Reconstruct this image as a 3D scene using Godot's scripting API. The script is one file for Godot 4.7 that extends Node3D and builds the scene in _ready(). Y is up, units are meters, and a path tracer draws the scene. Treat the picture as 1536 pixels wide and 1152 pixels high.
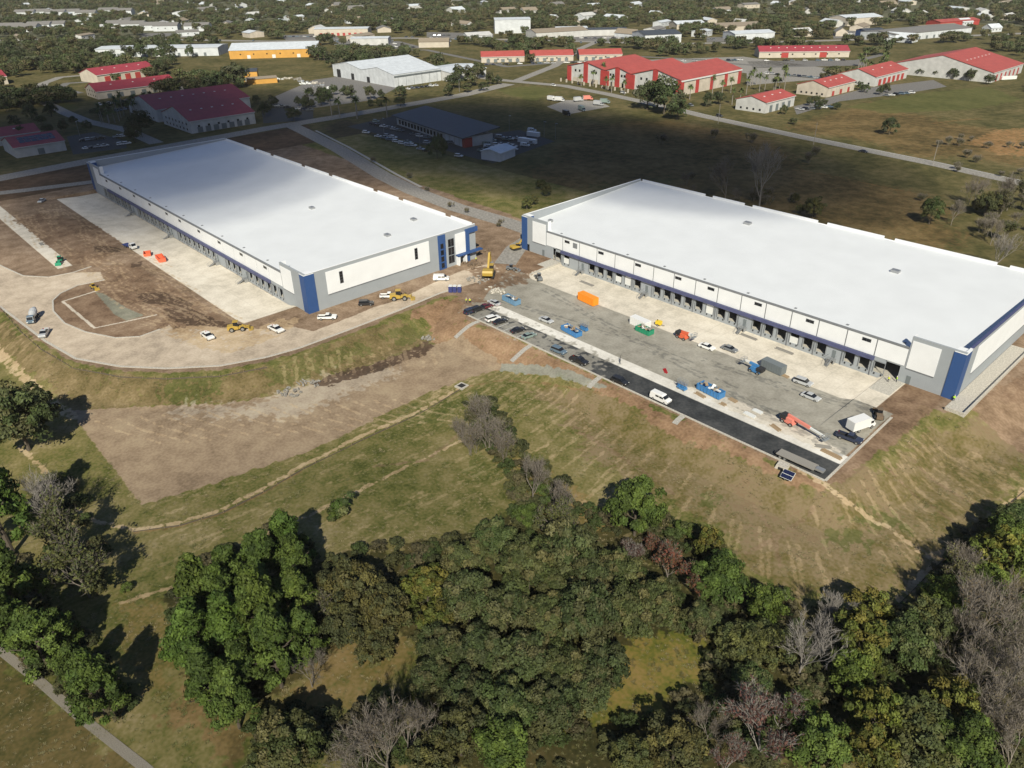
extends Node3D
# An aerial view of two new warehouses, their yards, a storm-water basin, woods in front and a district of red-roofed sheds behind.
# World axes: +X runs along the long sides of both warehouses, +Z is the direction their dock walls face. Units are metres.

var rng := RandomNumberGenerator.new()
var taken := {}
var mats := {}
var PLAT := PackedVector2Array([Vector2(-232, 108.9), Vector2(-95.4, 72.5), Vector2(-74, 69.3), Vector2(-54.9, 68.2), Vector2(-38.1, 66.6), Vector2(-18.5, 63.7), Vector2(-4, 56), Vector2(6.2, 47.3), Vector2(15, 36.2), Vector2(19.4, 24.7), Vector2(21, 15.2), Vector2(20.8, -0.3), Vector2(20.1, -20.1), Vector2(18.8, -37), Vector2(20.8, -42.1), Vector2(37, -32.2), Vector2(51.8, -33.4), Vector2(64.2, -35), Vector2(90.3, -34), Vector2(112.5, -33.1), Vector2(130.8, -33.8), Vector2(144.5, -33.2), Vector2(153.2, -35), Vector2(155.3, -48.1), Vector2(154.6, -80), Vector2(161.6, -81.1), Vector2(163, -93.1), Vector2(166.3, -114.8), Vector2(230, -180), Vector2(500, -330), Vector2(700, -700), Vector2(0, -3000), Vector2(-3500, -3000), Vector2(-3500, 900), Vector2(-500, 400)])

func _ready():
	rng.seed = 4711
	var cam := Camera3D.new()
	cam.name = "camera"
	cam.transform = Transform3D(Basis(Vector3(0.683566, -0.014047, -0.729754), Vector3(-0.357652, 0.865109, -0.351668), Vector3(0.636257, 0.501387, 0.586335)), Vector3(201.964741, 99.022980, 100.518279))
	cam.fov = 53.7342
	cam.near = 1.0
	cam.far = 6000.0
	add_child(cam)
	var env := Environment.new()
	env.background_mode = Environment.BG_SKY
	var sm := ProceduralSkyMaterial.new()
	sm.sky_top_color = Color(0.38, 0.51, 0.73)
	sm.sky_horizon_color = Color(0.74, 0.80, 0.88)
	sm.sky_curve = 0.18
	sm.ground_bottom_color = Color(0.30, 0.30, 0.25)
	sm.ground_horizon_color = Color(0.62, 0.70, 0.76)
	sm.sky_energy_multiplier = 0.62
	sm.sun_angle_max = 12.0
	var sky := Sky.new()
	sky.sky_material = sm
	env.sky = sky
	env.tonemap_mode = Environment.TONE_MAPPER_LINEAR
	env.tonemap_exposure = 1.44
	env.sdfgi_enabled = true
	env.ssao_enabled = true
	env.ssil_enabled = true
	env.fog_enabled = true
	env.fog_density = 0.00005
	env.volumetric_fog_enabled = true
	env.volumetric_fog_density = 0.0
	env.fog_light_color = Color(0.90, 0.89, 0.85)
	var we := WorldEnvironment.new()
	we.name = "daylight"
	we.environment = env
	add_child(we)
	var sun := DirectionalLight3D.new()
	sun.name = "sun"
	sun.light_energy = 1.42
	sun.light_color = Color(1.0, 0.975, 0.90)
	sun.light_angular_distance = 0.5
	sun.shadow_enabled = true
	add_child(sun)
	var to_sun := Vector3(0.75, 0.0, 0.66).normalized() * cos(deg_to_rad(39.0)) + Vector3(0, sin(deg_to_rad(39.0)), 0)
	sun.look_at_from_position(to_sun * 100.0, Vector3.ZERO, Vector3.UP)
	make_materials()
	make_ground()
	make_pavements()
	make_warehouses()
	make_far_buildings()
	make_vehicles()
	make_site_things()
	make_trees()
	make_grass()
	make_clouds(to_sun)

# ------------------------------------------------------------------ small helpers
func numbered(n: String) -> String:
	if not taken.has(n):
		taken[n] = 0
		return n
	taken[n] += 1
	return "%s_%03d" % [n, taken[n]]

func thing(called: String, label: String, category: String, at := Vector3.ZERO, turn := 0.0, group := "") -> Node3D:
	var o := Node3D.new()
	o.name = numbered(called)
	add_child(o)
	o.position = at
	o.rotation.y = turn
	tag(o, label, category, group)
	return o

func tag(o: Node, label: String, category: String, group := "") -> void:
	o.set_meta("label", label)
	o.set_meta("category", category)
	if group != "":
		o.set_meta("group", group)

func part(parent: Node, called: String, mesh: Mesh, m: Material, at := Vector3.ZERO) -> MeshInstance3D:
	var o := MeshInstance3D.new()
	o.name = called
	o.mesh = mesh
	o.material_override = m
	o.position = at
	if parent == self:
		o.name = numbered(called)
		add_child(o)
	else:
		var n := 0
		var want := called
		while parent.has_node(NodePath(want)):
			n += 1
			want = "%s_%03d" % [called, n]
		o.name = want
		parent.add_child(o)
	return o

func structure(called: String, mesh: Mesh, m: Material, at := Vector3.ZERO) -> MeshInstance3D:
	var o := part(self, called, mesh, m, at)
	o.set_meta("kind", "structure")
	return o

func copy_of(proto: Node3D, label: String, at: Vector3, turn: float, group := "", size := 1.0) -> Node3D:
	var o: Node3D = proto.duplicate()
	o.name = numbered(String(proto.name).rstrip("0123456789").rstrip("_"))
	add_child(o)
	o.position = at
	o.rotation = Vector3(0, turn, 0)
	o.scale = Vector3.ONE * size
	o.set_meta("label", label)
	if group != "":
		o.set_meta("group", group)
	return o

class Shape:
	var v := PackedVector3Array()
	var n := PackedVector3Array()
	var c := PackedColorArray()
	var u := PackedVector2Array()
	var tint := Color.WHITE
	var usecol := false
	var uvo := Vector2.ZERO
	var uvs := Vector2.ZERO
	func tri(a: Vector3, b: Vector3, d: Vector3, nn := Vector3.ZERO) -> void:
		# a, b, d run counter-clockwise seen from outside
		if nn == Vector3.ZERO:
			nn = (b - a).cross(d - a).normalized()
		v.push_back(a); v.push_back(d); v.push_back(b)
		n.push_back(nn); n.push_back(nn); n.push_back(nn)
		if usecol:
			c.push_back(tint); c.push_back(tint); c.push_back(tint)
		if uvs != Vector2.ZERO:
			for p in [a, d, b]:
				u.push_back(Vector2((p.x - uvo.x) * uvs.x, (p.z - uvo.y) * uvs.y))
	func quad(a: Vector3, b: Vector3, d: Vector3, e: Vector3) -> void:
		tri(a, b, d)
		tri(a, d, e)
	func box(lo: Vector3, hi: Vector3, t := Transform3D.IDENTITY) -> void:
		var p := []
		for i in 8:
			p.append(t * Vector3(hi.x if i & 1 else lo.x, hi.y if i & 2 else lo.y, hi.z if i & 4 else lo.z))
		quad(p[4], p[5], p[7], p[6])
		quad(p[1], p[0], p[2], p[3])
		quad(p[5], p[1], p[3], p[7])
		quad(p[0], p[4], p[6], p[2])
		quad(p[6], p[7], p[3], p[2])
		quad(p[0], p[1], p[5], p[4])
	func cbox(cen: Vector3, s: Vector3, t := Transform3D.IDENTITY) -> void:
		box(cen - s * 0.5, cen + s * 0.5, t)
	# side profile in the x-y plane (counter-clockwise seen from +z), extruded from z0 to z1; top inset narrows upper points
	func prism(poly: PackedVector2Array, z0: float, z1: float, t := Transform3D.IDENTITY, inset := 0.0, y0 := 0.0, y1 := 1.0) -> void:
		var f := []
		var b := []
		for q in poly:
			var k: float = clampf((q.y - y0) / (y1 - y0), 0, 1) * inset
			f.append(t * Vector3(q.x, q.y, z1 - k))
			b.append(t * Vector3(q.x, q.y, z0 + k))
		var idx := Geometry2D.triangulate_polygon(poly)
		for i in range(0, idx.size(), 3):
			var A := idx[i]
			var B := idx[i + 1]
			var D := idx[i + 2]
			if (poly[B] - poly[A]).cross(poly[D] - poly[A]) < 0:
				var s := B
				B = D
				D = s
			tri(f[A], f[B], f[D])
			tri(b[A], b[D], b[B])
		for i in poly.size():
			var j := (i + 1) % poly.size()
			quad(f[i], b[i], b[j], f[j])
	func tube(a: Vector3, b: Vector3, ra: float, rb: float, sides := 6, caps := true) -> void:
		var ax := (b - a).normalized()
		var s := ax.cross(Vector3.UP if absf(ax.y) < 0.9 else Vector3.RIGHT).normalized()
		var r := s.cross(ax)
		for i in sides:
			var w0 := TAU * i / sides
			var w1 := TAU * (i + 1) / sides
			var d0 := s * cos(w0) + r * sin(w0)
			var d1 := s * cos(w1) + r * sin(w1)
			quad(a + d1 * ra, a + d0 * ra, b + d0 * rb, b + d1 * rb)
			if caps:
				tri(b, b + d1 * rb, b + d0 * rb)
				tri(a, a + d0 * ra, a + d1 * ra)
	func mesh() -> ArrayMesh:
		var m := ArrayMesh.new()
		add_to(m)
		return m
	func add_to(m: ArrayMesh) -> void:
		if v.is_empty():
			return
		var ar := []
		ar.resize(Mesh.ARRAY_MAX)
		ar[Mesh.ARRAY_VERTEX] = v
		ar[Mesh.ARRAY_NORMAL] = n
		if usecol:
			ar[Mesh.ARRAY_COLOR] = c
		if uvs != Vector2.ZERO:
			ar[Mesh.ARRAY_TEX_UV] = u
		m.add_surface_from_arrays(Mesh.PRIMITIVE_TRIANGLES, ar)

func bx(lo: Vector3, hi: Vector3) -> ArrayMesh:
	var s := Shape.new()
	s.box(lo, hi)
	return s.mesh()

func lin(r: float, g: float, b: float) -> Color:
	return Color(r, g, b).linear_to_srgb()

func mat(key: String, col := Color.WHITE, rough := 0.8, metal := 0.0, spec := 0.5) -> StandardMaterial3D:
	if mats.has(key):
		return mats[key]
	var m := StandardMaterial3D.new()
	m.resource_name = key
	m.albedo_color = col
	m.roughness = rough
	m.metallic = metal
	m.metallic_specular = spec
	mats[key] = m
	return m

func grain_texture(period: float, octaves: int, lo: float, hi: float, sd: int, size := 512) -> ImageTexture:
	var f := FastNoiseLite.new()
	f.seed = sd
	f.noise_type = FastNoiseLite.TYPE_SIMPLEX_SMOOTH
	f.frequency = 1.0 / period
	f.fractal_octaves = octaves
	var im := f.get_seamless_image(size, size)
	im.convert(Image.FORMAT_RGB8)
	var d := im.get_data()
	for i in d.size():
		d[i] = int(255.0 * (lo + (hi - lo) * d[i] / 255.0))
	return ImageTexture.create_from_image(Image.create_from_data(size, size, false, Image.FORMAT_RGB8, d))

func grained(key: String, col: Color, rough: float, tex: Texture2D, metres: float) -> StandardMaterial3D:
	var m := mat(key, col, rough)
	m.albedo_texture = tex
	m.uv1_triplanar = true
	m.uv1_world_triplanar = true
	m.uv1_scale = Vector3.ONE / metres
	return m

var tex_soft: ImageTexture
var tex_fine: ImageTexture
var tex_roof: ImageTexture
func make_materials() -> void:
	tex_soft = grain_texture(130.0, 5, 0.86, 1.0, 3)
	tex_roof = grain_texture(110.0, 4, 0.965, 1.0, 4)
	tex_fine = grain_texture(24.0, 4, 0.72, 1.0, 5)
	grained("white_wall", lin(0.74, 0.755, 0.775), 0.7, tex_roof, 23.0)
	grained("grey_wall", lin(0.30, 0.325, 0.35), 0.8, tex_roof, 19.0)
	grained("trim_grey", lin(0.20, 0.21, 0.225), 0.7, tex_soft, 19.0)
	grained("blue_wall", lin(0.026, 0.075, 0.22), 0.6, tex_roof, 17.0)
	grained("band_blue", lin(0.075, 0.085, 0.185), 0.6, tex_soft, 17.0)
	grained("roof_white", lin(0.675, 0.695, 0.715), 0.5, tex_roof, 61.0)
	grained("concrete", lin(0.56, 0.53, 0.47), 0.9, tex_fine, 11.0)
	grained("kerb", lin(0.60, 0.56, 0.49), 0.9, tex_fine, 11.0)
	grained("asphalt", lin(0.105, 0.105, 0.11), 0.9, tex_fine, 9.0)
	grained("road_grey", lin(0.20, 0.19, 0.18), 0.9, tex_fine, 31.0)
	grained("road_pale", lin(0.33, 0.31, 0.28), 0.9, tex_fine, 31.0)
	grained("lot_dark", lin(0.062, 0.064, 0.066), 0.9, tex_fine, 31.0)
	grained("red_roof", lin(0.42, 0.085, 0.07), 0.6, tex_soft, 27.0)
	grained("crimson_roof", lin(0.33, 0.045, 0.06), 0.6, tex_soft, 27.0)
	grained("red_wall", lin(0.42, 0.05, 0.045), 0.7, tex_soft, 27.0)
	grained("cream_wall", lin(0.56, 0.50, 0.42), 0.8, tex_soft, 27.0)
	grained("pale_wall", lin(0.55, 0.55, 0.54), 0.8, tex_soft, 27.0)
	grained("metal_wall", lin(0.62, 0.65, 0.68), 0.6, tex_soft, 27.0)
	grained("metal_roof", lin(0.66, 0.70, 0.74), 0.45, tex_soft, 27.0)
	grained("slate_roof", lin(0.062, 0.072, 0.088), 0.55, tex_soft, 27.0)
	grained("grey_roof", lin(0.24, 0.23, 0.22), 0.8, tex_fine, 17.0)
	grained("tan_roof", lin(0.34, 0.28, 0.21), 0.8, tex_fine, 17.0)
	grained("orange_wall", lin(0.62, 0.33, 0.07), 0.8, tex_soft, 27.0)
	grained("bark", lin(0.13, 0.105, 0.08), 0.95, tex_fine, 3.0)
	grained("pale_bark", lin(0.34, 0.31, 0.28), 0.95, tex_fine, 3.0)
	grained("twig", lin(0.26, 0.225, 0.19), 0.95, tex_fine, 3.0)
	grained("gravel", lin(0.30, 0.27, 0.22), 0.95, tex_fine, 4.0)
	grained("stone", lin(0.33, 0.31, 0.28), 0.95, tex_fine, 3.0)
	grained("dirt", lin(0.19, 0.135, 0.09), 0.95, tex_fine, 5.0)
	grained("wood", lin(0.42, 0.30, 0.18), 0.9, tex_fine, 2.0)
	mat("glass_dark", lin(0.012, 0.014, 0.018), 0.08, 0.0, 0.5)
	mat("dark", lin(0.02, 0.02, 0.022), 0.7)
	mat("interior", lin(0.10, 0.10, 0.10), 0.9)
	mat("door_grey", lin(0.14, 0.16, 0.17), 0.6)
	mat("door_white", lin(0.62, 0.63, 0.62), 0.6)
	mat("metal", lin(0.38, 0.39, 0.40), 0.45, 0.6)
	mat("rail", lin(0.30, 0.32, 0.33), 0.5, 0.3)
	mat("rubber", lin(0.018, 0.018, 0.018), 0.9)
	mat("rim", lin(0.42, 0.43, 0.44), 0.35, 0.7)
	mat("headlamp", lin(0.75, 0.75, 0.72), 0.15)
	mat("tail_red", lin(0.35, 0.015, 0.012), 0.2)
	mat("solar", lin(0.012, 0.016, 0.05), 0.15)

func paint(key: String, r: float, g: float, b: float, rough := 0.35) -> StandardMaterial3D:
	var m := mat("paint " + key, lin(r, g, b), rough)
	m.clearcoat_enabled = rough < 0.4
	m.clearcoat = 0.5
	m.clearcoat_roughness = 0.1
	return m

# ------------------------------------------------------------------ the lie of the land
func seg(a: float, b: float, x: float) -> float:
	var t := clampf((x - a) / (b - a), 0.0, 1.0)
	return t * t * (3.0 - 2.0 * t)

func outside_by(x: float, z: float) -> float:
	var d := 1e9
	var inside := false
	var n := PLAT.size()
	var p := Vector2(x, z)
	for i in n:
		var a := PLAT[i]
		var b := PLAT[(i + 1) % n]
		var e := b - a
		var w := p - a
		var t := clampf(w.dot(e) / e.dot(e), 0.0, 1.0)
		d = minf(d, (w - e * t).length_squared())
		if (a.y > z) != (b.y > z) and x < (b.x - a.x) * (z - a.y) / (b.y - a.y) + a.x:
			inside = not inside
	d = sqrt(d)
	return -d if inside else d

func land(x: float, z: float) -> float:
	var h := 0.0
	if z > -240.0 and x > -500.0:
		var d := outside_by(x, z)
		h = -4.2 * seg(0, 13, d) - 2.3 * seg(13, 48, d)
	if x > -200 and x < -8 and z > -2 and z < 24:
		h -= 1.2 * clampf((24 - z) / 16, 0, 1) * minf(clampf((-9 - x) / 4, 0, 1), clampf((x + 201) / 2, 0, 1))
	if x > 24 and x < 141.5 and z > -90 and z < -50:
		h -= 1.2 * clampf((-50 - z) / 18, 0, 1) * minf(clampf((x - 24) / 1.6, 0, 1), clampf((141.5 - x) / 1.6, 0, 1))
	return h

func on_land(x: float, z: float, up := 0.0) -> Vector3:
	return Vector3(x, land(x, z) + up, z)

# ------------------------------------------------------------------ ground cover, worked out per square in world coordinates
func field_noise(sd: int, metres: float, oct: int, o: Vector2, px: float, w: int, h: int, stretch := Vector2.ONE) -> PackedByteArray:
	var f := FastNoiseLite.new()
	f.seed = sd
	f.noise_type = FastNoiseLite.TYPE_SIMPLEX
	f.frequency = px / metres
	f.fractal_octaves = oct
	f.offset = Vector3(o.x / px, o.y / px, 0)
	return f.get_image(w, h, false, false, false).get_data()

func ramp(cols: Array, gain := 1.9) -> PackedByteArray:
	var out := PackedByteArray()
	out.resize(768)
	for i in 256:
		var t := clampf(((i - 128) * gain + 128) / 255.0, 0, 1) * (cols.size() - 1)
		var k := mini(int(t), cols.size() - 2)
		var f := t - k
		for j in 3:
			out[i * 3 + j] = int(lerpf(cols[k][j], cols[k + 1][j], f))
	return out

# zones: [ramp, polygons (world x, z), blur in metres, raggedness, strength 0-256]
func ground_map(o: Vector2, px: float, w: int, h: int, base: PackedByteArray, zones: Array) -> ImageTexture:
	var n0 := field_noise(11, 1.1, 2, o, px, w, h)
	var n1 := field_noise(12, 7.0, 4, o, px, w, h)
	var n2 := field_noise(13, 42.0, 4, o, px, w, h)
	var n3 := field_noise(14, 3.2, 4, o, px, w, h)
	var d := PackedByteArray()
	d.resize(w * h * 3)
	var mixd := PackedByteArray()
	mixd.resize(w * h)
	var k := 0
	for i in w * h:
		var m := (n0[i] * 2 + n1[i] * 3 + n2[i] * 3) >> 3
		mixd[i] = m
		m *= 3
		d[k] = base[m]
		d[k + 1] = base[m + 1]
		d[k + 2] = base[m + 2]
		k += 3
	for zn in zones:
		var lo := Vector2(1e9, 1e9)
		var hi := Vector2(-1e9, -1e9)
		var im := Image.create_empty(w, h, false, Image.FORMAT_L8)
		for poly in zn[1]:
			var q := PackedVector2Array()
			for p in poly:
				var r: Vector2 = (p - o) / px
				q.append(r)
				lo = lo.min(r)
				hi = hi.max(r)
			for y in range(maxi(0, int(floor(_min_y(q)))), mini(h, int(ceil(_max_y(q))) + 1)):
				var xs := []
				var yy := y + 0.5
				for i in q.size():
					var a := q[i]
					var b := q[(i + 1) % q.size()]
					if (a.y > yy) != (b.y > yy):
						xs.append(a.x + (b.x - a.x) * (yy - a.y) / (b.y - a.y))
				xs.sort()
				for i in range(0, xs.size() - 1, 2):
					var xa := maxi(0, roundi(xs[i]))
					var xb := mini(w, roundi(xs[i + 1]))
					if xb > xa:
						im.fill_rect(Rect2i(xa, y, xb - xa, 1), Color.WHITE)
		var s := maxi(1, roundi(zn[2] / px))
		var grow := 3 * s + 2
		var x0 := clampi(int(lo.x) - grow, 0, w)
		var x1 := clampi(int(hi.x) + grow, 0, w)
		var y0 := clampi(int(lo.y) - grow, 0, h)
		var y1 := clampi(int(hi.y) + grow, 0, h)
		if x1 <= x0 or y1 <= y0:
			continue
		if s > 1:
			im.resize(maxi(4, w / s), maxi(4, h / s), Image.INTERPOLATE_BILINEAR)
			im.resize(w, h, Image.INTERPOLATE_CUBIC)
		var mk := im.get_data()
		var rp: PackedByteArray = zn[0]
		var rag: int = zn[3]
		var most: int = zn[4]
		for y in range(y0, y1):
			var i := y * w + x0
			for x in range(x0, x1):
				var m := mk[i]
				if m > 8:
					var t := m + ((n3[i] - 128) * rag >> 4)
					if t > 96:
						var a := (t - 96) * 4
						a = (256 if a > 256 else a) * most >> 8
						var c := mixd[i] * 3
						var j := i * 3
						d[j] = d[j] + ((rp[c] - d[j]) * a >> 8)
						d[j + 1] = d[j + 1] + ((rp[c + 1] - d[j + 1]) * a >> 8)
						d[j + 2] = d[j + 2] + ((rp[c + 2] - d[j + 2]) * a >> 8)
				i += 1
	return ImageTexture.create_from_image(Image.create_from_data(w, h, false, Image.FORMAT_RGB8, d))

func _min_y(q: PackedVector2Array) -> float:
	var m := 1e9
	for p in q:
		m = minf(m, p.y)
	return m

func _max_y(q: PackedVector2Array) -> float:
	var m := -1e9
	for p in q:
		m = maxf(m, p.y)
	return m

func strip(pts: Array, width: float) -> Array:
	return Geometry2D.offset_polyline(PackedVector2Array(pts), width * 0.5, Geometry2D.JOIN_ROUND, Geometry2D.END_ROUND)

func rect(x0: float, x1: float, z0: float, z1: float) -> PackedVector2Array:
	return PackedVector2Array([Vector2(x0, z0), Vector2(x1, z0), Vector2(x1, z1), Vector2(x0, z1)])

func poly(a: Array) -> PackedVector2Array:
	var o := PackedVector2Array()
	for i in range(0, a.size(), 2):
		o.append(Vector2(a[i], a[i + 1]))
	return o

func near_zones() -> Array:
	var z := []
	var grass_tan := ramp([[84, 80, 44], [102, 92, 56], [116, 102, 74], [128, 112, 87], [122, 104, 80]])
	var dirt := ramp([[88, 70, 55], [112, 91, 73], [130, 108, 88], [148, 126, 104]])
	var basin := ramp([[114, 98, 80], [134, 116, 96], [147, 129, 107], [157, 140, 116]])
	var sand := ramp([[150, 128, 100], [176, 154, 124], [190, 170, 142]])
	var pale := ramp([[158, 148, 134], [172, 163, 150], [186, 177, 164], [194, 186, 172]])
	var wet := ramp([[58, 47, 38], [76, 61, 50], [92, 76, 62]])
	var green := ramp([[62, 72, 32], [78, 86, 42], [94, 97, 54]])
	var road := ramp([[152, 139, 123], [174, 159, 141], [187, 172, 153], [199, 185, 167]])
	var court := ramp([[176, 169, 156], [194, 186, 172], [206, 198, 184], [214, 207, 194]])
	var lot := ramp([[122, 118, 109], [139, 135, 125], [150, 146, 136], [161, 157, 146]])
	var black := ramp([[46, 48, 50], [57, 59, 61], [70, 71, 72], [84, 84, 84]])
	var white := ramp([[188, 184, 176], [206, 202, 194], [220, 217, 210]])
	var straw := ramp([[84, 82, 42], [108, 97, 56], [126, 108, 70], [136, 116, 80]])
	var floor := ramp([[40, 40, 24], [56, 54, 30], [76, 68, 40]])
	var wood := ramp([[92, 72, 50], [120, 96, 66], [140, 112, 80]])
	z.append([grass_tan, [poly([74.4, -25, 94.3, -29.5, 115.7, -29, 137.5, -28.8, 153.6, -33.3, 158.1, -52, 162.2, -78.5, 173.6, -94.1, 181.3, -73.1, 178, -42, 176.7, -20.5, 172.9, -10.1, 162.2, -5.9, 149.8, -7.7, 139.9, -8.5, 125.9, -11.1, 112, -9.4, 95.7, -15.6])], 5.0, 20, 235])
	z.append([wood, [poly([97.7, 83.9, 116.7, 78.8, 122.4, 79.4, 118.5, 85.1, 104.7, 87.8])], 4.0, 26, 170])
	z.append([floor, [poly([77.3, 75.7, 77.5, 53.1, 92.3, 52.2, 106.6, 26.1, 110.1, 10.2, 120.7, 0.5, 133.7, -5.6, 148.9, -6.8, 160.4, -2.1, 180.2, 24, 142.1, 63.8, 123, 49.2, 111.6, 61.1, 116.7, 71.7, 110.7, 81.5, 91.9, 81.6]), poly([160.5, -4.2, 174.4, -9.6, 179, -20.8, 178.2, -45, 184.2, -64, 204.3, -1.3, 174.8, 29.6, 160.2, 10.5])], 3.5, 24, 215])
	z.append([straw, [poly([112.4, 65.5, 113.3, 59.4, 118.6, 51.7, 124.9, 53.5, 124.7, 61.5, 125.5, 69.6, 123.2, 75.3, 117, 73.1]), poly([89.7, 3.5, 97.5, -0, 115.8, -0.7, 127, 5.6, 122, 10.3, 104.8, 9.1]), poly([75.5, 85, 82.4, 79, 97.3, 84.3, 102, 88.9, 85.3, 88.4])], 3.0, 30, 230])
	z.append([ramp([[78, 86, 34], [104, 103, 46], [130, 114, 62], [142, 120, 74]]), [poly([147.3, 23.9, 150.8, 17, 157, 13.8, 161.8, 20.8, 160.3, 29.7, 157.5, 37.8, 151.1, 46.2, 149.8, 37.1])], 2.5, 30, 240])
	z.append([ramp([[84, 74, 48], [104, 91, 62], [120, 104, 76], [138, 121, 93]]), [poly([-75.5, 73, -50.1, 69.4, -34.7, 67.6, -16, 64.5, -1.8, 56.8, 8.2, 48.2, 17.7, 36.6, 21.3, 25.7, 23, 16.4, 22.7, 0.9, 22.3, -18.5, 34.2, -19.4, 34.5, 0.1, 32.4, 18.3, 30.5, 29.3, 25.4, 41, 8.7, 61.5, 0.7, 71.4, -20.5, 72.5, -47, 76.4])], 2.0, 26, 250])
	z.append([green, [poly([157.7, -25.4, 162.5, -31.3, 167.2, -27.3, 163.5, -20.9]), poly([160.9, -34.2, 166.1, -41.9, 169.6, -36.9, 164.1, -30.9]), poly([133.6, -17.4, 138.5, -20.1, 140.5, -15.9, 136.4, -13.5]), poly([86.9, 9.4, 95.1, 2, 102.6, 4.9, 91.2, 13.1]), poly([56.9, 7, 64.8, -4.6, 72, -0.9, 66.3, 9.8]), poly([5.3, 48.7, 17, 36.2, 24.4, 40.4, 16.3, 50.4])], 3.5, 44, 150])
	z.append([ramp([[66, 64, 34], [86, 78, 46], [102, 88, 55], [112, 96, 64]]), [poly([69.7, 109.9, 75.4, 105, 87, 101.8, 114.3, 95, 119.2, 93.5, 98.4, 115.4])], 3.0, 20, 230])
	# runnels down the bank of the parking strip and long mowing streaks over the meadow
	var fans := []
	for i in 90:
		var s := 0.5 + 0.5 * sin(i * 17.13)
		var q := 0.5 + 0.5 * sin(i * 5.71)
		var along := s * 150.0
		var a := Vector2(56 + along, -29)
		var dr := Vector2(0.12, 1)
		if along > 100.0:
			a = Vector2(157, -32 - (along - 100.0) * 0.9)
			dr = Vector2(1, 0.25)
		dr = dr.normalized().lerp(Vector2(0.75, 0.66), clampf(1.0 - absf(along - 100.0) / 40.0, 0, 1) * 0.9).normalized()
		a += dr * q * 16.0
		var ln := 6.0 + 16.0 * absf(sin(i * 2.9))
		fans += strip([a, a + dr.rotated(0.06 * sin(i * 1.7)) * ln], 0.3 + 0.5 * absf(sin(i * 3.3)))
	z.append([sand, fans, 0.5, 44, 95])
	var mows := []
	var md := (Vector2(76.6, 0.7) - Vector2(67, 75.6)).normalized()
	for i in 110:
		var s := 0.5 + 0.5 * sin(i * 11.7)
		var q := sin(i * 29.3)
		var a: Vector2 = Vector2(67, 75.6).lerp(Vector2(76.6, 0.7), s) + md.orthogonal() * q * 24.0
		mows += strip([a, a + md.rotated(0.08 * sin(i * 4.1)) * (3.0 + 9.0 * absf(sin(i * 2.2)))], 0.3 + 0.4 * absf(sin(i * 6.1)))
	z.append([sand, mows, 0.4, 60, 90])
	z.append([ramp([[98, 81, 65], [120, 101, 83], [137, 117, 98], [154, 135, 115]]), [poly([-95.4, 72.5, -74, 69.3, -54.9, 68.2, -38.1, 66.6, -18.5, 63.7, -4, 56, 6.2, 47.3, 15, 36.2, 19.4, 24.7, 21, 15.2, 20.8, -0.3, 20.1, -20.1, 18.8, -37, 20.8, -42.1, 37, -32.2, 51.8, -33.4, 64.2, -35, 90.3, -34, 112.5, -33.1, 130.8, -33.8, 144.5, -33.2, 153.2, -35, 155.3, -48.1, 154.6, -80, 161.6, -81.1, 163, -93.1, 190, -120, 172, -163, 0, -163, -10, -112, -212, -118, -212, 80])], 1.2, 14, 256])
	z.append([ramp([[104, 82, 62], [128, 103, 80], [144, 118, 93], [158, 132, 106]]), [poly([22.6, -20.3, 19.5, -31, 22.6, -42.4, 38.1, -32.1, 51.8, -33.4, 72.5, -34.6, 90.5, -33.7, 112.8, -32.6, 132.7, -33.5, 144.9, -32.4, 153, -34.5, 153.7, -31.8, 146.6, -29.8, 133.9, -29.2, 116.3, -28.2, 98.4, -29.8, 82.4, -29.6, 64.4, -24.3, 56.7, -13.7, 45.6, -10.5, 38.6, -18.9, 26, -25.9])], 2.0, 22, 250])
	z.append([dirt, [poly([149.3, -61, 144.7, -87.8, 156.9, -88.3, 156.2, -79.9, 156.2, -55.9, 155.4, -36.2, 152.9, -34.1, 151.9, -41.1]), poly([162.9, -86.8, 163.2, -97, 167.4, -118.5, 179.5, -81.5, 171.2, -84.6])], 1.5, 18, 250])
	z.append([green, [poly([25.4, -10, 23.9, -21.9, 27, -21.1, 33.8, -22.3, 31.7, -11.3]), poly([20.4, 25.2, 23.1, 18.6, 24.3, 2, 28.3, -4.3, 30.9, 2.2, 29.8, 24.9, 27, 29.2])], 2.5, 44, 130])
	z.append([basin, [poly([0.4, 71.2, 8.4, 61.4, 25.7, 41.1, 31, 29.2, 32.4, 18.3, 34.8, 0.3, 36.3, -17.8, 41.5, -26.5, 59.2, -25.3, 63.1, -24.7, 59.7, -13.6, 56.8, -1.8, 57.3, 15.8, 57.4, 36.9, 53.7, 55.4, 49.8, 71.2, 29.8, 71.4])], 1.0, 16, 256])
	z.append([pale, [poly([33.5, 29, 33.5, 8.4, 40.5, -2.6, 44, -2.4, 44.3, 6.8, 43.1, 24.7, 37.7, 38.7, 25.6, 47.4, 25.4, 56, 19.5, 53.6])], 6.0, 22, 120])
	z.append([wet, [poly([32.1, 19.2, 32.9, 8, 34.5, 0.1, 34.2, -19.4, 37, -20.2, 40.2, -14.7, 39.2, 1.1, 36.6, 16.7])], 1.2, 30, 215])
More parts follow.
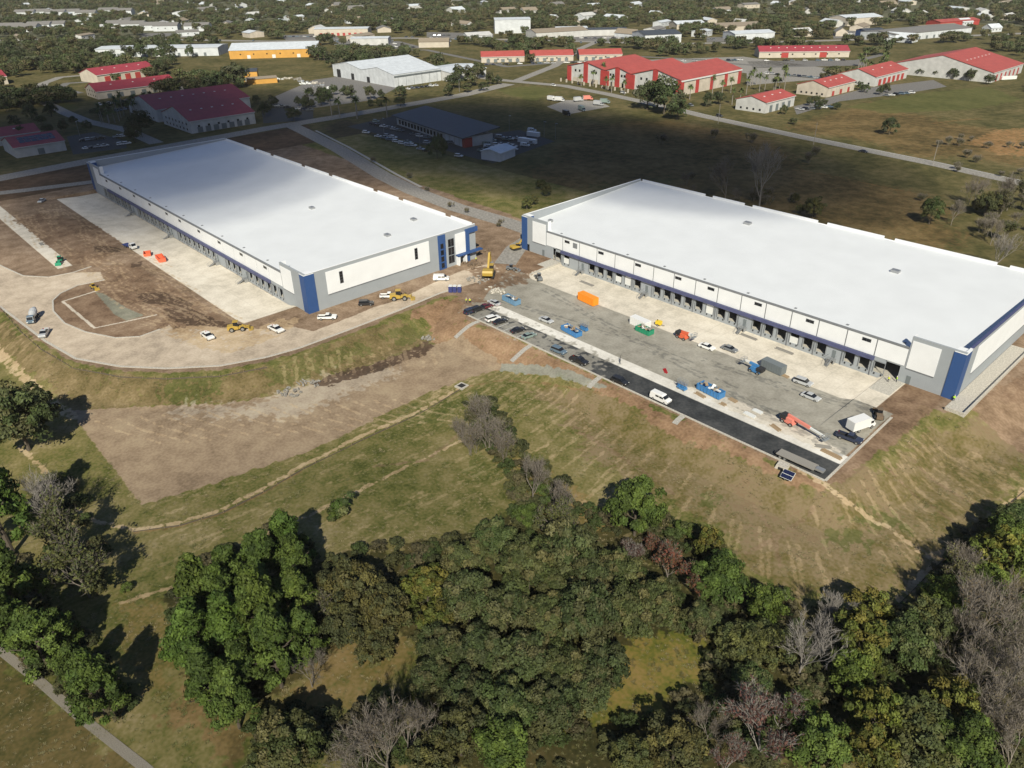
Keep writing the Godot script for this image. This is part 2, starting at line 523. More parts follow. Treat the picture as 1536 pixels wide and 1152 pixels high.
	z.append([sand, strip([Vector2(-53.1, 76.8), Vector2(-29.9, 75.4), Vector2(-9.8, 74.1), Vector2(4, 71.5)], 2.6) + strip([Vector2(76.3, 85.3), Vector2(79.1, 76.4), Vector2(79.3, 65.7), Vector2(77.5, 56.1), Vector2(78.6, 45.7), Vector2(78.7, 35.7), Vector2(78.9, 21.2), Vector2(80, 5.7), Vector2(82.3, 1.2)], 0.9) + strip([Vector2(7.4, 85), Vector2(24.7, 83.2), Vector2(46, 81.9), Vector2(56.9, 75.9), Vector2(61.2, 68.4), Vector2(63.4, 59.8), Vector2(63, 50.2), Vector2(61.5, 39.2), Vector2(61, 22.2), Vector2(61.7, 2), Vector2(61.9, -9.4)], 1.1) + strip([Vector2(147, -34.3), Vector2(156.8, -33.1), Vector2(166.4, -35), Vector2(175.4, -32.4), Vector2(177.8, -37.7), Vector2(179.3, -49.2), Vector2(181.5, -68.6)], 1.3) + strip([Vector2(177.8, -37.7), Vector2(177, -25.5), Vector2(176.5, -18.1)], 1.6), 0.5, 40, 210])
	z.append([wood, strip([Vector2(58, 76.3), Vector2(62.7, 68.4), Vector2(65, 59.8), Vector2(64.6, 50.2), Vector2(63.1, 39.3)], 0.6) + strip([Vector2(62.7, -11), Vector2(68.3, -20.7), Vector2(78.6, -25.8), Vector2(94.3, -29.5)], 0.6), 0.3, 40, 140])
	z.append([dirt, strip([Vector2(96.9, -16.7), Vector2(114.9, -15.3), Vector2(129.7, -13.1)], 1.1) + strip([Vector2(153.9, -27.9), Vector2(153.4, -18.7), Vector2(150.7, -8.5)], 1.1) + strip([Vector2(159, -50), Vector2(170.4, -48.2), Vector2(178.2, -45)], 0.8) + strip([Vector2(161.5, -58.6), Vector2(173, -55.8), Vector2(181.4, -54.6)], 0.8) + strip([Vector2(144.3, -21.2), Vector2(151.6, -16.9), Vector2(157.1, -9.9)], 0.8) + strip([Vector2(73.5, 26.8), Vector2(80.1, 16.2), Vector2(77.4, 3.6)], 0.9), 0.3, 40, 120])
	# washed gullies down the bank below the ring road
	var gul := []
	for i in 46:
		var t := i / 45.0
		var a: Vector2 = Vector2(-70, 72).lerp(Vector2(4, 56), t) if i < 20 else Vector2(20, 24).lerp(Vector2(38, -22), (t - 0.42) / 0.58)
		a += Vector2(2.4 * sin(i * 3.7), -1.6 * sin(i * 2.9))
		var b := a + (Vector2(0.35, 1.0) if i < 20 else Vector2(1.0, 0.55)).normalized() * (2.0 + 8.0 * absf(sin(i * 7.7)))
		gul += strip([a, (a + b) * 0.5 + Vector2(sin(i * 3.1), cos(i * 5.3)) * 0.4, b], 0.5 + 0.4 * absf(sin(i * 2.3)))
	z.append([sand, gul, 0.5, 60, 95])
	# paved areas
	z.append([road, [poly([-151.2, 65.7, -118.6, 59.3, -110.7, 57.9, -100.7, 56, -92.8, 49.9, -91.4, 42.4, -84.9, 35, -76.7, 36.5, -69.7, 34.6, -26.6, 34.4, -17.8, 35.4, -14.6, 29, 0.6, 14.9, 4.7, 8.3, 11.8, 5.6, 11, -8.9, 10, -17.1, 10.9, -25.4, 8.1, -39.8, 5.9, -56.2, 8, -70.1, 16.6, -66, 17.9, -53.6, 17, -47, 16.2, -39.1, 17.7, -21.9, 18.5, -1.8, 18.7, 14, 17.2, 23.6, 12.8, 35.2, 3.9, 46.4, -6.4, 55.2, -20.2, 62.6, -38.3, 65.5, -54.2, 66.9, -76.4, 68.8, -109, 73.8])], 0.5, 6, 256])
	z.append([ramp([[96, 77, 61], [118, 97, 79], [134, 113, 93], [150, 130, 109]]), [poly([-69.3, 55, -74.1, 51.2, -77.4, 44.8, -75.9, 36.5, -69.5, 33.6, -25.3, 33.8, -22.9, 35.4, -21.5, 44.3, -25.8, 49.9, -36.5, 55, -47.6, 57.6, -59.9, 57.4])], 0.4, 6, 256])
	z.append([court, [rect(-198, -8, 0, 18.2)], 0.4, 8, 256])
	z.append([court, [rect(-203, -99, 40.2, 45)], 0.3, 3, 256])
	z.append([court, [rect(24, 147, -88, -71)], 0.3, 5, 256])
	z.append([lot, [poly([22, -71, 151, -71, 151.4, -46, 30, -46, 26, -52, 16, -70])], 0.5, 8, 256])
	z.append([dirt, [poly([8, -88, 24, -88, 24, -74, 20, -70, 14, -68, 8, -70])], 1.0, 18, 240])
	z.append([white, [rect(34, 152, -46.4, -42.4)], 0.3, 4, 256])
	z.append([black, [rect(35.4, 152.4, -42.4, -34.6)], 0.2, 2, 256])
	z.append([lot, [rect(35.4, 88, -42.4, -34.6)], 9.0, 26, 200])
	z.append([court, [poly([104, -45.2, 150, -44.2, 150, -47.5, 138, -50.5, 118, -49.5])], 0.8, 26, 215])
	# mud and puddles spread over the yards
	z.append([dirt, [poly([-90.6, 33.3, -85.5, 23.4, -53.2, 21.6, -21.2, 19.7, -9.8, 22.7, -11, 30.5, -17.3, 35.6, -34, 33.5, -56.6, 33.7, -72.2, 37.1]), poly([-175.8, 41.3, -177.8, 30.3, -147.4, 17.9, -112.8, 18.8, -90.6, 33.3, -101.3, 39.2]), poly([6.6, -58.7, 11.1, -77, 23.2, -75.3, 28.3, -67.1, 26.1, -53.8])], 1.2, 40, 215])
	z.append([wet, [poly([-55.6, 32.7, -50.5, 26, -34.3, 22.6, -30, 26.6, -38.7, 29.6, -45.7, 34.4]), poly([-37.4, 31.2, -31.3, 25, -18.3, 23.1, -11, 21.1, -8.8, 23.2, -19.3, 31.1, -30, 33]), poly([-116.7, 27.4, -106.4, 20.4, -101.1, 23.2, -108.4, 29.6]), poly([-85.5, 24.5, -85.7, 19.7, -80.1, 22.5, -81.5, 25.2])], 0.7, 36, 200])
	z.append([sand, [poly([-21.1, 37.5, -16.9, 28, -8.8, 23.2, 8, 14.5, 7, 30.5, -7.3, 36.1]), poly([-1.1, 20.5, -3.4, 8.3, 1, 3.9, 5.5, 8.7])], 1.5, 34, 190])
	z.append([court, strip([Vector2(-66.4, 52.8), Vector2(-67, 47.3), Vector2(-67.7, 41.6)], 0.9) + strip([Vector2(-66.4, 52.8), Vector2(-51.4, 52.4), Vector2(-37.5, 52)], 0.9) + strip([Vector2(-37.5, 52), Vector2(-35.4, 43.3), Vector2(-33.7, 34.7)], 0.7), 0.2, 4, 220])
	z.append([ramp([[108, 108, 96], [128, 127, 113], [144, 142, 127]]), [poly([-67.1, 42.6, -63.6, 40.8, -45.8, 39.6, -36.1, 37.7, -35.9, 43.1, -43.2, 44.2])], 0.4, 8, 245])
	z.append([ramp([[112, 113, 104], [130, 131, 121], [146, 146, 136]]), [poly([61.6, -24.4, 63.6, -26.4, 72.7, -29.7, 80.3, -31.7, 92.6, -32.6, 94.9, -31.3, 89.2, -29.9, 76.7, -27.8, 63.3, -22.8])], 0.8, 20, 230])
	# tyre marks
	var tracks := []
	for i in 26:
		var s := 0.5 + 0.5 * sin(i * 12.9)
		var q := 0.5 + 0.5 * sin(i * 78.2)
		var x := lerpf(34, 132, s)
		var w := lerpf(-69, -50, q)
		for side in [0.0, 1.8]:
			tracks += strip([Vector2(x, w + side), Vector2(x + 9, w + side + sin(i * 3.0) * 2), Vector2(x + 19, w + side + sin(i * 3.0) * 4)], 0.35)
	z.append([black, tracks, 0.4, 40, 70])
	var ruts := []
	for i in 60:
		var s := 0.5 + 0.5 * sin(i * 4.31)
		var q := 0.5 + 0.5 * sin(i * 9.77)
		var x := lerpf(-190, -30, s)
		var w := lerpf(19, 39, q)
		for side in [0.0, 1.9]:
			ruts += strip([Vector2(x, w + side), Vector2(x + 10, w + side + sin(i * 2.0) * 3), Vector2(x + 22, w + side + sin(i * 2.0) * 5)], 0.4)
	z.append([sand, ruts, 0.4, 40, 120])
	var drags := []
	for i in 16:
		var t := i / 15.0
		var a: Vector2 = Vector2(10, 68).lerp(Vector2(56, 2), t)
		drags += strip([a, a + Vector2(9, -2.5), a + Vector2(22, -9)], 0.4)
	z.append([sand, drags, 0.5, 46, 130])
	# joints of the concrete yards
	var joints := []
	for i in 40:
		joints.append(rect(-196 + i * 4.75, -195.86 + i * 4.75, 0.2, 18))
	for i in 26:
		joints.append(rect(26 + i * 4.75, 26.14 + i * 4.75, -87, -71.2))
	joints.append(rect(-198, -9, 9, 9.14))
	joints.append(rect(25, 141, -79.6, -79.46))
	z.append([lot, joints, 0.2, 2, 45])
	return z

func make_ground() -> void:
	var base := ramp([[68, 73, 33], [90, 91, 48], [108, 102, 62], [121, 112, 74], [136, 124, 92]])
	var far_base := ramp([[58, 58, 32], [78, 75, 44], [96, 88, 57], [112, 100, 70]])
	var zn := near_zones()
	var ma := mat("ground before the yards", Color.WHITE, 0.95, 0.0, 0.25)
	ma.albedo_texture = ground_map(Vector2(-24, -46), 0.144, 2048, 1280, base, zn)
	var mb := mat("ground of the yards", Color.WHITE, 0.92, 0.0, 0.25)
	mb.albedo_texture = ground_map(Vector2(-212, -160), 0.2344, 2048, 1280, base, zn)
	var fz := []
	fz.append([ramp([[66, 56, 34], [92, 76, 48], [112, 92, 60], [124, 104, 72]]), [poly([-48.8, -137.5, -131.1, -262.1, -101.2, -318, -22.3, -313, 6.8, -276.4, 99, -215.8, 91.2, -186.1, -14.4, -202.3]), poly([13.8, -264.1, 53.4, -267.5, 96.2, -250.1, 122.9, -197.3, 111.2, -185.6, 57.7, -226.2]), poly([-30.5, -342.3, -40.7, -470.3, 20.5, -430.3, 73, -426.2, 97.6, -344.1, 50, -337.3])], 14.0, 30, 210])
	fz.append([ramp([[120, 92, 58], [140, 108, 72], [158, 126, 88]]), [poly([60.2, -379, 56.4, -415.7, 73.8, -452.3, 96.8, -371.6, 80.8, -362.4])], 5.0, 40, 230])
	fz.append([ramp([[66, 52, 40], [88, 70, 56], [106, 86, 70]]), [poly([-262, -150, -262, 80, -198, 80, -198, 4, -202, -72, -10, -72, -8, -98, -120, -108, -187, -121])], 2.0, 16, 240])
	fz.append([ramp([[56, 50, 38], [76, 66, 52], [92, 80, 64]]), [poly([-262, -176, -240, -150, -187, -136, -120, -118, -90, -116, -100, -126, -170, -150, -225, -172])], 5.0, 30, 200])
	fz.append([ramp([[104, 80, 50], [126, 98, 62]]), strip([Vector2(19.5, -260.5), Vector2(35.4, -263.5), Vector2(52.8, -262), Vector2(78.1, -260.3)], 1.6) + strip([Vector2(24.5, -420.1), Vector2(32.4, -441.3), Vector2(39.8, -453.8)], 2.4), 0.9, 40, 180])
	fz.append([ramp([[76, 80, 42], [94, 94, 54]]), [poly([-269.9, -322.9, -264.5, -358.2, -232.6, -356.2, -212.8, -307.4, -237.9, -311]), poly([-529.6, -69.4, -505.6, -70.1, -431.2, -62.6, -442.4, -52.3]), poly([-39.2, -437, -24.6, -522, -0, -584.2, 38.4, -541.7, 23.3, -477.9, -9.6, -432.1])], 4.0, 24, 200])
	var mc := mat("ground of the fields", Color.WHITE, 0.95, 0.0, 0.25)
	mc.albedo_texture = ground_map(Vector2(-900, -1100), 0.6836, 2048, 2048, far_base, fz)
	var md := grained("ground far away", lin(0.10, 0.10, 0.05), 0.95, tex_soft, 160.0)
	var xs := []
	var zs := []
	var x := -24.0
	while x <= 270.0:
		xs.append(x)
		x += 2.0
	for e in [267.0, -212.0, -900.0, 500.0, -1500.0, -2400.0, -3600.0, 900.0, 1600.0, 2600.0, 330.0, 400.0, -400.0, -600.0, -201.0, -200.0, -199.0, 23.5, 25.5, 139.9, 141.5]:
		xs.append(e)
	x = -210.0
	while x < -24.0:
		xs.append(x)
		x += 3.0
	var w := -160.0
	while w <= 140.0:
		zs.append(w)
		w += 2.0
	for e in [-90.5, -88.6, -1100.0, 300.0, -240.0, -400.0, -700.0, -1800.0, -2800.0, -3800.0, 170.0, 220.0, 500.0, 900.0, 1600.0]:
		zs.append(e)
	xs.sort()
	zs.sort()
	var nx := xs.size()
	var nz := zs.size()
	var hs := PackedFloat32Array()
	hs.resize(nx * nz)
	for j in nz:
		for i in nx:
			hs[j * nx + i] = land(xs[i], zs[j])
	var sh := [Shape.new(), Shape.new(), Shape.new(), Shape.new()]
	var org := [Vector2(-24, -46), Vector2(-212, -160), Vector2(-900, -1100)]
	var ext := [Vector2(2048 * 0.144, 1280 * 0.144), Vector2(2048 * 0.2344, 1280 * 0.2344), Vector2(1400, 1400)]
	for i in 3:
		sh[i].uvo = org[i]
		sh[i].uvs = Vector2.ONE / ext[i]
	for j in nz - 1:
		for i in nx - 1:
			var a := Vector3(xs[i], hs[j * nx + i], zs[j])
			var b := Vector3(xs[i + 1], hs[j * nx + i + 1], zs[j])
			var c := Vector3(xs[i + 1], hs[(j + 1) * nx + i + 1], zs[j + 1])
			var e := Vector3(xs[i], hs[(j + 1) * nx + i], zs[j + 1])
			var k := 3
			if a.x >= -24 and c.x <= 270 and a.z >= -46 and c.z <= 138:
				k = 0
			elif a.x >= -212 and c.x <= 267 and a.z >= -160 and c.z <= 140:
				k = 1
			elif a.x >= -900 and c.x <= 500 and a.z >= -1100 and c.z <= 300:
				k = 2
			var s: Shape = sh[k]
			s.tri(a, e, c)
			s.tri(a, c, b)
	var m := ArrayMesh.new()
	var ms := [ma, mb, mc, md]
	for k in 4:
		sh[k].add_to(m)
		m.surface_set_material(k, ms[k])
	var g := structure("ground", m, null)

# a sheet laid on the land over a polygon, raised by up metres, cut along a grid so that it follows slopes
func laid(pg: PackedVector2Array, up: float, cell: float, uo := Vector2.ZERO, us := Vector2.ZERO) -> Shape:
	var s := Shape.new()
	s.uvo = uo
	s.uvs = us
	if Geometry2D.is_polygon_clockwise(pg):
		pg.reverse()
	var lo := pg[0]
	var hi := pg[0]
	for p in pg:
		lo = lo.min(p)
		hi = hi.max(p)
	var pieces := []
	if cell <= 0.0:
		pieces = [pg]
	else:
		var x := floorf(lo.x / cell) * cell
		while x < hi.x:
			for col in Geometry2D.intersect_polygons(pg, rect(x, x + cell, lo.y - 1, hi.y + 1)):
				var z := floorf(lo.y / cell) * cell
				while z < hi.y:
					pieces += Geometry2D.intersect_polygons(col, rect(x - 1, x + cell + 1, z, z + cell))
					z += cell
			x += cell
	for q in pieces:
		var t := Geometry2D.triangulate_polygon(q)
		for i in range(0, t.size(), 3):
			var a: Vector2 = q[t[i]]
			var b: Vector2 = q[t[i + 1]]
			var c: Vector2 = q[t[i + 2]]
			if (b - a).cross(c - a) > 0:
				var k := b
				b = c
				c = k
			s.tri(on_land(a.x, a.y, up), on_land(b.x, b.y, up), on_land(c.x, c.y, up), Vector3.UP)
	return s

func way(pts: Array, width: float) -> PackedVector2Array:
	return Geometry2D.offset_polyline(PackedVector2Array(pts), width * 0.5, Geometry2D.JOIN_ROUND, Geometry2D.END_BUTT)[0]

func kerb(pts: Array, width: float, high: float) -> Shape:
	var s := Shape.new()
	for i in pts.size() - 1:
		var a: Vector2 = pts[i]
		var b: Vector2 = pts[i + 1]
		var n := maxi(1, int(a.distance_to(b) / 6.0))
		for k in n:
			var p := a.lerp(b, float(k) / n)
			var q := a.lerp(b, float(k + 1) / n)
			var r := (q - p).normalized().orthogonal() * width * 0.5
			var v := []
			for w in [p - r, p + r, q + r, q - r]:
				v.append(on_land(w.x, w.y, -0.1))
				v.append(on_land(w.x, w.y, high))
			for f in [[1, 3, 5, 7], [0, 1, 7, 6], [2, 4, 5, 3]]:
				var nn: Vector3 = (v[f[1]] - v[f[0]]).cross(v[f[2]] - v[f[0]])
				if f[0] == 1 and nn.y < 0:
					f.reverse()
				s.quad(v[f[0]], v[f[1]], v[f[2]], v[f[3]])
	return s

func make_pavements() -> void:
	var yard: Material = mats["ground of the yards"]
	var uo := Vector2(-212, -160)
	var us := Vector2.ONE / Vector2(2048 * 0.2344, 1280 * 0.2344)
	var whole := poly([-151.2, 65.7, -118.6, 59.3, -110.7, 57.9, -100.7, 56, -92.8, 49.9, -91.4, 42.4, -84.9, 35, -76.7, 36.5, -69.7, 34.6, -26.6, 34.4, -17.8, 35.4, -14.6, 29, 0.6, 14.9, 4.7, 8.3, 11.8, 5.6, 11, -8.9, 10, -17.1, 10.9, -25.4, 8.1, -39.8, 5.9, -56.2, 8, -70.1, 16.6, -66, 17.9, -53.6, 17, -47, 16.2, -39.1, 17.7, -21.9, 18.5, -1.8, 18.7, 14, 17.2, 23.6, 12.8, 35.2, 3.9, 46.4, -6.4, 55.2, -20.2, 62.6, -38.3, 65.5, -54.2, 66.9, -76.4, 68.8, -109, 73.8])
	var isl := poly([-69.3, 55, -74.1, 51.2, -77.4, 44.8, -75.9, 36.5, -69.5, 33.6, -25.3, 33.8, -22.9, 35.4, -21.5, 44.3, -25.8, 49.9, -36.5, 55, -47.6, 57.6, -59.9, 57.4])
	var rs := Shape.new()
	var bits := [whole]
	# the ring road goes round the island: cut it in two halves, then take the island out of each
	var rm := ArrayMesh.new()
	for half in [rect(-320, -48, -120, 140), rect(-48, 60, -120, 140)]:
		for a in Geometry2D.intersect_polygons(whole, half):
			for b in Geometry2D.clip_polygons(a, isl):
				if Geometry2D.is_polygon_clockwise(b):
					continue
				var l := laid(b, 0.03, 3.0, uo, us)
				l.add_to(rm)
	structure("ring_road", rm, yard)
	structure("truck_court", laid(rect(-198, -8, 0.3, 18.2), 0.05, 3.0, uo, us).mesh(), yard)
	structure("concrete_strip", laid(rect(-203, -99, 40.2, 45), 0.12, 0.0, uo, us).mesh(), yard)
	structure("truck_court", laid(rect(24.2, 141.4, -87.4, -71), 0.05, 2.0, uo, us).mesh(), yard)
	structure("yard", laid(poly([22, -71, 151, -71, 151.4, -46.4, 30, -46.4, 26, -52, 16, -70]), 0.03, 3.0, uo, us).mesh(), yard)
	structure("concrete_strip", laid(rect(34, 152, -46.4, -42.4), 0.06, 0.0, uo, us).mesh(), yard)
	structure("parking_strip", laid(rect(35.4, 152.4, -42.4, -34.6), 0.03, 0.0, uo, us).mesh(), yard)
	structure("kerb", kerb([Vector2(35.2, -42.0), Vector2(35.2, -34.5), Vector2(152.6, -34.5), Vector2(151.6, -69)], 0.55, 0.16).mesh(), mats["kerb"])
	structure("kerb", kerb([Vector2(-109, 73.8), Vector2(-76.4, 68.8), Vector2(-54.2, 66.9), Vector2(-38.3, 65.5), Vector2(-20.2, 62.6), Vector2(-6.4, 55.2), Vector2(3.9, 46.4), Vector2(12.8, 35.2), Vector2(17.2, 23.6), Vector2(18.7, 14), Vector2(18.5, -1.8), Vector2(17.7, -21.9), Vector2(16.2, -39.1), Vector2(17, -47)], 0.7, 0.14).mesh(), mats["kerb"])
	structure("kerb", kerb([Vector2(-151.2, 65.7), Vector2(-118.6, 59.3), Vector2(-110.7, 57.9), Vector2(-100.7, 56), Vector2(-92.8, 49.9), Vector2(-91.4, 42.4), Vector2(-92.9, 35.6)], 0.5, 0.14).mesh(), mats["kerb"])
	structure("kerb", kerb([Vector2(-75.9, 36.5), Vector2(-77.4, 44.8), Vector2(-74.1, 51.2), Vector2(-69.3, 55), Vector2(-59.9, 57.4), Vector2(-47.6, 57.6), Vector2(-36.5, 55), Vector2(-25.8, 49.9), Vector2(-21.5, 44.3), Vector2(-22.3, 38.1)], 0.5, 0.14).mesh(), mats["kerb"])
	# loading ramps of solid concrete beside the docks
	var rp := Shape.new()
	rp.prism(PackedVector2Array([Vector2(-87.5, -1.3), Vector2(-68.5, -1.3), Vector2(-68.5, -0.25), Vector2(-82, 0.08), Vector2(-87.5, 0.1)]), 0, 5.2, Transform3D(Basis(Vector3(0, 0, 1), Vector3.UP, Vector3(-1, 0, 0)), Vector3(146.8, 0, 0)))
	structure("loading_ramp", rp.mesh(), mats["concrete"])
	var rq := Shape.new()
	rq.prism(PackedVector2Array([Vector2(-87.5, -1.3), Vector2(-72, -1.3), Vector2(-72, -0.25), Vector2(-82, 0.06), Vector2(-87.5, 0.08)]), 0, 4.6, Transform3D(Basis(Vector3(0, 0, 1), Vector3.UP, Vector3(-1, 0, 0)), Vector3(24.9, 0, 0)))
	structure("loading_ramp", rq.mesh(), mats["concrete"])
	# roads of the district behind
	var up := 0.06
	structure("road", laid(way([Vector2(-258, 140), Vector2(-258, 30), Vector2(-263, -15), Vector2(-267, -80), Vector2(-270, -126), Vector2(-269, -190), Vector2(-272, -290), Vector2(-285, -350)], 13), up, 0.0).mesh(), mats["road_pale"])
	structure("road", laid(way([Vector2(-430, -330), Vector2(-360, -352), Vector2(-290, -362), Vector2(-244, -373), Vector2(-190, -366), Vector2(-129, -354), Vector2(-89, -344), Vector2(-16, -331), Vector2(63, -320), Vector2(107, -311), Vector2(260, -285), Vector2(420, -262)], 9.5), up + 0.01, 0.0).mesh(), mats["road_pale"])
	structure("road", laid(way([Vector2(-290, -362), Vector2(-330, -450), Vector2(-400, -560), Vector2(-470, -700)], 9), up + 0.02, 0.0).mesh(), mats["road_pale"])
	structure("access_road", laid(way([Vector2(-264, -141), Vector2(-240, -137), Vector2(-187, -127), Vector2(-120, -111), Vector2(-88, -105.5), Vector2(-53, -103), Vector2(-25, -104.5), Vector2(-6, -104)], 9.5), up + 0.03, 0.0).mesh(), mats["road_pale"])
	structure("access_road", laid(way([Vector2(-8, -104), Vector2(-1, -98), Vector2(3, -86), Vector2(12, -72)], 8), up, 0.0).mesh(), mats["road_pale"])
	structure("pavement", laid(way([Vector2(-241, -144), Vector2(-187, -133.5), Vector2(-118, -117.5), Vector2(-90, -112)], 1.6), up, 0.0).mesh(), mats["concrete"])
	structure("road", laid(way([Vector2(-279.5, -59.6), Vector2(-332.8, -60.9), Vector2(-382.7, -52.2), Vector2(-424.6, -51.7), Vector2(-480.5, -53.7), Vector2(-536.9, -62.9), Vector2(-593.2, -81.3), Vector2(-621.1, -102.7), Vector2(-617.8, -121.8), Vector2(-605.1, -138.3)], 8.5), up + 0.005, 0.0).mesh(), mats["road_pale"])
	structure("driveway", laid(way([Vector2(-566.3, -119.9), Vector2(-577, -95.6), Vector2(-550.3, -81.7), Vector2(-510.5, -86.5)], 7), up - 0.01, 0.0).mesh(), mats["road_grey"])
	structure("road", laid(way([Vector2(-571.7, -411.2), Vector2(-525.1, -449.8), Vector2(-361, -418), Vector2(-311.8, -554.8), Vector2(-223, -584.4)], 7), up - 0.01, 0.0).mesh(), mats["road_grey"])
	structure("road", laid(way([Vector2(-267, -498.7), Vector2(-220, -568.6), Vector2(-176.3, -576.7), Vector2(-136.1, -622.7), Vector2(-141.7, -731.8)], 8), up - 0.01, 0.0).mesh(), mats["road_grey"])
	structure("bare_strip", laid(way([Vector2(-236, 60), Vector2(-224, 25), Vector2(-214, -10), Vector2(-206, -40)], 7), up, 0.0).mesh(), mats["road_pale"])
	structure("car_park", laid(poly([-236.9, -164, -244, -210.9, -158.2, -197.8, -148.4, -232.6, -111.2, -224.8, -98.9, -166, -157.6, -167.2]), up, 0.0).mesh(), mats["lot_dark"])
	structure("car_park", laid(poly([-340.3, -27.4, -342.5, -43.8, -298.5, -48.9, -280.2, -42.5, -285.7, -15.1]), up, 0.0).mesh(), mats["lot_dark"])
	structure("car_park", laid(poly([-366.5, -175.8, -427.9, -251.7, -430.6, -301.2, -337.8, -275.3, -305.6, -230.9, -310.9, -172.5]), up - 0.015, 0.0).mesh(), mats["road_grey"])
	structure("car_park", laid(poly([-497.5, -151.6, -516.4, -173.8, -472.9, -187.6, -408.1, -157.9, -443.7, -146.4]), up - 0.02, 0.0).mesh(), mats["road_grey"])
	structure("car_park", laid(poly([-343.8, -159.8, -353.6, -179.9, -320, -188.5, -272, -160.4, -286.8, -132]), up - 0.025, 0.0).mesh(), mats["lot_dark"])
	structure("car_park", laid(poly([-65.5, -413.1, -63.5, -519.4, -42, -591.1, -21.9, -564.8, -31.7, -515.7, -51.9, -453, -49.8, -389.1]), up - 0.02, 0.0).mesh(), mats["road_grey"])
	structure("car_park", laid(poly([-213.6, -592.4, -139, -668.2, -118.4, -637.8, -185.2, -557.8]), up - 0.02, 0.0).mesh(), mats["road_grey"])
	structure("car_park", laid(poly([-296, -535.1, -234.4, -619.9, -122.6, -595.4, -107.8, -542.6, -137.7, -470.6, -172.2, -526]), up - 0.02, 0.0).mesh(), mats["road_pale"])
	structure("car_park", laid(poly([-699.2, -438.4, -620.6, -482.8, -540.2, -461.4, -595.3, -391.7]), up - 0.03, 0.0).mesh(), mats["road_grey"])
	structure("town_road", laid(way([Vector2(-1075.3, -125.3), Vector2(-1055.1, -151.8), Vector2(-925, -276.9), Vector2(-752.4, -376.2), Vector2(-652.1, -505.5), Vector2(-505, -594.7), Vector2(-358.1, -660.5), Vector2(-259, -775.2), Vector2(-164.2, -905), Vector2(-81.7, -1046.9)], 14), up - 0.01, 0.0).mesh(), mats["road_pale"])
	for l in [poly([-992.6, -310.1, -939.7, -363.2, -869.3, -342.2, -922.9, -288.9]), poly([-806.8, -423.6, -772.4, -483.4, -699.3, -448, -739.3, -396.4]), poly([-686, -573.5, -602, -617.5, -553.9, -574.4, -631.7, -531.8]), poly([-509.4, -669.6, -425, -696.8, -393.6, -657.5, -462.8, -619.5]), poly([-363.4, -745.9, -316.9, -802.2, -290.8, -758.2, -335.3, -704.7]), poly([-286.3, -907.7, -243.4, -962.6, -204, -873.2, -243.6, -823.1])]:
		structure("car_park", laid(l, up - 0.03, 0.0).mesh(), mats["road_grey"])
	structure("yard", laid(poly([-190.8, -299, -198.5, -327.6, -176.9, -339.8, -158.1, -328.8, -160.6, -287.4]), up - 0.02, 0.0).mesh(), mats["road_pale"])
	# painted edge line and centre dashes
	structure("road_marking", laid(way([Vector2(-129, -358.2), Vector2(-89, -348.2), Vector2(-16, -335.2), Vector2(63, -324.2), Vector2(107, -315.2), Vector2(260, -289.2)], 0.3), up + 0.05, 0.0).mesh(), mats["door_white"])
	# gravel track at the lower edge of the woods
	structure("gravel_track", laid(way([Vector2(61, 108.3), Vector2(73, 104.5), Vector2(85.2, 101.3), Vector2(96.9, 98.6), Vector2(112.7, 94.4), Vector2(118.2, 93.1)], 1.5), 0.06, 3.0).mesh(), mats["gravel"])
	for f in [[Vector2(41.5, -34), Vector2(41, -25)], [Vector2(64, -34.5), Vector2(63.5, -27)], [Vector2(90, -34.3), Vector2(90.3, -29.5)], [Vector2(116.5, -34.2), Vector2(116.8, -30.5)]]:
		structure("drainage_flume", laid(way(f, 1.5), 0.07, 2.0).mesh(), mats["concrete"])
	structure("parking_marking", laid_marks(), mats["door_white"])

func laid_marks() -> ArrayMesh:
	var s := Shape.new()
	for i in 8:
		var x := 40.0 + i * 2.9
		for q in [rect(x, x + 0.12, -39.8, -34.9)]:
			var l := laid(q, 0.036, 0.0)
			s.v += l.v
			s.n += l.n
	return s.mesh()


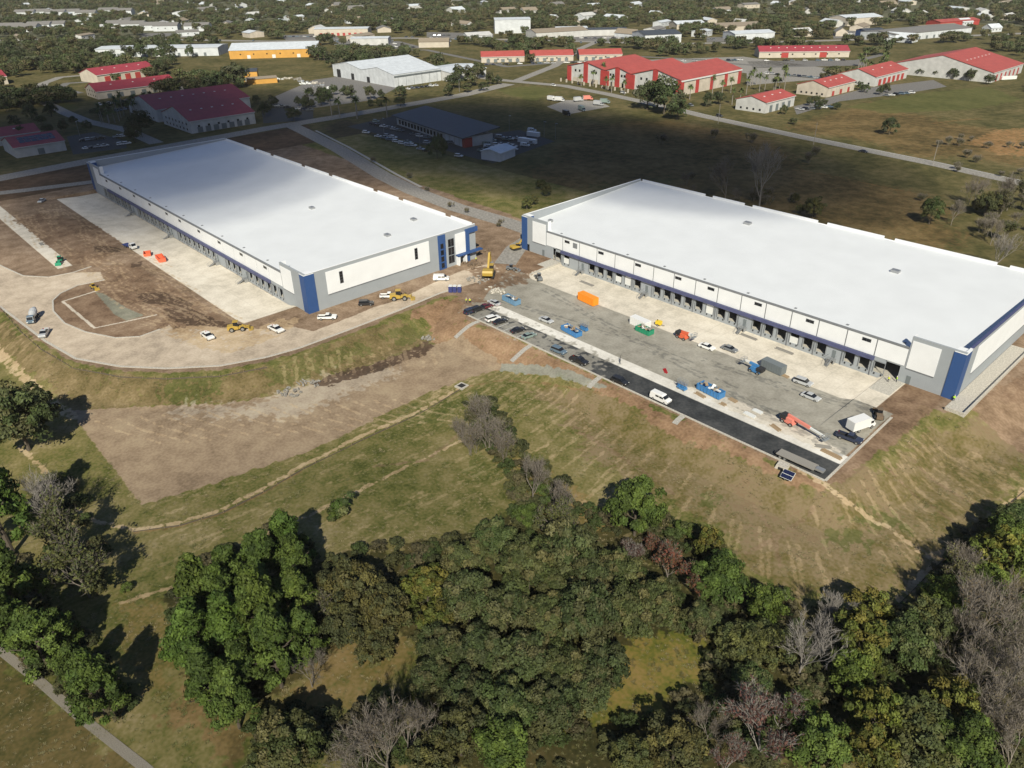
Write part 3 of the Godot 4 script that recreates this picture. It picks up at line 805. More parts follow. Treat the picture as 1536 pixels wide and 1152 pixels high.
# ------------------------------------------------------------------ the two warehouses
# x0..x1 along the dock wall, zf the plane of the dock wall (facing +Z), depth behind it
func warehouse(label: String, x0: float, x1: float, zf: float, depth: float, raised: float, panel: float, shut: Array, stairs: Array, win_x: Array, drive_in: Array) -> Node3D:
	var L := x1 - x0
	var o := thing("warehouse", label, "warehouse", Vector3(x0, 0, zf), 0.0, "")
	var grey: Material = mats["grey_wall"]
	var trim: Material = mats["trim_grey"]
	var white: Material = mats["white_wall"]
	var blue: Material = mats["blue_wall"]
	var low := 9.85
	var top := 12.9
	var zb := -depth
	# roof membrane falls from the back parapet towards the dock wall
	var rf := Shape.new()
	rf.prism(PackedVector2Array([Vector2(zb + 0.25, 11.6), Vector2(-0.25, 8.9), Vector2(-0.25, 9.5), Vector2(zb + 0.25, 12.2)]), -L + 0.25, -0.25, Transform3D(Basis(Vector3(0, 0, 1), Vector3.UP, Vector3(-1, 0, 0)), Vector3.ZERO))
	var roof := part(o, "roof", rf.mesh(), mats["roof_white"])
	part(o, "floor", bx(Vector3(0.4, -0.3, zb + 0.4), Vector3(L - 0.4, 0.06, -0.4)), mats["concrete"])
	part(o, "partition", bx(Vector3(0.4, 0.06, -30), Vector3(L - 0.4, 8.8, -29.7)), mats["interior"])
	# dock wall: piers, sills and lintels around real openings
	var n := int(round((L - 2 * raised) / panel))
	var pw := (L - 2 * raised) / n
	var openings := []
	for i in n:
		for h in 2:
			var cx := raised + pw * (i + 0.25 + 0.5 * h)
			var slot := i * 2 + h
			if slot in stairs or slot in [0, 2 * n - 1] and drive_in.size() > 0:
				continue
			openings.append([cx - 1.35, cx + 1.35, 0.12, 3.25, slot])
	for dx in drive_in:
		openings.append([dx - 1.9, dx + 1.9, -0.2, 4.25, -1])
	openings.sort_custom(func(a, b): return a[0] < b[0])
	var at := raised
	for q in openings + [[L - raised, L - raised, 0, 0, -2]]:
		if q[0] - at > 0.05:
			part(o, "pier", bx(Vector3(at, -1.6, -0.35), Vector3(q[0], 4.6, 0)), grey)
		at = q[1]
		if q[4] == -2:
			break
		part(o, "lintel", bx(Vector3(q[0], q[3], -0.35), Vector3(q[1], 4.6, -0.002)), grey)
		if q[4] >= 0:
			part(o, "sill", bx(Vector3(q[0], -1.6, -0.35), Vector3(q[1], q[2], -0.002)), grey)
			var d := Shape.new()
			d.box(Vector3(q[0] - 0.14, q[2] - 0.02, 0.002), Vector3(q[0], q[3] + 0.12, 0.16))
			d.box(Vector3(q[1], q[2] - 0.02, 0.002), Vector3(q[1] + 0.14, q[3] + 0.12, 0.16))
			d.box(Vector3(q[0] - 0.14, q[3] + 0.1, 0.003), Vector3(q[1] + 0.14, q[3] + 0.26, 0.2))
			var dd := part(o, "dock_door", d.mesh(), trim)
			for k in [q[0] + 0.3, q[1] - 0.6]:
				part(dd, "bumper", bx(Vector3(k, -0.42, 0.003), Vector3(k + 0.3, 0.1, 0.12)), mats["rubber"])
			if q[4] in shut:
				part(dd, "door_panel", bx(Vector3(q[0], q[2], -0.2), Vector3(q[1], q[3] - (1.2 if q[4] % 2 == 0 else 0.0), -0.14)), mats["door_white"])
	# upper white panels between grey pilasters
	part(o, "upper_wall", bx(Vector3(raised, 4.6, -0.4), Vector3(L - raised, low - 0.5, 0)), trim)
	part(o, "coping", bx(Vector3(raised, low - 0.5, -0.45), Vector3(L - raised, low, 0.1)), trim)
	for i in n:
		var pn := part(o, "wall_panel", bx(Vector3(raised + pw * i + (0.16 if i else 0.05), 4.62, 0), Vector3(raised + pw * (i + 1) - 0.16, low - 0.52, 0.09)), white)
		if i > 0:
			part(o, "downpipe", bx(Vector3(raised + pw * i - 0.07, -1.2, 0.12), Vector3(raised + pw * i + 0.07, 4.5, 0.26)), trim)
	var b0 := raised + pw * 0.95
	var b1 := L - raised - pw * 0.95
	part(o, "blue_band", bx(Vector3(b0, 3.55, 0.21), Vector3(b1, 4.6, 0.75)), mats["band_blue"])
	for wx in win_x:
		var w := part(o, "window", bx(Vector3(wx - 1.2, 7.82, 0.09), Vector3(wx + 1.2, 8.78, 0.13)), trim)
		for k in 2:
			part(w, "pane", bx(Vector3(wx - 1.1 + k * 1.13, 7.9, 0.13), Vector3(wx - 0.03 + k * 1.13, 8.7, 0.15)), mats["glass_dark"])
	# raised end bays
	for e in 2:
		var xa := 0.0 if e == 0 else L - raised
		var xb := raised if e == 0 else L
		var wd := raised - 10.8
		part(o, "end_bay", bx(Vector3(xa, -1.6, -0.6), Vector3(xb, 13.0, 0.001)), grey)
		var pa := xb - 8.4 if e == 0 else xa + 0.5
		pa = xa + raised - 7.2 if e == 0 else xa + 0.35
		part(o, "wall_panel", bx(Vector3(pa, 4.3, 0.001), Vector3(pa + 6.8, 12.0, 0.1)), white)
		part(o, "panel_trim", bx(Vector3(pa, 4.05, 0.001), Vector3(pa + 6.8, 4.29, 0.14)), trim)
		part(o, "return_parapet", bx(Vector3(xa if e else xb - 0.35, 9.0, -2.2), Vector3(xa + 0.35 if e else xb, 12.98, -0.61)), white)
		var ca := -0.16 if e == 0 else L - 2.7
		var cl := Shape.new()
		cl.box(Vector3(ca, -1.0, -2.8 - 0.6), Vector3(ca + 2.86, 12.55, 0.16))
		part(o, "blue_corner", cl.mesh(), blue)
		part(o, "corner_cap", bx(Vector3(ca + 0.02, 12.56, -3.35), Vector3(ca + 2.84, 12.72, 0.14)), white)
		if drive_in.size() > 0:
			var px := xa + (raised - 1.6 if e == 0 else 1.6)
			part(o, "service_door", bx(Vector3(px - 0.55, 0.05, 0.002), Vector3(px + 0.55, 2.3, 0.06)), mats["door_grey"])
	# end walls and the back
	part(o, "end_wall", bx(Vector3(-0.02, -1.6, zb), Vector3(0.4, top, -0.6)), grey)
	part(o, "end_wall", bx(Vector3(L - 0.4, -1.6, zb), Vector3(L + 0.02, top, -0.6)), grey)
	part(o, "back_wall", bx(Vector3(0.4, -1.6, zb - 0.02), Vector3(L - 0.4, 12.0, zb + 0.38)), grey)
	part(o, "coping", bx(Vector3(-0.1, top, zb), Vector3(0.52, top + 0.1, -0.6)), white)
	part(o, "coping", bx(Vector3(L - 0.52, top, zb), Vector3(L + 0.1, top + 0.1, -0.6)), white)
	var x := 1.6
	var k := 0
	while x < L - 4.0:
		var len: float = [31.0, 14.0, 26.0, 20.0][k % 4]
		var xe := minf(x + len, L - 1.6)
		part(o, "back_parapet", bx(Vector3(x, 12.0, zb - 0.05), Vector3(xe, 13.05, zb + 0.4)), white)
		x = xe + 3.6
		k += 1
	part(o, "inner_parapet", bx(Vector3(0.4, 11.2, zb + 0.381), Vector3(L - 0.4, 12.4, zb + 0.5)), white)
	# hatches and vents on the membrane
	return o

func roof_height(depth: float, z: float) -> float:
	return 9.5 + 2.7 * (-z / depth)

func roof_box(o: Node3D, called: String, x: float, z: float, depth: float, s: Vector3, m: Material) -> void:
	var y := roof_height(depth, z)
	part(o, called, bx(Vector3(x - s.x / 2, y - 0.15, z - s.z / 2), Vector3(x + s.x / 2, y + s.y, z + s.z / 2)), m)

func dock_stairs(o: Node3D, x: float, side := 1.0) -> void:
	var st := Shape.new()
	st.box(Vector3(x - 1.0, -0.05, 0.05), Vector3(x + 1.0, 0.1, 1.7))
	for i in 6:
		st.box(Vector3(x - 0.55, -0.25 - i * 0.2, 1.72 + i * 0.42), Vector3(x + 0.55, -0.17 - i * 0.2, 2.14 + i * 0.42))
	st.box(Vector3(x - 0.95, -1.3, 0.1), Vector3(x - 0.85, -0.05, 1.65))
	st.box(Vector3(x + 0.85, -1.3, 0.1), Vector3(x + 0.95, -0.05, 1.65))
	var s := part(o, "stairs", st.mesh(), mats["metal"])
	var r := Shape.new()
	for e in [-1.0, 1.0]:
		r.tube(Vector3(x + e * 0.6, 1.0, 1.7), Vector3(x + e * 0.6, -0.2, 4.3), 0.045, 0.045, 5)
		r.tube(Vector3(x + e * 0.6, 0.1, 1.7), Vector3(x + e * 0.6, 1.0, 1.7), 0.045, 0.045, 5)
		r.tube(Vector3(x + e * 0.6, -1.2, 4.25), Vector3(x + e * 0.6, -0.2, 4.25), 0.045, 0.045, 5)
		r.tube(Vector3(x + e, 1.05, 0.1), Vector3(x + e, 1.05, 1.7), 0.045, 0.045, 5)
		r.tube(Vector3(x + e, 0.05, 1.68), Vector3(x + e, 1.05, 1.68), 0.045, 0.045, 5)
	part(s, "railing", r.mesh(), mats["rail"])
	part(o, "service_door", bx(Vector3(x - 0.5, 0.12, 0.002), Vector3(x + 0.5, 2.3, 0.06)), mats["door_grey"])

func make_warehouses() -> void:
	# the far-left one
	var a := warehouse("long white warehouse with a blue entrance portal beside the ring road and island", -202.0, 0.0, 0.0, 68.8, 15.3, 8.57, [], [8, 9, 18, 19, 28, 29, 33], [24.0, 41.6, 58.3, 75.9, 93.7, 106.6, 124.2, 141.5, 158.8, 176.0], [])
	for x in [52.5, 94.5, 137.0, 160.0]:
		dock_stairs(a, x)
	part(a, "wall_panel", bx(Vector3(202.02, 4.4, -47.8), Vector3(202.14, 11.8, -7.4)), mats["white_wall"])
	part(a, "panel_trim", bx(Vector3(202.02, 4.15, -47.8), Vector3(202.2, 4.39, -7.4)), mats["trim_grey"])
	for z in [-12.7, -42.2]:
		var w := part(a, "window", bx(Vector3(202.14, 6.7, z - 0.65), Vector3(202.2, 10.7, z + 0.65)), mats["trim_grey"])
		for k in 4:
			part(w, "pane", bx(Vector3(202.2, 6.8 + k * 0.97, z - 0.55), Vector3(202.22, 7.7 + k * 0.97, z + 0.55)), mats["glass_dark"])
	part(a, "blue_column", bx(Vector3(201.8, -0.6, -54.9), Vector3(202.3, 12.5, -51.7)), mats["blue_wall"])
	for k in 4:
		part(a, "window", bx(Vector3(202.3, 0.6 + k * 2.35, -53.9), Vector3(202.34, 2.4 + k * 2.35, -52.6)), mats["glass_dark"])
	for k in 3:
		var g := part(a, "entrance_window", bx(Vector3(202.02, 1.2 + k * 3.05, -58.8), Vector3(202.08, 4.1 + k * 3.05, -56.1)), mats["trim_grey"])
		for e in 2:
			part(g, "pane", bx(Vector3(202.08, 1.3 + k * 3.05, -58.7 + e * 1.32), Vector3(202.11, 4.0 + k * 3.05, -57.5 + e * 1.32)), mats["glass_dark"])
	part(a, "wall_panel", bx(Vector3(202.02, 3.9, -63.8), Vector3(202.4, 11.3, -59.4)), mats["white_wall"])
	part(a, "entrance_window", bx(Vector3(202.03, 0.1, -63.6), Vector3(202.06, 3.3, -59.6)), mats["glass_dark"])
	for z in [-59.8, -62.9]:
		part(a, "white_post", bx(Vector3(202.1, -0.5, z - 0.35), Vector3(203.6, 3.2, z + 0.35)), mats["white_wall"])
	part(a, "blue_column", bx(Vector3(201.7, -0.5, -65.4), Vector3(202.7, 12.0, -63.9)), mats["blue_wall"])
	part(a, "blue_beam", bx(Vector3(201.7, 10.4, -69.4), Vector3(202.7, 12.05, -65.4)), mats["blue_wall"])
	part(a, "canopy", bx(Vector3(202.1, 3.35, -70.6), Vector3(203.8, 3.8, -59.3)), mats["blue_wall"])
	for i in [[138.0, -40.0], [180.0, -58.0], [186.0, -42.0]]:
		roof_box(a, "roof_vent", i[0], i[1], 68.8, Vector3(2.2, 0.7, 1.6), mats["metal"])
	roof_box(a, "roof_hatch", 198.4, -5.0, 68.8, Vector3(1.6, 1.0, 1.4), mats["metal"])
	for i in 10:
		roof_box(a, "roof_drain", 20.0 + i * 17.1, -2.2, 68.8, Vector3(0.7, 0.12, 0.7), mats["trim_grey"])
	# the one on the right
	var b := warehouse("white warehouse with open dock doors above the busy grey yard", 4.8, 158.5, -87.66, 68.8, 12.7, 8.02, [2, 8, 9, 17, 24], [3, 4, 11, 20, 27], [22.9, 38.6, 54.5, 70.4, 82.4, 98.4, 114.4, 130.3], [17.8, 138.1])
	for x in [30.5, 58.6, 95.0, 122.7]:
		dock_stairs(b, x)
	var lv := part(b, "louvre", bx(Vector3(25.7, 6.9, 0.09), Vector3(27.7, 8.7, 0.14)), mats["trim_grey"])
	part(b, "entrance_recess", bx(Vector3(2.9, 0.0, 0.17), Vector3(4.0, 2.6, 0.2)), mats["glass_dark"])
	part(b, "wall_panel", bx(Vector3(153.72, 4.3, -66.0), Vector3(153.84, 11.8, -8.5)), mats["white_wall"])
	part(b, "panel_trim", bx(Vector3(153.72, 4.05, -66.0), Vector3(153.9, 4.29, -8.5)), mats["trim_grey"])
	part(b, "blue_coping", bx(Vector3(153.18, 13.0, -66.0), Vector3(153.86, 13.12, -3.6)), mats["band_blue"])
	for i in [[118.0, -44.0], [62.0, -52.0]]:
		roof_box(b, "roof_vent", i[0], i[1], 68.8, Vector3(2.4, 0.8, 1.8), mats["metal"])
	roof_box(b, "roof_hatch", 9.6, -2.4, 68.8, Vector3(1.5, 0.9, 1.2), mats["metal"])
	roof_box(b, "roof_hatch", 6.4, -8.4, 68.8, Vector3(1.5, 0.9, 1.2), mats["metal"])
	for i in 9:
		roof_box(b, "roof_drain", 18.0 + i * 15.1, -2.2, 68.8, Vector3(0.7, 0.12, 0.7), mats["trim_grey"])
	# low retaining wall round the near corner
	var rw := thing("retaining_wall", "low pale concrete retaining wall wrapping the blue corner of the warehouse", "retaining wall")
	part(rw, "wall", bx(Vector3(158.9, -3.0, -81.9), Vector3(163.4, 0.9, -81.5)), mats["kerb"])
	part(rw, "wall", bx(Vector3(163.0, -3.0, -132), Vector3(163.4, 0.9, -81.91)), mats["kerb"])
	structure("pavement", laid(rect(158.6, 163.0, -130, -81.9), 0.1, 4.0).mesh(), mats["kerb"])

# ------------------------------------------------------------------ the district behind
# a shed: walls, pitched roof with its ridge along z (or x), doors and windows on the sides seen from the site
func shed(called: String, label: String, at: Vector3, turn: float, w: float, d: float, eave: float, ridge: float, wallm: String, roofm: String, opts := {}) -> Node3D:
	# local: x from -w/2 to w/2, z from -d/2 to d/2, ridge along z
	var o := thing(called, label, opts.get("cat", "building"), at, turn, opts.get("group", ""))
	var hw := w / 2
	var hd := d / 2
	var body := Shape.new()
	body.prism(PackedVector2Array([Vector2(-hw, -0.5), Vector2(hw, -0.5), Vector2(hw, eave), Vector2(0, ridge), Vector2(-hw, eave)]), -hd, hd)
	part(o, "wall", body.mesh(), mats[wallm])
	var r := Shape.new()
	var ov := 0.5
	var sl := (ridge - eave) / hw
	r.prism(PackedVector2Array([Vector2(-hw - ov, eave - sl * ov), Vector2(0, ridge), Vector2(hw + ov, eave - sl * ov), Vector2(hw + ov, eave - sl * ov + 0.3), Vector2(0, ridge + 0.3), Vector2(-hw - ov, eave - sl * ov + 0.3)]), -hd - 0.4, hd + 0.4)
	var rf := part(o, "roof", r.mesh(), mats[roofm])
	if opts.get("vents", 0) > 0:
		for i in opts.vents:
			var z: float = lerpf(-hd * 0.82, hd * 0.82, (i + 0.5) / opts.vents)
			var y: float = eave + sl * hw * 0.62
			part(rf, "skylight", bx(Vector3(hw * 0.38 - 0.5, y - 0.2, z - 0.6), Vector3(hw * 0.38 + 0.5, y + 0.5, z + 0.6)), mats["door_white"])
	if opts.get("gutter", true):
		for e in [-1.0, 1.0]:
			part(rf, "eave_trim", bx(Vector3(e * (hw + ov) - 0.12, eave - sl * ov - 0.25, -hd - 0.4), Vector3(e * (hw + ov) + 0.12, eave - sl * ov + 0.1, hd + 0.4)), mats["door_white"])
	var doorm: String = opts.get("doorm", "door_grey")
	var nd: int = opts.get("doors", 0)
	for e in opts.get("door_sides", [1.0]):
		for i in nd:
			var z: float = lerpf(-hd * 0.85, hd * 0.85, (i + 0.5) / nd)
			var hh: float = minf(eave - 0.8, opts.get("door_h", 3.4))
			var ww: float = opts.get("door_w", 1.7)
			part(o, "roller_door", bx(Vector3(e * hw - 0.06, 0.1, z - ww), Vector3(e * hw + 0.06, hh, z + ww)), mats[doorm])
	var nw: int = opts.get("windows", 0)
	for e in opts.get("win_ends", [1.0]):
		for i in nw:
			for f in opts.get("floors", 1):
				var x: float = lerpf(-hw * 0.85, hw * 0.85, (i + 0.5) / nw)
				part(o, "window", bx(Vector3(x - 0.7, 1.2 + f * 3.2, e * hd - 0.05), Vector3(x + 0.7, 2.5 + f * 3.2, e * hd + 0.05)), mats["glass_dark"])
	var ns: int = opts.get("side_windows", 0)
	for i in ns:
		var z: float = lerpf(-hd * 0.9, hd * 0.9, (i + 0.5) / ns)
		part(o, "window", bx(Vector3(hw - 0.05, eave * 0.45, z - 0.7), Vector3(hw + 0.05, eave * 0.45 + 1.2, z + 0.7)), mats["glass_dark"])
	return o

func houses(label: String, group: String, rows: Array) -> void:
	for k in rows.size():
		var a: Array = rows[k]
		var where := "," if rows.size() == 1 else " in the %s row," % ORDINAL[k]
		for i in range(0, a.size(), 9):
			shed("house", label + where + " " + ORDINAL[i / 9] + " from the left", Vector3(a[i], 0, a[i + 1]), deg_to_rad(a[i + 2]), a[i + 3], a[i + 4], a[i + 5], a[i + 6], a[i + 7], a[i + 8], {"gutter": false, "cat": "house", "group": group, "side_windows": 3})

func make_far_buildings() -> void:
	var R := "red_roof"
	var C := "crimson_roof"
	shed("shed", "crimson-roofed shed nearest the road corner, in cloud shade before its twin", Vector3(-312, 0, -107), 0, 44, 43, 7.4, 13.6, "pale_wall", C, {"vents": 5, "doors": 7, "windows": 7, "floors": 2, "side_windows": 6, "group": "crimson-roofed sheds"})
	shed("shed", "crimson-roofed shed directly behind the one at the road corner", Vector3(-368, 0, -118), 0, 52, 66, 8.0, 14.0, "pale_wall", C, {"vents": 7, "doors": 5, "windows": 6, "group": "crimson-roofed sheds"})
	shed("shed", "sunlit crimson-roofed shed with a gabled porch end by the crescent road", Vector3(-481, 0, -118), 0, 26, 62, 5.6, 10.2, "cream_wall", C, {"vents": 3, "doors": 6, "windows": 4, "floors": 2, "win_ends": [1.0], "group": "crimson-roofed sheds"})
	shed("shed", "crimson-roofed shed with red roller doors behind the crescent road", Vector3(-572, 0, -139), deg_to_rad(12), 28, 56, 6.8, 11.0, "cream_wall", C, {"vents": 4, "doors": 5, "doorm": "red_wall", "door_h": 5.0, "door_w": 2.6, "group": "crimson-roofed sheds"})
	var sf := shed("shed", "low crimson-roofed shed with dark solar panels beside the dark car park", Vector3(-313, 0, -3), 0, 26, 26, 5.6, 9.2, "pale_wall", C, {"vents": 0, "doors": 1, "group": "crimson-roofed sheds"})
	for i in 6:
		for j in 2:
			var t := Transform3D(Basis(Vector3(0, 0, 1), -atan2(3.6, 13.0)), Vector3(4.2 + j * 3.6, 8.35 - j * 1.0, -8.5 + i * 3.1))
			var s := Shape.new()
			s.cbox(Vector3.ZERO, Vector3(3.4, 0.1, 2.9), t)
			part(sf, "solar_panel", s.mesh(), mats["solar"])
	shed("shed", "small crimson-roofed shed behind the one with solar panels", Vector3(-352, 0, 6), 0, 20, 40, 5.2, 8.4, "pale_wall", C, {"vents": 2, "side_windows": 4, "group": "crimson-roofed sheds"})
	shed("shed", "crimson-roofed shed with red doors standing alone past the crescent road", Vector3(-626, 0, -44), 0, 26, 30, 6.4, 10.2, "cream_wall", C, {"vents": 2, "doors": 2, "doorm": "red_wall", "group": "crimson-roofed sheds"})
	# white metal warehouse with two gables
	var ww := thing("metal_warehouse", "white metal warehouse with a double gable and bright roof", "warehouse", Vector3(-388, 0, -300))
	for k in 2:
		var s := Shape.new()
		var xo := -23.2 + k * 46.6
		s.prism(PackedVector2Array([Vector2(xo - 23.2, -0.5), Vector2(xo + 23.2, -0.5), Vector2(xo + 23.2, 9.4), Vector2(xo, 13.2), Vector2(xo - 23.2, 9.4)]), -24 - 18 * (1 - k), 24)
		part(ww, "wall", s.mesh(), mats["metal_wall"])
		var r := Shape.new()
		r.prism(PackedVector2Array([Vector2(xo - 23.2, 9.42), Vector2(xo, 13.22), Vector2(xo + 23.2, 9.42), Vector2(xo + 23.5, 9.65), Vector2(xo, 13.5), Vector2(xo - 23.5, 9.65)]), -24.3 - 18 * (1 - k), 24.3)
		part(ww, "roof", r.mesh(), mats["metal_roof"])
	for q in [[-37.0, 6.0, 6.5], [-15.0, 4.6, 5.0], [9.0, 4.4, 4.5]]:
		part(ww, "roller_door", bx(Vector3(q[0] - q[1] / 2, 0, 23.95), Vector3(q[0] + q[1] / 2, q[2], 24.06)), mats["dark"])
	part(ww, "eave_trim", bx(Vector3(46.7, 7.6, -24), Vector3(47.1, 8.6, 24)), mats["door_grey"])
	for i in 6:
		part(ww, "wall_seam", bx(Vector3(46.6, 0, -20 + i * 8.0), Vector3(46.72, 7.5, -19.8 + i * 8.0)), mats["door_grey"])
	shed("annex", "low flat metal annex behind the white double-gabled warehouse", Vector3(-350, 0, -345), 0, 40, 40, 7.0, 8.6, "pale_wall", "metal_roof", {})
	# dark-roofed office in cloud shade
	var dk := thing("office_building", "long pale office with a dark blue roof beside the dark car park", "office", Vector3(-176, 0, -194), deg_to_rad(-8))
	var db := Shape.new()
	db.box(Vector3(-41, -0.4, -9), Vector3(41, 5.6, 10))
	part(dk, "wall", db.mesh(), mats["pale_wall"])
	var dr := Shape.new()
	dr.prism(PackedVector2Array([Vector2(-13, 8.4), Vector2(12.5, 5.4), Vector2(12.5, 5.9), Vector2(-13, 8.9)]), -43, 43, Transform3D(Basis(Vector3(0, 0, 1), Vector3.UP, Vector3(-1, 0, 0)), Vector3.ZERO))
	part(dk, "roof", dr.mesh(), mats["slate_roof"])
	for i in 14:
		part(dk, "window", bx(Vector3(-38 + i * 4.0, 1.0, 9.95), Vector3(-35.6 + i * 4.0, 3.6, 10.06)), mats["glass_dark"])
	for i in 4:
		part(dk, "roller_door", bx(Vector3(20 + i * 5.2, 0.1, 9.95), Vector3(24 + i * 5.2, 4.2, 10.08)), mats["metal_wall"])
	part(dk, "brick_corner", bx(Vector3(38.5, -0.3, 5), Vector3(41.2, 5.2, 10.2)), mats["red_wall"])
	shed("canopy_shelter", "white canopy shelter at the corner of the dark lot", Vector3(-106, 0, -176), deg_to_rad(14), 12, 15, 4.4, 5.8, "metal_wall", "metal_roof", {"cat": "shelter"})
	# three long red strips
	for k in 3:
		var p := Vector2(-384, -434).lerp(Vector2(-322, -507), k / 2.0)
		var pos: String = ["end unit by the lane", "middle unit", "end unit nearest the big red hall"][k]
		shed("strip_shed", "red-roofed cream strip shed, " + pos + " of three in line", Vector3(p.x - 10, 0, p.y - 9), deg_to_rad(-40), 20, 42, 5.2, 9.0, "cream_wall", R, {"doors": 5, "side_windows": 4, "door_h": 3.0, "group": "red strip sheds"})
	# the big red hall: three gables facing the site
	var hall := thing("market_hall", "big red-roofed hall with three gables and red corner piers", "hall", Vector3(-205, 0, -397))
	for g in [[-58.0, -17.0, 11.2, 15.6, -62.0], [-17.0, 9.0, 11.0, 14.6, -70.0], [9.0, 57.0, 10.6, 16.4, -80.0]]:
		var s := Shape.new()
		var mx: float = (g[0] + g[1]) / 2
		s.prism(PackedVector2Array([Vector2(g[0], -0.5), Vector2(g[1], -0.5), Vector2(g[1], g[2]), Vector2(mx, g[3]), Vector2(g[0], g[2])]), g[4], 0)
		part(hall, "wall", s.mesh(), mats["pale_wall"])
		var r := Shape.new()
		r.prism(PackedVector2Array([Vector2(g[0] - 0.3, g[2]), Vector2(mx, g[3] + 0.05), Vector2(g[1] + 0.3, g[2]), Vector2(g[1] + 0.3, g[2] + 0.4), Vector2(mx, g[3] + 0.45), Vector2(g[0] - 0.3, g[2] + 0.4)]), g[4] - 0.4, 0.8)
		part(hall, "roof", r.mesh(), mats[R])
		for q in [g[0] + 2.2, mx, g[1] - 2.2]:
			part(hall, "red_pier", bx(Vector3(q - 2.2, -0.4, -0.3), Vector3(q + 2.2, (g[3] if q == mx else g[2]) - 0.1, 0.6)), mats["red_wall"])
		for q in [lerpf(g[0], g[1], 0.22), lerpf(g[0], g[1], 0.33), lerpf(g[0], g[1], 0.66), lerpf(g[0], g[1], 0.77)]:
			part(hall, "window", bx(Vector3(q - 0.9, 7.6, 0.0), Vector3(q + 0.9, 9.4, 0.08)), mats["glass_dark"])
			part(hall, "cream_base", bx(Vector3(q - 2.4, -0.3, 0.0), Vector3(q + 2.4, 3.2, 0.06)), mats["cream_wall"])
	for i in 5:
		part(hall, "red_pier", bx(Vector3(56.9, -0.4, -79.5 + i * 19.2), Vector3(57.7, 10.0, -76 + i * 19.2)), mats["red_wall"])
	for i in 4:
		part(hall, "cream_panel", bx(Vector3(56.9, 0, -75.5 + i * 19.2), Vector3(57.2, 8.8, -61 + i * 19.2)), mats["cream_wall"])
	part(hall, "eave_trim", bx(Vector3(57.0, 9.6, -80), Vector3(57.9, 10.5, 0.6)), mats["door_white"])
	# cream posts and rails of the hall's fence
	var fn := thing("boundary_fence", "fence of cream posts along the road before the red hall", "fence", Vector3(-262, 0, -388))
	for i in 16:
		part(fn, "post", bx(Vector3(i * 7.0 - 0.5, 0, -0.5 + i * 0.62), Vector3(i * 7.0 + 0.5, 2.6, 0.5 + i * 0.62)), mats["cream_wall"])
		if i < 15:
			var rs := Shape.new()
			rs.tube(Vector3(i * 7.0 + 0.5, 1.9, i * 0.62), Vector3(i * 7.0 + 6.5, 1.9, i * 0.62 + 0.62), 0.06, 0.06, 4)
			rs.tube(Vector3(i * 7.0 + 0.5, 0.5, i * 0.62), Vector3(i * 7.0 + 6.5, 0.5, i * 0.62 + 0.62), 0.06, 0.06, 4)
			part(fn, "rail", rs.mesh(), mats["dark"])
	# right-hand red roofs
	shed("workshop", "smallest red-roofed workshop by the road at the field's corner", Vector3(-78, 0, -397), 0, 22.5, 37, 6.8, 9.8, "pale_wall", R, {"vents": 3, "doors": 4, "windows": 4, "door_h": 4.4, "group": "red-roofed workshops in a stepped row"})
	shed("workshop", "red-roofed workshop with a red-gabled porch, second of the stepped row", Vector3(-78, 0, -482), 0, 24, 42, 6.8, 10.4, "cream_wall", R, {"vents": 4, "doors": 3, "doorm": "red_wall", "windows": 5, "group": "red-roofed workshops in a stepped row"})
	shed("workshop", "red-roofed workshop with a row of roller doors before a pale apron", Vector3(-77, 0, -558), 0, 30, 58, 7.0, 11.6, "pale_wall", R, {"vents": 3, "doors": 6, "doorm": "red_wall", "door_w": 2.4, "door_h": 4.6, "windows": 5, "group": "red-roofed workshops in a stepped row"})
	shed("big_hall", "large grey-gabled hall with a wide orange-red roof beside the green field", Vector3(-44, 0, -640), 0, 80, 70, 7.4, 17.0, "pale_wall", R, {"vents": 7, "doors": 6, "doorm": "red_wall", "door_h": 5.2, "cat": "hall"})
	shed("big_hall", "wide red-roofed hall partly hidden behind the grey-gabled hall", Vector3(20, 0, -800), 0, 90, 70, 8.0, 16.0, "pale_wall", R, {"vents": 8, "doors": 5, "cat": "hall"})
	shed("strip_shed", "long cream shed with a crimson roof and two red bays behind the wide car park", Vector3(-194, 0, -658), deg_to_rad(-46), 20, 86, 5.6, 9.6, "cream_wall", C, {"vents": 9, "doors": 2, "doorm": "red_wall", "door_w": 3.4, "door_h": 4.6, "side_windows": 7})
	shed("store_shed", "small blue and orange shed in the cluttered yard beyond the crimson sheds", Vector3(-470, 0, -212), deg_to_rad(-30), 16, 18, 8, 9.5, "orange_wall", "slate_roof", {"doors": 1, "gutter": false})
	shed("store_shed", "low orange open shed beside the blue and orange one", Vector3(-448, 0, -214), deg_to_rad(-20), 12, 24, 4, 5, "orange_wall", "tan_roof", {"gutter": false})
	for i in 9:
		rubble(["pale scrap heap", "white scrap heap", "grey scrap heap"][i % 3] + " in the cluttered yard, " + ["by the orange shed", "at the yard's near edge", "in the yard's middle", "at the yard's far edge", "beside the stacked pipes", "before the metal warehouse doors", "along the yard fence", "behind the dumpsters", "next to the yard's lone truck"][i], Vector3(-455 + i * 9.0 + 6.0 * sin(i * 5.0), 0.0, -232 - 12.0 * absf(sin(i * 2.3))), i * 1.1, 5.0, 2.5, 12, mats[["door_white", "kerb", "stone", "metal"][i % 4]], 2.2, "scrap_heap")
	# other large sheds farther off
	shed("long_store", "long white flat-roofed store behind the belt of trees on the left", Vector3(-718, 0, -236), deg_to_rad(-43), 34, 132, 8.0, 9.2, "metal_wall", "metal_roof", {"doors": 12, "door_w": 1.4, "gutter": false, "cat": "store"})
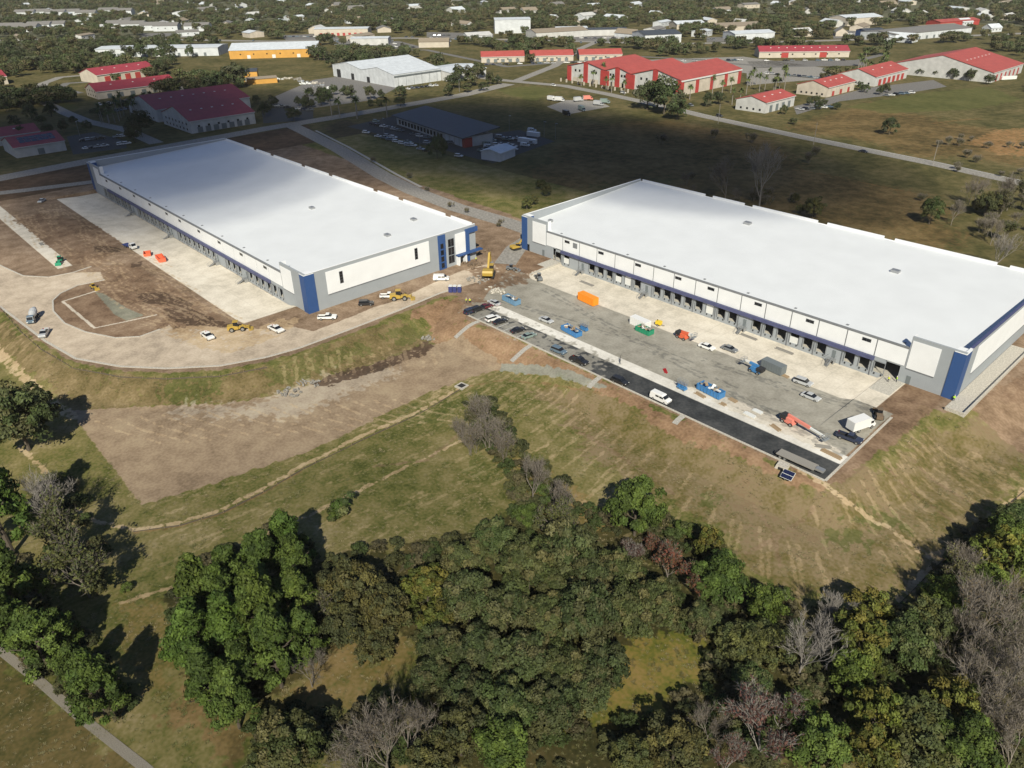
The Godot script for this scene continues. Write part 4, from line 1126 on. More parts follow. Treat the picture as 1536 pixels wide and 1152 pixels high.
	shed("orange_store", "orange-walled store with a domed white roof", Vector3(-612, 0, -316), deg_to_rad(-37 + 0), 44, 90, 8.2, 13.0, "orange_wall", "metal_roof", {"doors": 3, "doorm": "door_white", "side_windows": 6, "gutter": false, "cat": "store"})
	shed("curved_store", "long pale grey store with a white wall among the trees on the right", Vector3(-184, 0, -905), deg_to_rad(-14), 46, 136, 7.2, 9.4, "metal_wall", "grey_roof", {"doors": 9, "gutter": false, "cat": "store"})
	shed("house", "flat white store with a dark red front beyond the orange store", Vector3(-746.1, 0, -482.4), deg_to_rad(-44), 26, 70, 8, 9, "cream_wall", "metal_roof", {"gutter": false, "cat": "house", "doors": 8, "doorm": "red_wall"})
	shed("house", "white store with a blue fascia behind the trees", Vector3(-624, 0, -443.8), deg_to_rad(-44), 22, 44, 7, 8, "pale_wall", "metal_roof", {"gutter": false, "cat": "house"})
	shed("house", "beige house with a tan roof beyond the metal warehouse", Vector3(-543.4, 0, -475.3), deg_to_rad(-44), 16, 34, 6, 9, "cream_wall", "tan_roof", {"gutter": false, "cat": "house"})
	shed("house", "tall white block with a tan tower beyond the red strip sheds", Vector3(-595.4, 0, -644.5), deg_to_rad(-40), 34, 46, 16, 17, "metal_wall", "metal_roof", {"gutter": false, "cat": "house"})
	shed("house", "long tan-roofed building among trees past the white block", Vector3(-509.3, 0, -639.4), deg_to_rad(-20), 30, 70, 7, 10, "pale_wall", "tan_roof", {"gutter": false, "cat": "house"})
	shed("house", "small red and blue shop front among the far trees", Vector3(-523.2, 0, -679.6), deg_to_rad(-40), 20, 40, 7, 8, "red_wall", "metal_roof", {"gutter": false, "cat": "house"})
	shed("house", "blue-fronted far shop between the tree belts", Vector3(-478, 0, -694.5), deg_to_rad(-40), 24, 50, 7, 8, "pale_wall", "slate_roof", {"gutter": false, "cat": "house"})
	shed("house", "blue-grey hipped hall right behind the red hall", Vector3(-383.7, 0, -674.4), deg_to_rad(-30), 40, 44, 9, 12, "metal_wall", "slate_roof", {"gutter": false, "cat": "house"})
	shed("house", "cream far building right of the church spire", Vector3(-449.4, 0, -825.8), deg_to_rad(-30), 26, 40, 6, 9, "cream_wall", "metal_roof", {"gutter": false, "cat": "house"})
	shed("house", "tan-roofed far building left of the long crimson shed", Vector3(-385.9, 0, -841), deg_to_rad(-30), 30, 60, 6, 9, "cream_wall", "tan_roof", {"gutter": false, "cat": "house"})
	shed("house", "white far building just left of the long crimson shed", Vector3(-318.2, 0, -763.3), deg_to_rad(-30), 30, 50, 7, 9, "metal_wall", "metal_roof", {"gutter": false, "cat": "house"})
	shed("house", "white-roofed tan building right of the dark sign board", Vector3(-306.2, 0, -1007), deg_to_rad(-20), 34, 60, 9, 12, "cream_wall", "metal_roof", {"gutter": false, "cat": "house"})
	shed("house", "small bright blue shed above the long crimson roof", Vector3(-222.1, 0, -868.1), deg_to_rad(-30), 18, 26, 7, 9, "blue_wall", "slate_roof", {"gutter": false, "cat": "house"})
	shed("house", "long low red far building above the pale grey store", Vector3(-202, 0, -1062.2), deg_to_rad(-20), 22, 70, 6, 8, "red_wall", "red_roof", {"gutter": false, "cat": "house"})
	shed("house", "orange far building above the pale grey store", Vector3(-192.3, 0, -981), deg_to_rad(-20), 18, 60, 5, 7, "orange_wall", "tan_roof", {"gutter": false, "cat": "house"})
	houses("grey-roofed townhouse block at the far left", "distant townhouse blocks", [[-1504.8, -296, -40, 18, 34, 7, 10.5, "metal_wall", "grey_roof", -1498.6, -318.5, -40, 18, 34, 7, 10.5, "metal_wall", "grey_roof", -1453.9, -332.9, -40, 18, 34, 7, 10.5, "metal_wall", "grey_roof", -1447.5, -355.6, -40, 18, 34, 7, 10.5, "metal_wall", "grey_roof", -1387, -364.1, -40, 18, 34, 7, 10.5, "metal_wall", "grey_roof", -1419.8, -412.2, -40, 18, 34, 7, 10.5, "metal_wall", "grey_roof", -1103.6, -321.4, -40, 18, 34, 7, 10.5, "metal_wall", "grey_roof", -1379.4, -423, -40, 18, 34, 7, 10.5, "metal_wall", "grey_roof"],
		[-1193.7, -200.5, -40, 18, 34, 7, 10.5, "metal_wall", "grey_roof", -1162.8, -212.3, -40, 18, 34, 7, 10.5, "metal_wall", "grey_roof", -1181.9, -235, -40, 18, 34, 7, 10.5, "metal_wall", "grey_roof", -1175, -253.2, -40, 18, 34, 7, 10.5, "metal_wall", "grey_roof", -1073.4, -331.9, -40, 18, 34, 7, 10.5, "metal_wall", "grey_roof", -1026.4, -343.2, -40, 18, 34, 7, 10.5, "metal_wall", "grey_roof", -999.6, -351.8, -40, 18, 34, 7, 10.5, "metal_wall", "grey_roof", -962.5, -380.7, -40, 18, 34, 7, 10.5, "metal_wall", "grey_roof"]])
	houses("small house under the distant canopy", "small houses under the distant canopy", [[-1605.9, -574.6, 0, 13.1671, 18.6471, 4.65873, 8.98444, "cream_wall", "tan_roof", -1614, -642.2, 60, 19.1144, 16.4713, 4.09932, 7.42951, "metal_wall", "pale_wall", -1389.5, -744, 90, 14.0054, 22.7078, 5.89436, 7.96538, "pale_wall", "metal_roof", -1068, -942.1, 12, 12.7034, 31.5475, 4.32882, 8.89404, "cream_wall", "grey_roof", -1017.8, -968.9, 60, 12.8689, 26.0673, 5.27222, 7.01343, "metal_wall", "metal_roof", -703.4, -1248.2, -20, 16.2984, 21.2339, 4.01585, 7.56215, "metal_wall", "grey_roof", -546.3, -1277.7, 35, 19.334, 26.4992, 4.39635, 8.6831, "cream_wall", "pale_wall", -399.7, -1396, 60, 16.7722, 26.329, 5.30085, 7.24363, "cream_wall", "metal_roof"],
		[-1457.6, -610.6, 90, 14.8148, 33.0433, 4.67975, 8.23803, "pale_wall", "metal_roof", -1217.4, -763, 0, 18.2198, 18.919, 4.23118, 8.236, "cream_wall", "grey_roof", -872.6, -1014.6, 0, 14.9121, 29.2529, 4.43727, 7.68909, "cream_wall", "grey_roof", -749.7, -1087.6, 12, 15.9289, 34.599, 4.84482, 8.10208, "metal_wall", "metal_roof", -549.5, -1229.4, 90, 17.168, 19.0443, 5.96738, 8.64345, "metal_wall", "metal_roof", -457.7, -1333.6, 90, 13.142, 34.1193, 5.60505, 7.94398, "metal_wall", "pale_wall", -405.1, -1327.7, -20, 14.4792, 33.7028, 4.30201, 8.95724, "cream_wall", "tan_roof", -264.1, -1462.7, 0, 17.362, 27.8278, 5.93085, 7.96551, "cream_wall", "tan_roof"],
		[-1791.6, -362.4, 12, 15.4342, 22.0009, 5.30525, 7.58423, "cream_wall", "metal_roof", -1469.4, -440.6, 90, 15.8099, 24.0035, 4.04591, 7.34241, "pale_wall", "tan_roof", -1368.3, -642.4, 90, 16.7751, 16.8807, 5.27985, 8.47924, "metal_wall", "metal_roof", -1225.1, -716.2, 90, 19.4672, 19.2924, 5.11374, 8.59042, "pale_wall", "metal_roof", -1094.2, -727.9, -20, 17.1624, 27.2536, 4.57023, 8.92988, "cream_wall", "grey_roof", -1060, -831.1, -20, 18.2775, 31.4424, 4.74073, 7.11067, "pale_wall", "metal_roof", -792.8, -1019.4, -20, 14.3668, 32.4937, 5.19503, 7.68108, "metal_wall", "metal_roof", -575, -1178, -20, 18.7119, 31.8608, 5.8268, 8.0013, "cream_wall", "grey_roof"],
		[-1558.2, -348.3, 60, 19.7875, 31.3237, 5.31076, 7.71699, "metal_wall", "metal_roof", -1308.2, -545.3, 12, 12.5035, 35.517, 5.65232, 8.66765, "metal_wall", "grey_roof", -1111.5, -684.4, 60, 17.1501, 18.7215, 4.42761, 8.9919, "pale_wall", "grey_roof", -916.4, -813.8, 0, 19.7063, 25.7969, 4.62065, 8.80888, "pale_wall", "metal_roof", -842.3, -861.3, -20, 16.8891, 30.199, 5.48804, 8.21462, "pale_wall", "tan_roof", -810.5, -884, -20, 18.7769, 25.5188, 4.17461, 8.32047, "pale_wall", "tan_roof", -553.8, -1064, -20, 19.8128, 27.4008, 5.31577, 8.49434, "metal_wall", "tan_roof", -278.6, -1283.9, 60, 17.1316, 33.4626, 5.85717, 7.38116, "pale_wall", "metal_roof"],
		[-1444.6, -373.4, -20, 18.8185, 18.2705, 4.55079, 7.93966, "metal_wall", "tan_roof", -1309.5, -433.5, 60, 17.9162, 18.6157, 4.34381, 8.19559, "cream_wall", "metal_roof", -1259.6, -480.5, 35, 17.7882, 32.4785, 5.64059, 7.60286, "metal_wall", "pale_wall", -1244.2, -561.9, 60, 19.4886, 24.0709, 5.76532, 7.45683, "cream_wall", "metal_roof", -666.4, -901.7, 60, 15.4056, 33.3144, 5.9778, 8.93777, "metal_wall", "tan_roof", -435.8, -1117.5, 35, 14.9744, 28.6983, 4.23929, 8.6194, "pale_wall", "grey_roof", -319.3, -1180.6, 60, 13.9192, 26.8329, 5.4902, 8.92017, "pale_wall", "pale_wall", -231.8, -1255.6, 35, 13.542, 31.787, 5.38463, 8.28767, "metal_wall", "pale_wall"],
		[-1414.6, -337.9, 60, 14.8248, 21.2348, 5.29395, 7.33252, "cream_wall", "metal_roof", -1118.9, -548, 0, 14.5522, 30.3606, 5.24602, 8.24312, "metal_wall", "pale_wall", -1004, -554.7, 0, 12.2475, 29.6651, 5.69362, 7.43644, "metal_wall", "metal_roof", -657.1, -855.4, 0, 18.5302, 29.8575, 4.80588, 8.26831, "metal_wall", "pale_wall", -588, -937.3, 90, 15.3372, 16.652, 5.3963, 8.69227, "pale_wall", "metal_roof", -280.4, -1156.2, 12, 13.4159, 33.6613, 5.4514, 8.37882, "pale_wall", "pale_wall", -199.9, -1168.7, 60, 12.8925, 21.008, 4.89117, 7.31789, "pale_wall", "metal_roof", -178, -1192.1, 0, 14.1506, 29.6427, 4.15517, 7.75008, "cream_wall", "pale_wall"],
		[-1235.3, -311.2, 60, 17.3883, 29.7009, 5.97201, 7.37331, "metal_wall", "pale_wall", -1168.9, -355.1, 35, 15.3253, 26.5254, 5.57488, 8.67485, "metal_wall", "grey_roof", -1101, -412, 35, 16.976, 20.1342, 4.6422, 7.91825, "metal_wall", "tan_roof", -885, -590.2, -20, 12.8513, 27.6736, 5.95796, 8.64644, "metal_wall", "tan_roof", -835.6, -615.3, 12, 15.3332, 20.5003, 4.44873, 7.19119, "pale_wall", "grey_roof", -666.9, -793.2, 90, 13.6273, 16.7541, 4.47046, 8.58925, "pale_wall", "metal_roof", -591.3, -846.8, 90, 17.9217, 32.6514, 5.56222, 8.93901, "metal_wall", "metal_roof", -463.5, -895.4, 60, 13.7693, 25.1428, 5.29211, 7.4667, "cream_wall", "metal_roof"],
		[-1002.6, -479, 60, 13.6279, 18.5975, 4.99934, 7.565, "metal_wall", "metal_roof", -952.2, -501.2, 60, 16.4649, 19.2007, 5.71356, 7.80638, "cream_wall", "metal_roof", -710.7, -655.7, 90, 11.2878, 35.1765, 4.19472, 7.27465, "pale_wall", "tan_roof", -591.7, -774.3, 12, 12.1203, 24.4889, 5.83192, 7.45073, "cream_wall", "pale_wall", -491.6, -827.4, 12, 12.1984, 31.1764, 5.62254, 7.20934, "metal_wall", "metal_roof", -421.3, -907.5, 90, 12.6403, 19.9624, 4.39508, 7.05721, "metal_wall", "pale_wall", -316.8, -961.8, 60, 17.8152, 32.271, 4.1643, 8.25363, "pale_wall", "metal_roof", -193.8, -1073.3, -20, 17.3343, 18.0855, 4.4506, 8.15746, "metal_wall", "metal_roof"],
		[-1195.4, -209.4, 90, 19.5568, 35.8899, 4.10282, 7.02453, "metal_wall", "metal_roof", -1077.3, -293.3, 90, 15.9454, 31.4069, 5.509, 7.54009, "pale_wall", "pale_wall", -1073, -373.1, 60, 17.4164, 20.5731, 5.12787, 7.40611, "metal_wall", "pale_wall", -978, -431.7, 60, 16.1085, 32.5634, 5.4847, 8.21758, "cream_wall", "grey_roof", -736.3, -539.5, 60, 17.9764, 23.6952, 4.35061, 7.04163, "cream_wall", "grey_roof", -615.9, -645.3, 60, 14.95, 35.9683, 4.78656, 7.35601, "metal_wall", "tan_roof", -267, -937.9, 12, 16.4646, 34.6954, 4.52583, 7.18947, "cream_wall", "tan_roof", -137.6, -1009.9, -20, 12.6938, 18.5479, 4.67997, 8.47073, "metal_wall", "metal_roof"],
		[-904.8, -341.4, -20, 13.2068, 28.4591, 4.99622, 7.10003, "metal_wall", "grey_roof", -816.3, -391, 90, 19.9775, 20.633, 5.69688, 7.85784, "cream_wall", "metal_roof", -795.7, -473.8, 35, 15.3107, 23.4569, 5.43797, 8.98261, "cream_wall", "pale_wall", -439.7, -690.6, 90, 12.4983, 30.0815, 4.50768, 8.98229, "metal_wall", "tan_roof", -440.6, -745.1, 12, 17.7687, 27.0908, 5.71927, 7.78661, "pale_wall", "grey_roof", -376.8, -754.9, 12, 17.4696, 22.5008, 5.89608, 7.1464, "metal_wall", "metal_roof", -286.9, -826.2, -20, 18.4813, 23.8517, 4.0171, 8.6668, "cream_wall", "pale_wall", -254.5, -861.3, 35, 13.3473, 19.6816, 4.5075, 8.78321, "cream_wall", "grey_roof"],
		[-1025.6, -168.2, 90, 11.3889, 18.8761, 4.73736, 7.41191, "pale_wall", "tan_roof", -966.3, -229.1, 35, 14.9124, 25.6242, 5.88584, 7.07157, "pale_wall", "tan_roof", -672.9, -461.3, 12, 18.9826, 30.0514, 5.31367, 7.30485, "cream_wall", "tan_roof", -560.5, -553.9, -20, 19.8338, 31.5522, 5.51616, 8.46913, "metal_wall", "pale_wall", -409.1, -689.4, 60, 11.161, 34.5057, 5.833, 7.08786, "pale_wall", "tan_roof", -176.1, -842.3, 90, 17.104, 32.3085, 4.43526, 8.90947, "metal_wall", "metal_roof"]])

# ------------------------------------------------------------------ vehicles
func wheel_set(o: Node3D, xs: Array, half: float, r: float, w: float) -> void:
	for x in xs:
		for e in [-1.0, 1.0]:
			var s := Shape.new()
			s.tube(Vector3(x, r, e * half - w / 2), Vector3(x, r, e * half + w / 2), r, r, 12)
			var t := part(o, "wheel", s.mesh(), mats["rubber"])
			var h := Shape.new()
			h.tube(Vector3(x, r, e * (half + w / 2) - 0.02), Vector3(x, r, e * (half + w / 2) + 0.02), r * 0.6, r * 0.6, 10)
			part(t, "rim", h.mesh(), mats["rim"])

func lamps(o: Node3D, xf: float, xr: float, half: float, y: float) -> void:
	for e in [-1.0, 1.0]:
		part(o, "headlight", bx(Vector3(xf - 0.1, y - 0.1, e * half - 0.2), Vector3(xf + 0.03, y + 0.1, e * half + 0.2)), mats["headlamp"])
		part(o, "tail_light", bx(Vector3(xr - 0.03, y - 0.05, e * half - 0.16), Vector3(xr + 0.1, y + 0.18, e * half + 0.16)), mats["tail_red"])

# body along x, nose towards +x
func car(called: String, label: String, cat: String, kind: String, m: Material, at: Vector3, turn: float, group := "") -> Node3D:
	var o := thing(called, label, cat, at, turn, group)
	var b := Shape.new()
	var g := Shape.new()
	var r := Shape.new()
	var hw := 0.92
	match kind:
		"sedan":
			b.prism(PackedVector2Array([Vector2(-2.35, 0.35), Vector2(2.3, 0.3), Vector2(2.4, 0.62), Vector2(2.1, 0.8), Vector2(0.95, 0.95), Vector2(-1.7, 1.0), Vector2(-2.3, 0.96), Vector2(-2.42, 0.7)]), -hw, hw, Transform3D.IDENTITY, 0.07, 0.6, 1.0)
			g.prism(PackedVector2Array([Vector2(1.15, 0.92), Vector2(0.35, 1.4), Vector2(-1.0, 1.42), Vector2(-1.85, 0.97)]), -0.84, 0.84, Transform3D.IDENTITY, 0.2, 0.95, 1.42)
			r.prism(PackedVector2Array([Vector2(0.35, 1.385), Vector2(0.2, 1.46), Vector2(-0.9, 1.47), Vector2(-1.1, 1.4)]), -0.66, 0.66, Transform3D.IDENTITY, 0.03, 1.4, 1.47)
			wheel_set(o, [1.45, -1.4], 0.82, 0.33, 0.22)
			lamps(o, 2.32, -2.38, 0.66, 0.68)
		"suv":
			b.prism(PackedVector2Array([Vector2(-2.35, 0.4), Vector2(2.3, 0.38), Vector2(2.42, 0.8), Vector2(2.2, 1.0), Vector2(1.1, 1.1), Vector2(-2.3, 1.12), Vector2(-2.42, 0.8)]), -0.96, 0.96, Transform3D.IDENTITY, 0.06, 0.7, 1.1)
			g.prism(PackedVector2Array([Vector2(1.25, 1.08), Vector2(0.6, 1.68), Vector2(-2.0, 1.68), Vector2(-2.32, 1.1)]), -0.88, 0.88, Transform3D.IDENTITY, 0.14, 1.1, 1.7)
			r.prism(PackedVector2Array([Vector2(0.6, 1.66), Vector2(0.4, 1.76), Vector2(-1.95, 1.77), Vector2(-2.08, 1.66)]), -0.77, 0.77, Transform3D.IDENTITY, 0.04, 1.66, 1.77)
			wheel_set(o, [1.5, -1.45], 0.84, 0.37, 0.25)
			lamps(o, 2.34, -2.38, 0.7, 0.82)
		"pickup":
			b.prism(PackedVector2Array([Vector2(-0.35, 0.5), Vector2(2.75, 0.45), Vector2(2.9, 0.9), Vector2(2.7, 1.12), Vector2(1.45, 1.2), Vector2(-0.35, 1.2)]), -1.0, 1.0, Transform3D.IDENTITY, 0.05, 0.8, 1.2)
			b.box(Vector3(-2.85, 0.55, -1.0), Vector3(-0.36, 0.72, 1.0))
			b.box(Vector3(-2.85, 0.72, -1.0), Vector3(-0.36, 1.18, -0.9))
			b.box(Vector3(-2.85, 0.72, 0.9), Vector3(-0.36, 1.18, 1.0))
			b.box(Vector3(-2.87, 0.72, -0.9), Vector3(-2.77, 1.18, 0.9))
			g.prism(PackedVector2Array([Vector2(1.5, 1.16), Vector2(0.8, 1.78), Vector2(-0.35, 1.8), Vector2(-0.5, 1.18)]), -0.9, 0.9, Transform3D.IDENTITY, 0.14, 1.2, 1.8)
			r.prism(PackedVector2Array([Vector2(0.8, 1.76), Vector2(0.6, 1.86), Vector2(-0.3, 1.87), Vector2(-0.4, 1.76)]), -0.78, 0.78, Transform3D.IDENTITY, 0.04, 1.76, 1.87)
			part(o, "bed", bx(Vector3(-2.76, 0.722, -0.89), Vector3(-0.37, 0.75, 0.89)), mats["dark"])
			wheel_set(o, [1.85, -1.8], 0.88, 0.4, 0.27)
			lamps(o, 2.84, -2.82, 0.78, 0.92)
		"van":
			b.prism(PackedVector2Array([Vector2(-2.7, 0.45), Vector2(2.6, 0.4), Vector2(2.75, 0.95), Vector2(2.5, 1.15), Vector2(1.75, 1.3), Vector2(1.05, 1.92), Vector2(0.9, 2.05), Vector2(-2.6, 2.1), Vector2(-2.75, 1.0)]), -0.98, 0.98, Transform3D.IDENTITY, 0.12, 1.0, 2.1)
			g.prism(PackedVector2Array([Vector2(1.72, 1.32), Vector2(1.12, 1.86), Vector2(1.2, 1.92), Vector2(1.84, 1.34)]), -0.82, 0.82)
			for e in [-1.0, 1.0]:
				part(o, "side_window", bx(Vector3(0.2, 1.3, e * 0.92 - 0.04), Vector3(1.35, 1.75, e * 0.92 + 0.04)), mats["glass_dark"])
				part(o, "side_window", bx(Vector3(-1.0, 1.3, e * 0.92 - 0.03), Vector3(0.0, 1.75, e * 0.92 + 0.03)), mats["glass_dark"])
			r.box(Vector3(-2.3, 2.06, -0.75), Vector3(0.7, 2.14, 0.75))
			wheel_set(o, [1.7, -1.65], 0.86, 0.36, 0.24)
			lamps(o, 2.66, -2.72, 0.76, 0.85)
	part(o, "body", b.mesh(), m)
	part(o, "glazing", g.mesh(), mats["glass_dark"])
	part(o, "roof_panel", r.mesh(), m)
	return o

func cars(label: String, group: String, turn: float, a: Array) -> void:
	for i in range(0, a.size(), 4):
		var kind: String = a[i]
		var n := a.size() / 4
		var k := i / 4
		var place := ", %s from the %s" % [ORDINAL[mini(k, n - 1 - k)], "left" if k <= n - 1 - k else "right"]
		car("pickup_truck" if kind == "pickup" else "parked_car", label + place, "pickup truck" if kind == "pickup" else "car", kind, a[i + 1], on_land(a[i + 2], a[i + 3], 0.07), deg_to_rad(turn), group)

func box_truck(called: String, label: String, at: Vector3, turn: float, cargo: String, cab: Material, boxm: Material) -> Node3D:
	var o := thing(called, label, "truck", at, turn)
	part(o, "chassis", bx(Vector3(-3.6, 0.55, -0.5), Vector3(3.0, 0.85, 0.5)), mats["dark"])
	var c := Shape.new()
	c.prism(PackedVector2Array([Vector2(1.4, 0.55), Vector2(3.3, 0.5), Vector2(3.45, 1.2), Vector2(3.1, 1.45), Vector2(2.6, 2.35), Vector2(1.4, 2.4)]), -1.02, 1.02, Transform3D.IDENTITY, 0.1, 1.2, 2.4)
	part(o, "cab", c.mesh(), cab)
	var g := Shape.new()
	g.prism(PackedVector2Array([Vector2(3.12, 1.5), Vector2(2.66, 2.25), Vector2(2.74, 2.3), Vector2(3.22, 1.5)]), -0.85, 0.85)
	for e in [-1.0, 1.0]:
		part(o, "side_window", bx(Vector3(1.8, 1.5, e * 0.96 - 0.05), Vector3(2.7, 2.15, e * 0.96 + 0.05)), mats["glass_dark"])
	part(o, "glazing", g.mesh(), mats["glass_dark"])
	if cargo == "box":
		part(o, "cargo_box", bx(Vector3(-3.8, 0.9, -1.2), Vector3(1.3, 3.3, 1.2)), boxm)
		part(o, "cargo_door", bx(Vector3(-3.84, 1.0, -1.1), Vector3(-3.8, 3.2, 1.1)), mats["door_white"])
	elif cargo == "mixer":
		var d := Shape.new()
		d.tube(Vector3(-3.4, 2.6, 0), Vector3(-2.0, 2.35, 0), 0.65, 1.15, 14)
		d.tube(Vector3(-2.0, 2.35, 0), Vector3(-0.4, 2.0, 0), 1.15, 1.15, 14)
		d.tube(Vector3(-0.4, 2.0, 0), Vector3(1.1, 1.7, 0), 1.15, 0.7, 14)
		part(o, "mixing_drum", d.mesh(), boxm)
		var ch := Shape.new()
		ch.prism(PackedVector2Array([Vector2(-4.5, 1.2), Vector2(-3.5, 2.4), Vector2(-3.4, 2.4), Vector2(-4.35, 1.1)]), -0.3, 0.3)
		part(o, "chute", ch.mesh(), mats["metal"])
	else:
		part(o, "flat_bed", bx(Vector3(-3.8, 0.95, -1.15), Vector3(1.2, 1.15, 1.15)), boxm)
		part(o, "headboard", bx(Vector3(1.2, 0.95, -1.1), Vector3(1.3, 2.1, 1.1)), mats["metal"])
	wheel_set(o, [2.3, -1.7, -2.7], 0.92, 0.46, 0.32)
	lamps(o, 3.4, -3.75, 0.8, 0.9)
	return o

func skip(called: String, label: String, at: Vector3, turn: float, m: Material, l: float, h: float, debris: bool, cat := "dumpster") -> Node3D:
	var o := thing(called, label, cat, at, turn)
	var s := Shape.new()
	var hl := l / 2
	s.box(Vector3(-hl, 0.15, -1.2), Vector3(hl, 0.3, 1.2))
	s.box(Vector3(-hl, 0.3, -1.2), Vector3(hl, h, -1.1))
	s.box(Vector3(-hl, 0.3, 1.1), Vector3(hl, h, 1.2))
	s.box(Vector3(-hl, 0.3, -1.1), Vector3(-hl + 0.1, h, 1.1))
	s.box(Vector3(hl - 0.1, 0.3, -1.1), Vector3(hl, h, 1.1))
	part(o, "bin", s.mesh(), m)
	for i in int(l):
		var x := -hl + 0.5 + i * (l - 1.0) / maxf(1.0, int(l) - 1)
		for e in [-1.0, 1.0]:
			part(o, "rib", bx(Vector3(x - 0.07, 0.3, e * 1.26 - 0.06), Vector3(x + 0.07, h, e * 1.26 + 0.06)), m)
	for e in [-1.0, 1.0]:
		part(o, "top_rail", bx(Vector3(-hl, h, e * 1.17 - 0.1), Vector3(hl, h + 0.1, e * 1.17 + 0.1)), m)
	if debris:
		for i in 11:
			var t := Transform3D(Basis.from_euler(Vector3(rng.randf_range(-0.4, 0.4), rng.randf() * TAU, rng.randf_range(-0.4, 0.4))), Vector3(rng.randf_range(-hl + 0.7, hl - 0.7), h - 0.1 + rng.randf() * 0.35, rng.randf_range(-0.7, 0.7)))
			var d := Shape.new()
			d.cbox(Vector3.ZERO, Vector3(rng.randf_range(0.5, 1.7), rng.randf_range(0.06, 0.35), rng.randf_range(0.3, 0.9)), t)
			part(o, "scrap", d.mesh(), [mats["wood"], mats["door_white"], mats["stone"], mats["door_grey"]][i % 4])
	return o

func crawler(o: Node3D, l: float, half: float, m: Material) -> void:
	for e in [-1.0, 1.0]:
		var s := Shape.new()
		s.prism(PackedVector2Array([Vector2(-l / 2 + 0.3, 0), Vector2(l / 2 - 0.3, 0), Vector2(l / 2, 0.3), Vector2(l / 2, 0.65), Vector2(l / 2 - 0.3, 0.9), Vector2(-l / 2 + 0.3, 0.9), Vector2(-l / 2, 0.65), Vector2(-l / 2, 0.3)]), e * half - 0.3, e * half + 0.3)
		part(o, "crawler_track", s.mesh(), mats["rubber"])

func boom(o: Node3D, called: String, a: Vector3, b: Vector3, w: float, m: Material) -> MeshInstance3D:
	var s := Shape.new()
	var t := Transform3D(Basis.looking_at((b - a).normalized(), Vector3.UP if absf((b - a).normalized().y) < 0.95 else Vector3.RIGHT), a)
	s.box(Vector3(-w / 2, -w * 0.65, -a.distance_to(b)), Vector3(w / 2, w * 0.65, 0), t)
	return part(o, called, s.mesh(), m)

func excavator(label: String, at: Vector3, turn: float, m: Material, k := 1.0) -> Node3D:
	var o := thing("excavator", label, "excavator", at, turn)
	o.scale = Vector3.ONE * k
	crawler(o, 4.4, 1.25, m)
	part(o, "turntable", bx(Vector3(-0.9, 0.9, -0.8), Vector3(0.9, 1.1, 0.8)), mats["dark"])
	var s := Shape.new()
	s.prism(PackedVector2Array([Vector2(-2.7, 1.1), Vector2(1.3, 1.1), Vector2(1.3, 1.7), Vector2(-0.6, 2.3), Vector2(-2.5, 2.35), Vector2(-2.8, 1.9)]), -1.3, 1.3)
	part(o, "house", s.mesh(), m)
	var c := Shape.new()
	c.prism(PackedVector2Array([Vector2(-0.4, 1.7), Vector2(1.35, 1.7), Vector2(1.3, 2.5), Vector2(0.9, 3.1), Vector2(-0.4, 3.1)]), 0.35, 1.28)
	part(o, "cab", c.mesh(), mats["glass_dark"])
	part(o, "cab_roof", bx(Vector3(-0.45, 3.1, 0.33), Vector3(0.95, 3.2, 1.3)), m)
	boom(o, "boom", Vector3(1.0, 1.7, -0.2), Vector3(4.2, 4.6, -0.2), 0.5, m)
	boom(o, "boom", Vector3(4.1, 4.6, -0.2), Vector3(6.3, 4.0, -0.2), 0.45, m)
	boom(o, "stick", Vector3(6.2, 4.2, -0.2), Vector3(7.0, 1.4, -0.2), 0.34, m)
	var b := Shape.new()
	b.prism(PackedVector2Array([Vector2(6.5, 0.2), Vector2(7.3, 0.3), Vector2(7.4, 1.3), Vector2(6.8, 1.4), Vector2(6.95, 0.7)]), -0.8, 0.4)
	part(o, "bucket", b.mesh(), mats["metal"])
	return o

func loader(called: String, label: String, at: Vector3, turn: float, m: Material, k := 1.0) -> Node3D:
	var o := thing(called, label, "loader", at, turn)
	o.scale = Vector3.ONE * k
	var s := Shape.new()
	s.prism(PackedVector2Array([Vector2(-3.0, 0.7), Vector2(0.2, 0.7), Vector2(0.2, 1.6), Vector2(-1.2, 1.95), Vector2(-2.9, 1.8)]), -0.9, 0.9)
	part(o, "engine_hood", s.mesh(), m)
	part(o, "front_frame", bx(Vector3(0.22, 0.7, -0.55), Vector3(2.2, 1.4, 0.55)), m)
	part(o, "cab", bx(Vector3(-1.1, 1.7, -0.7), Vector3(0.3, 3.0, 0.7)), mats["glass_dark"])
	part(o, "cab_roof", bx(Vector3(-1.2, 3.0, -0.8), Vector3(0.4, 3.12, 0.8)), m)
	for e in [-0.5, 0.5]:
		boom(o, "lift_arm", Vector3(1.2, 1.5, e), Vector3(3.3, 0.8, e), 0.22, m)
	var b := Shape.new()
	b.prism(PackedVector2Array([Vector2(3.2, 0.1), Vector2(4.4, 0.15), Vector2(3.5, 0.4), Vector2(3.4, 1.1), Vector2(3.1, 1.2)]), -1.3, 1.3)
	part(o, "bucket", b.mesh(), m)
	wheel_set(o, [1.4, -1.7], 0.95, 0.72, 0.5)
	return o

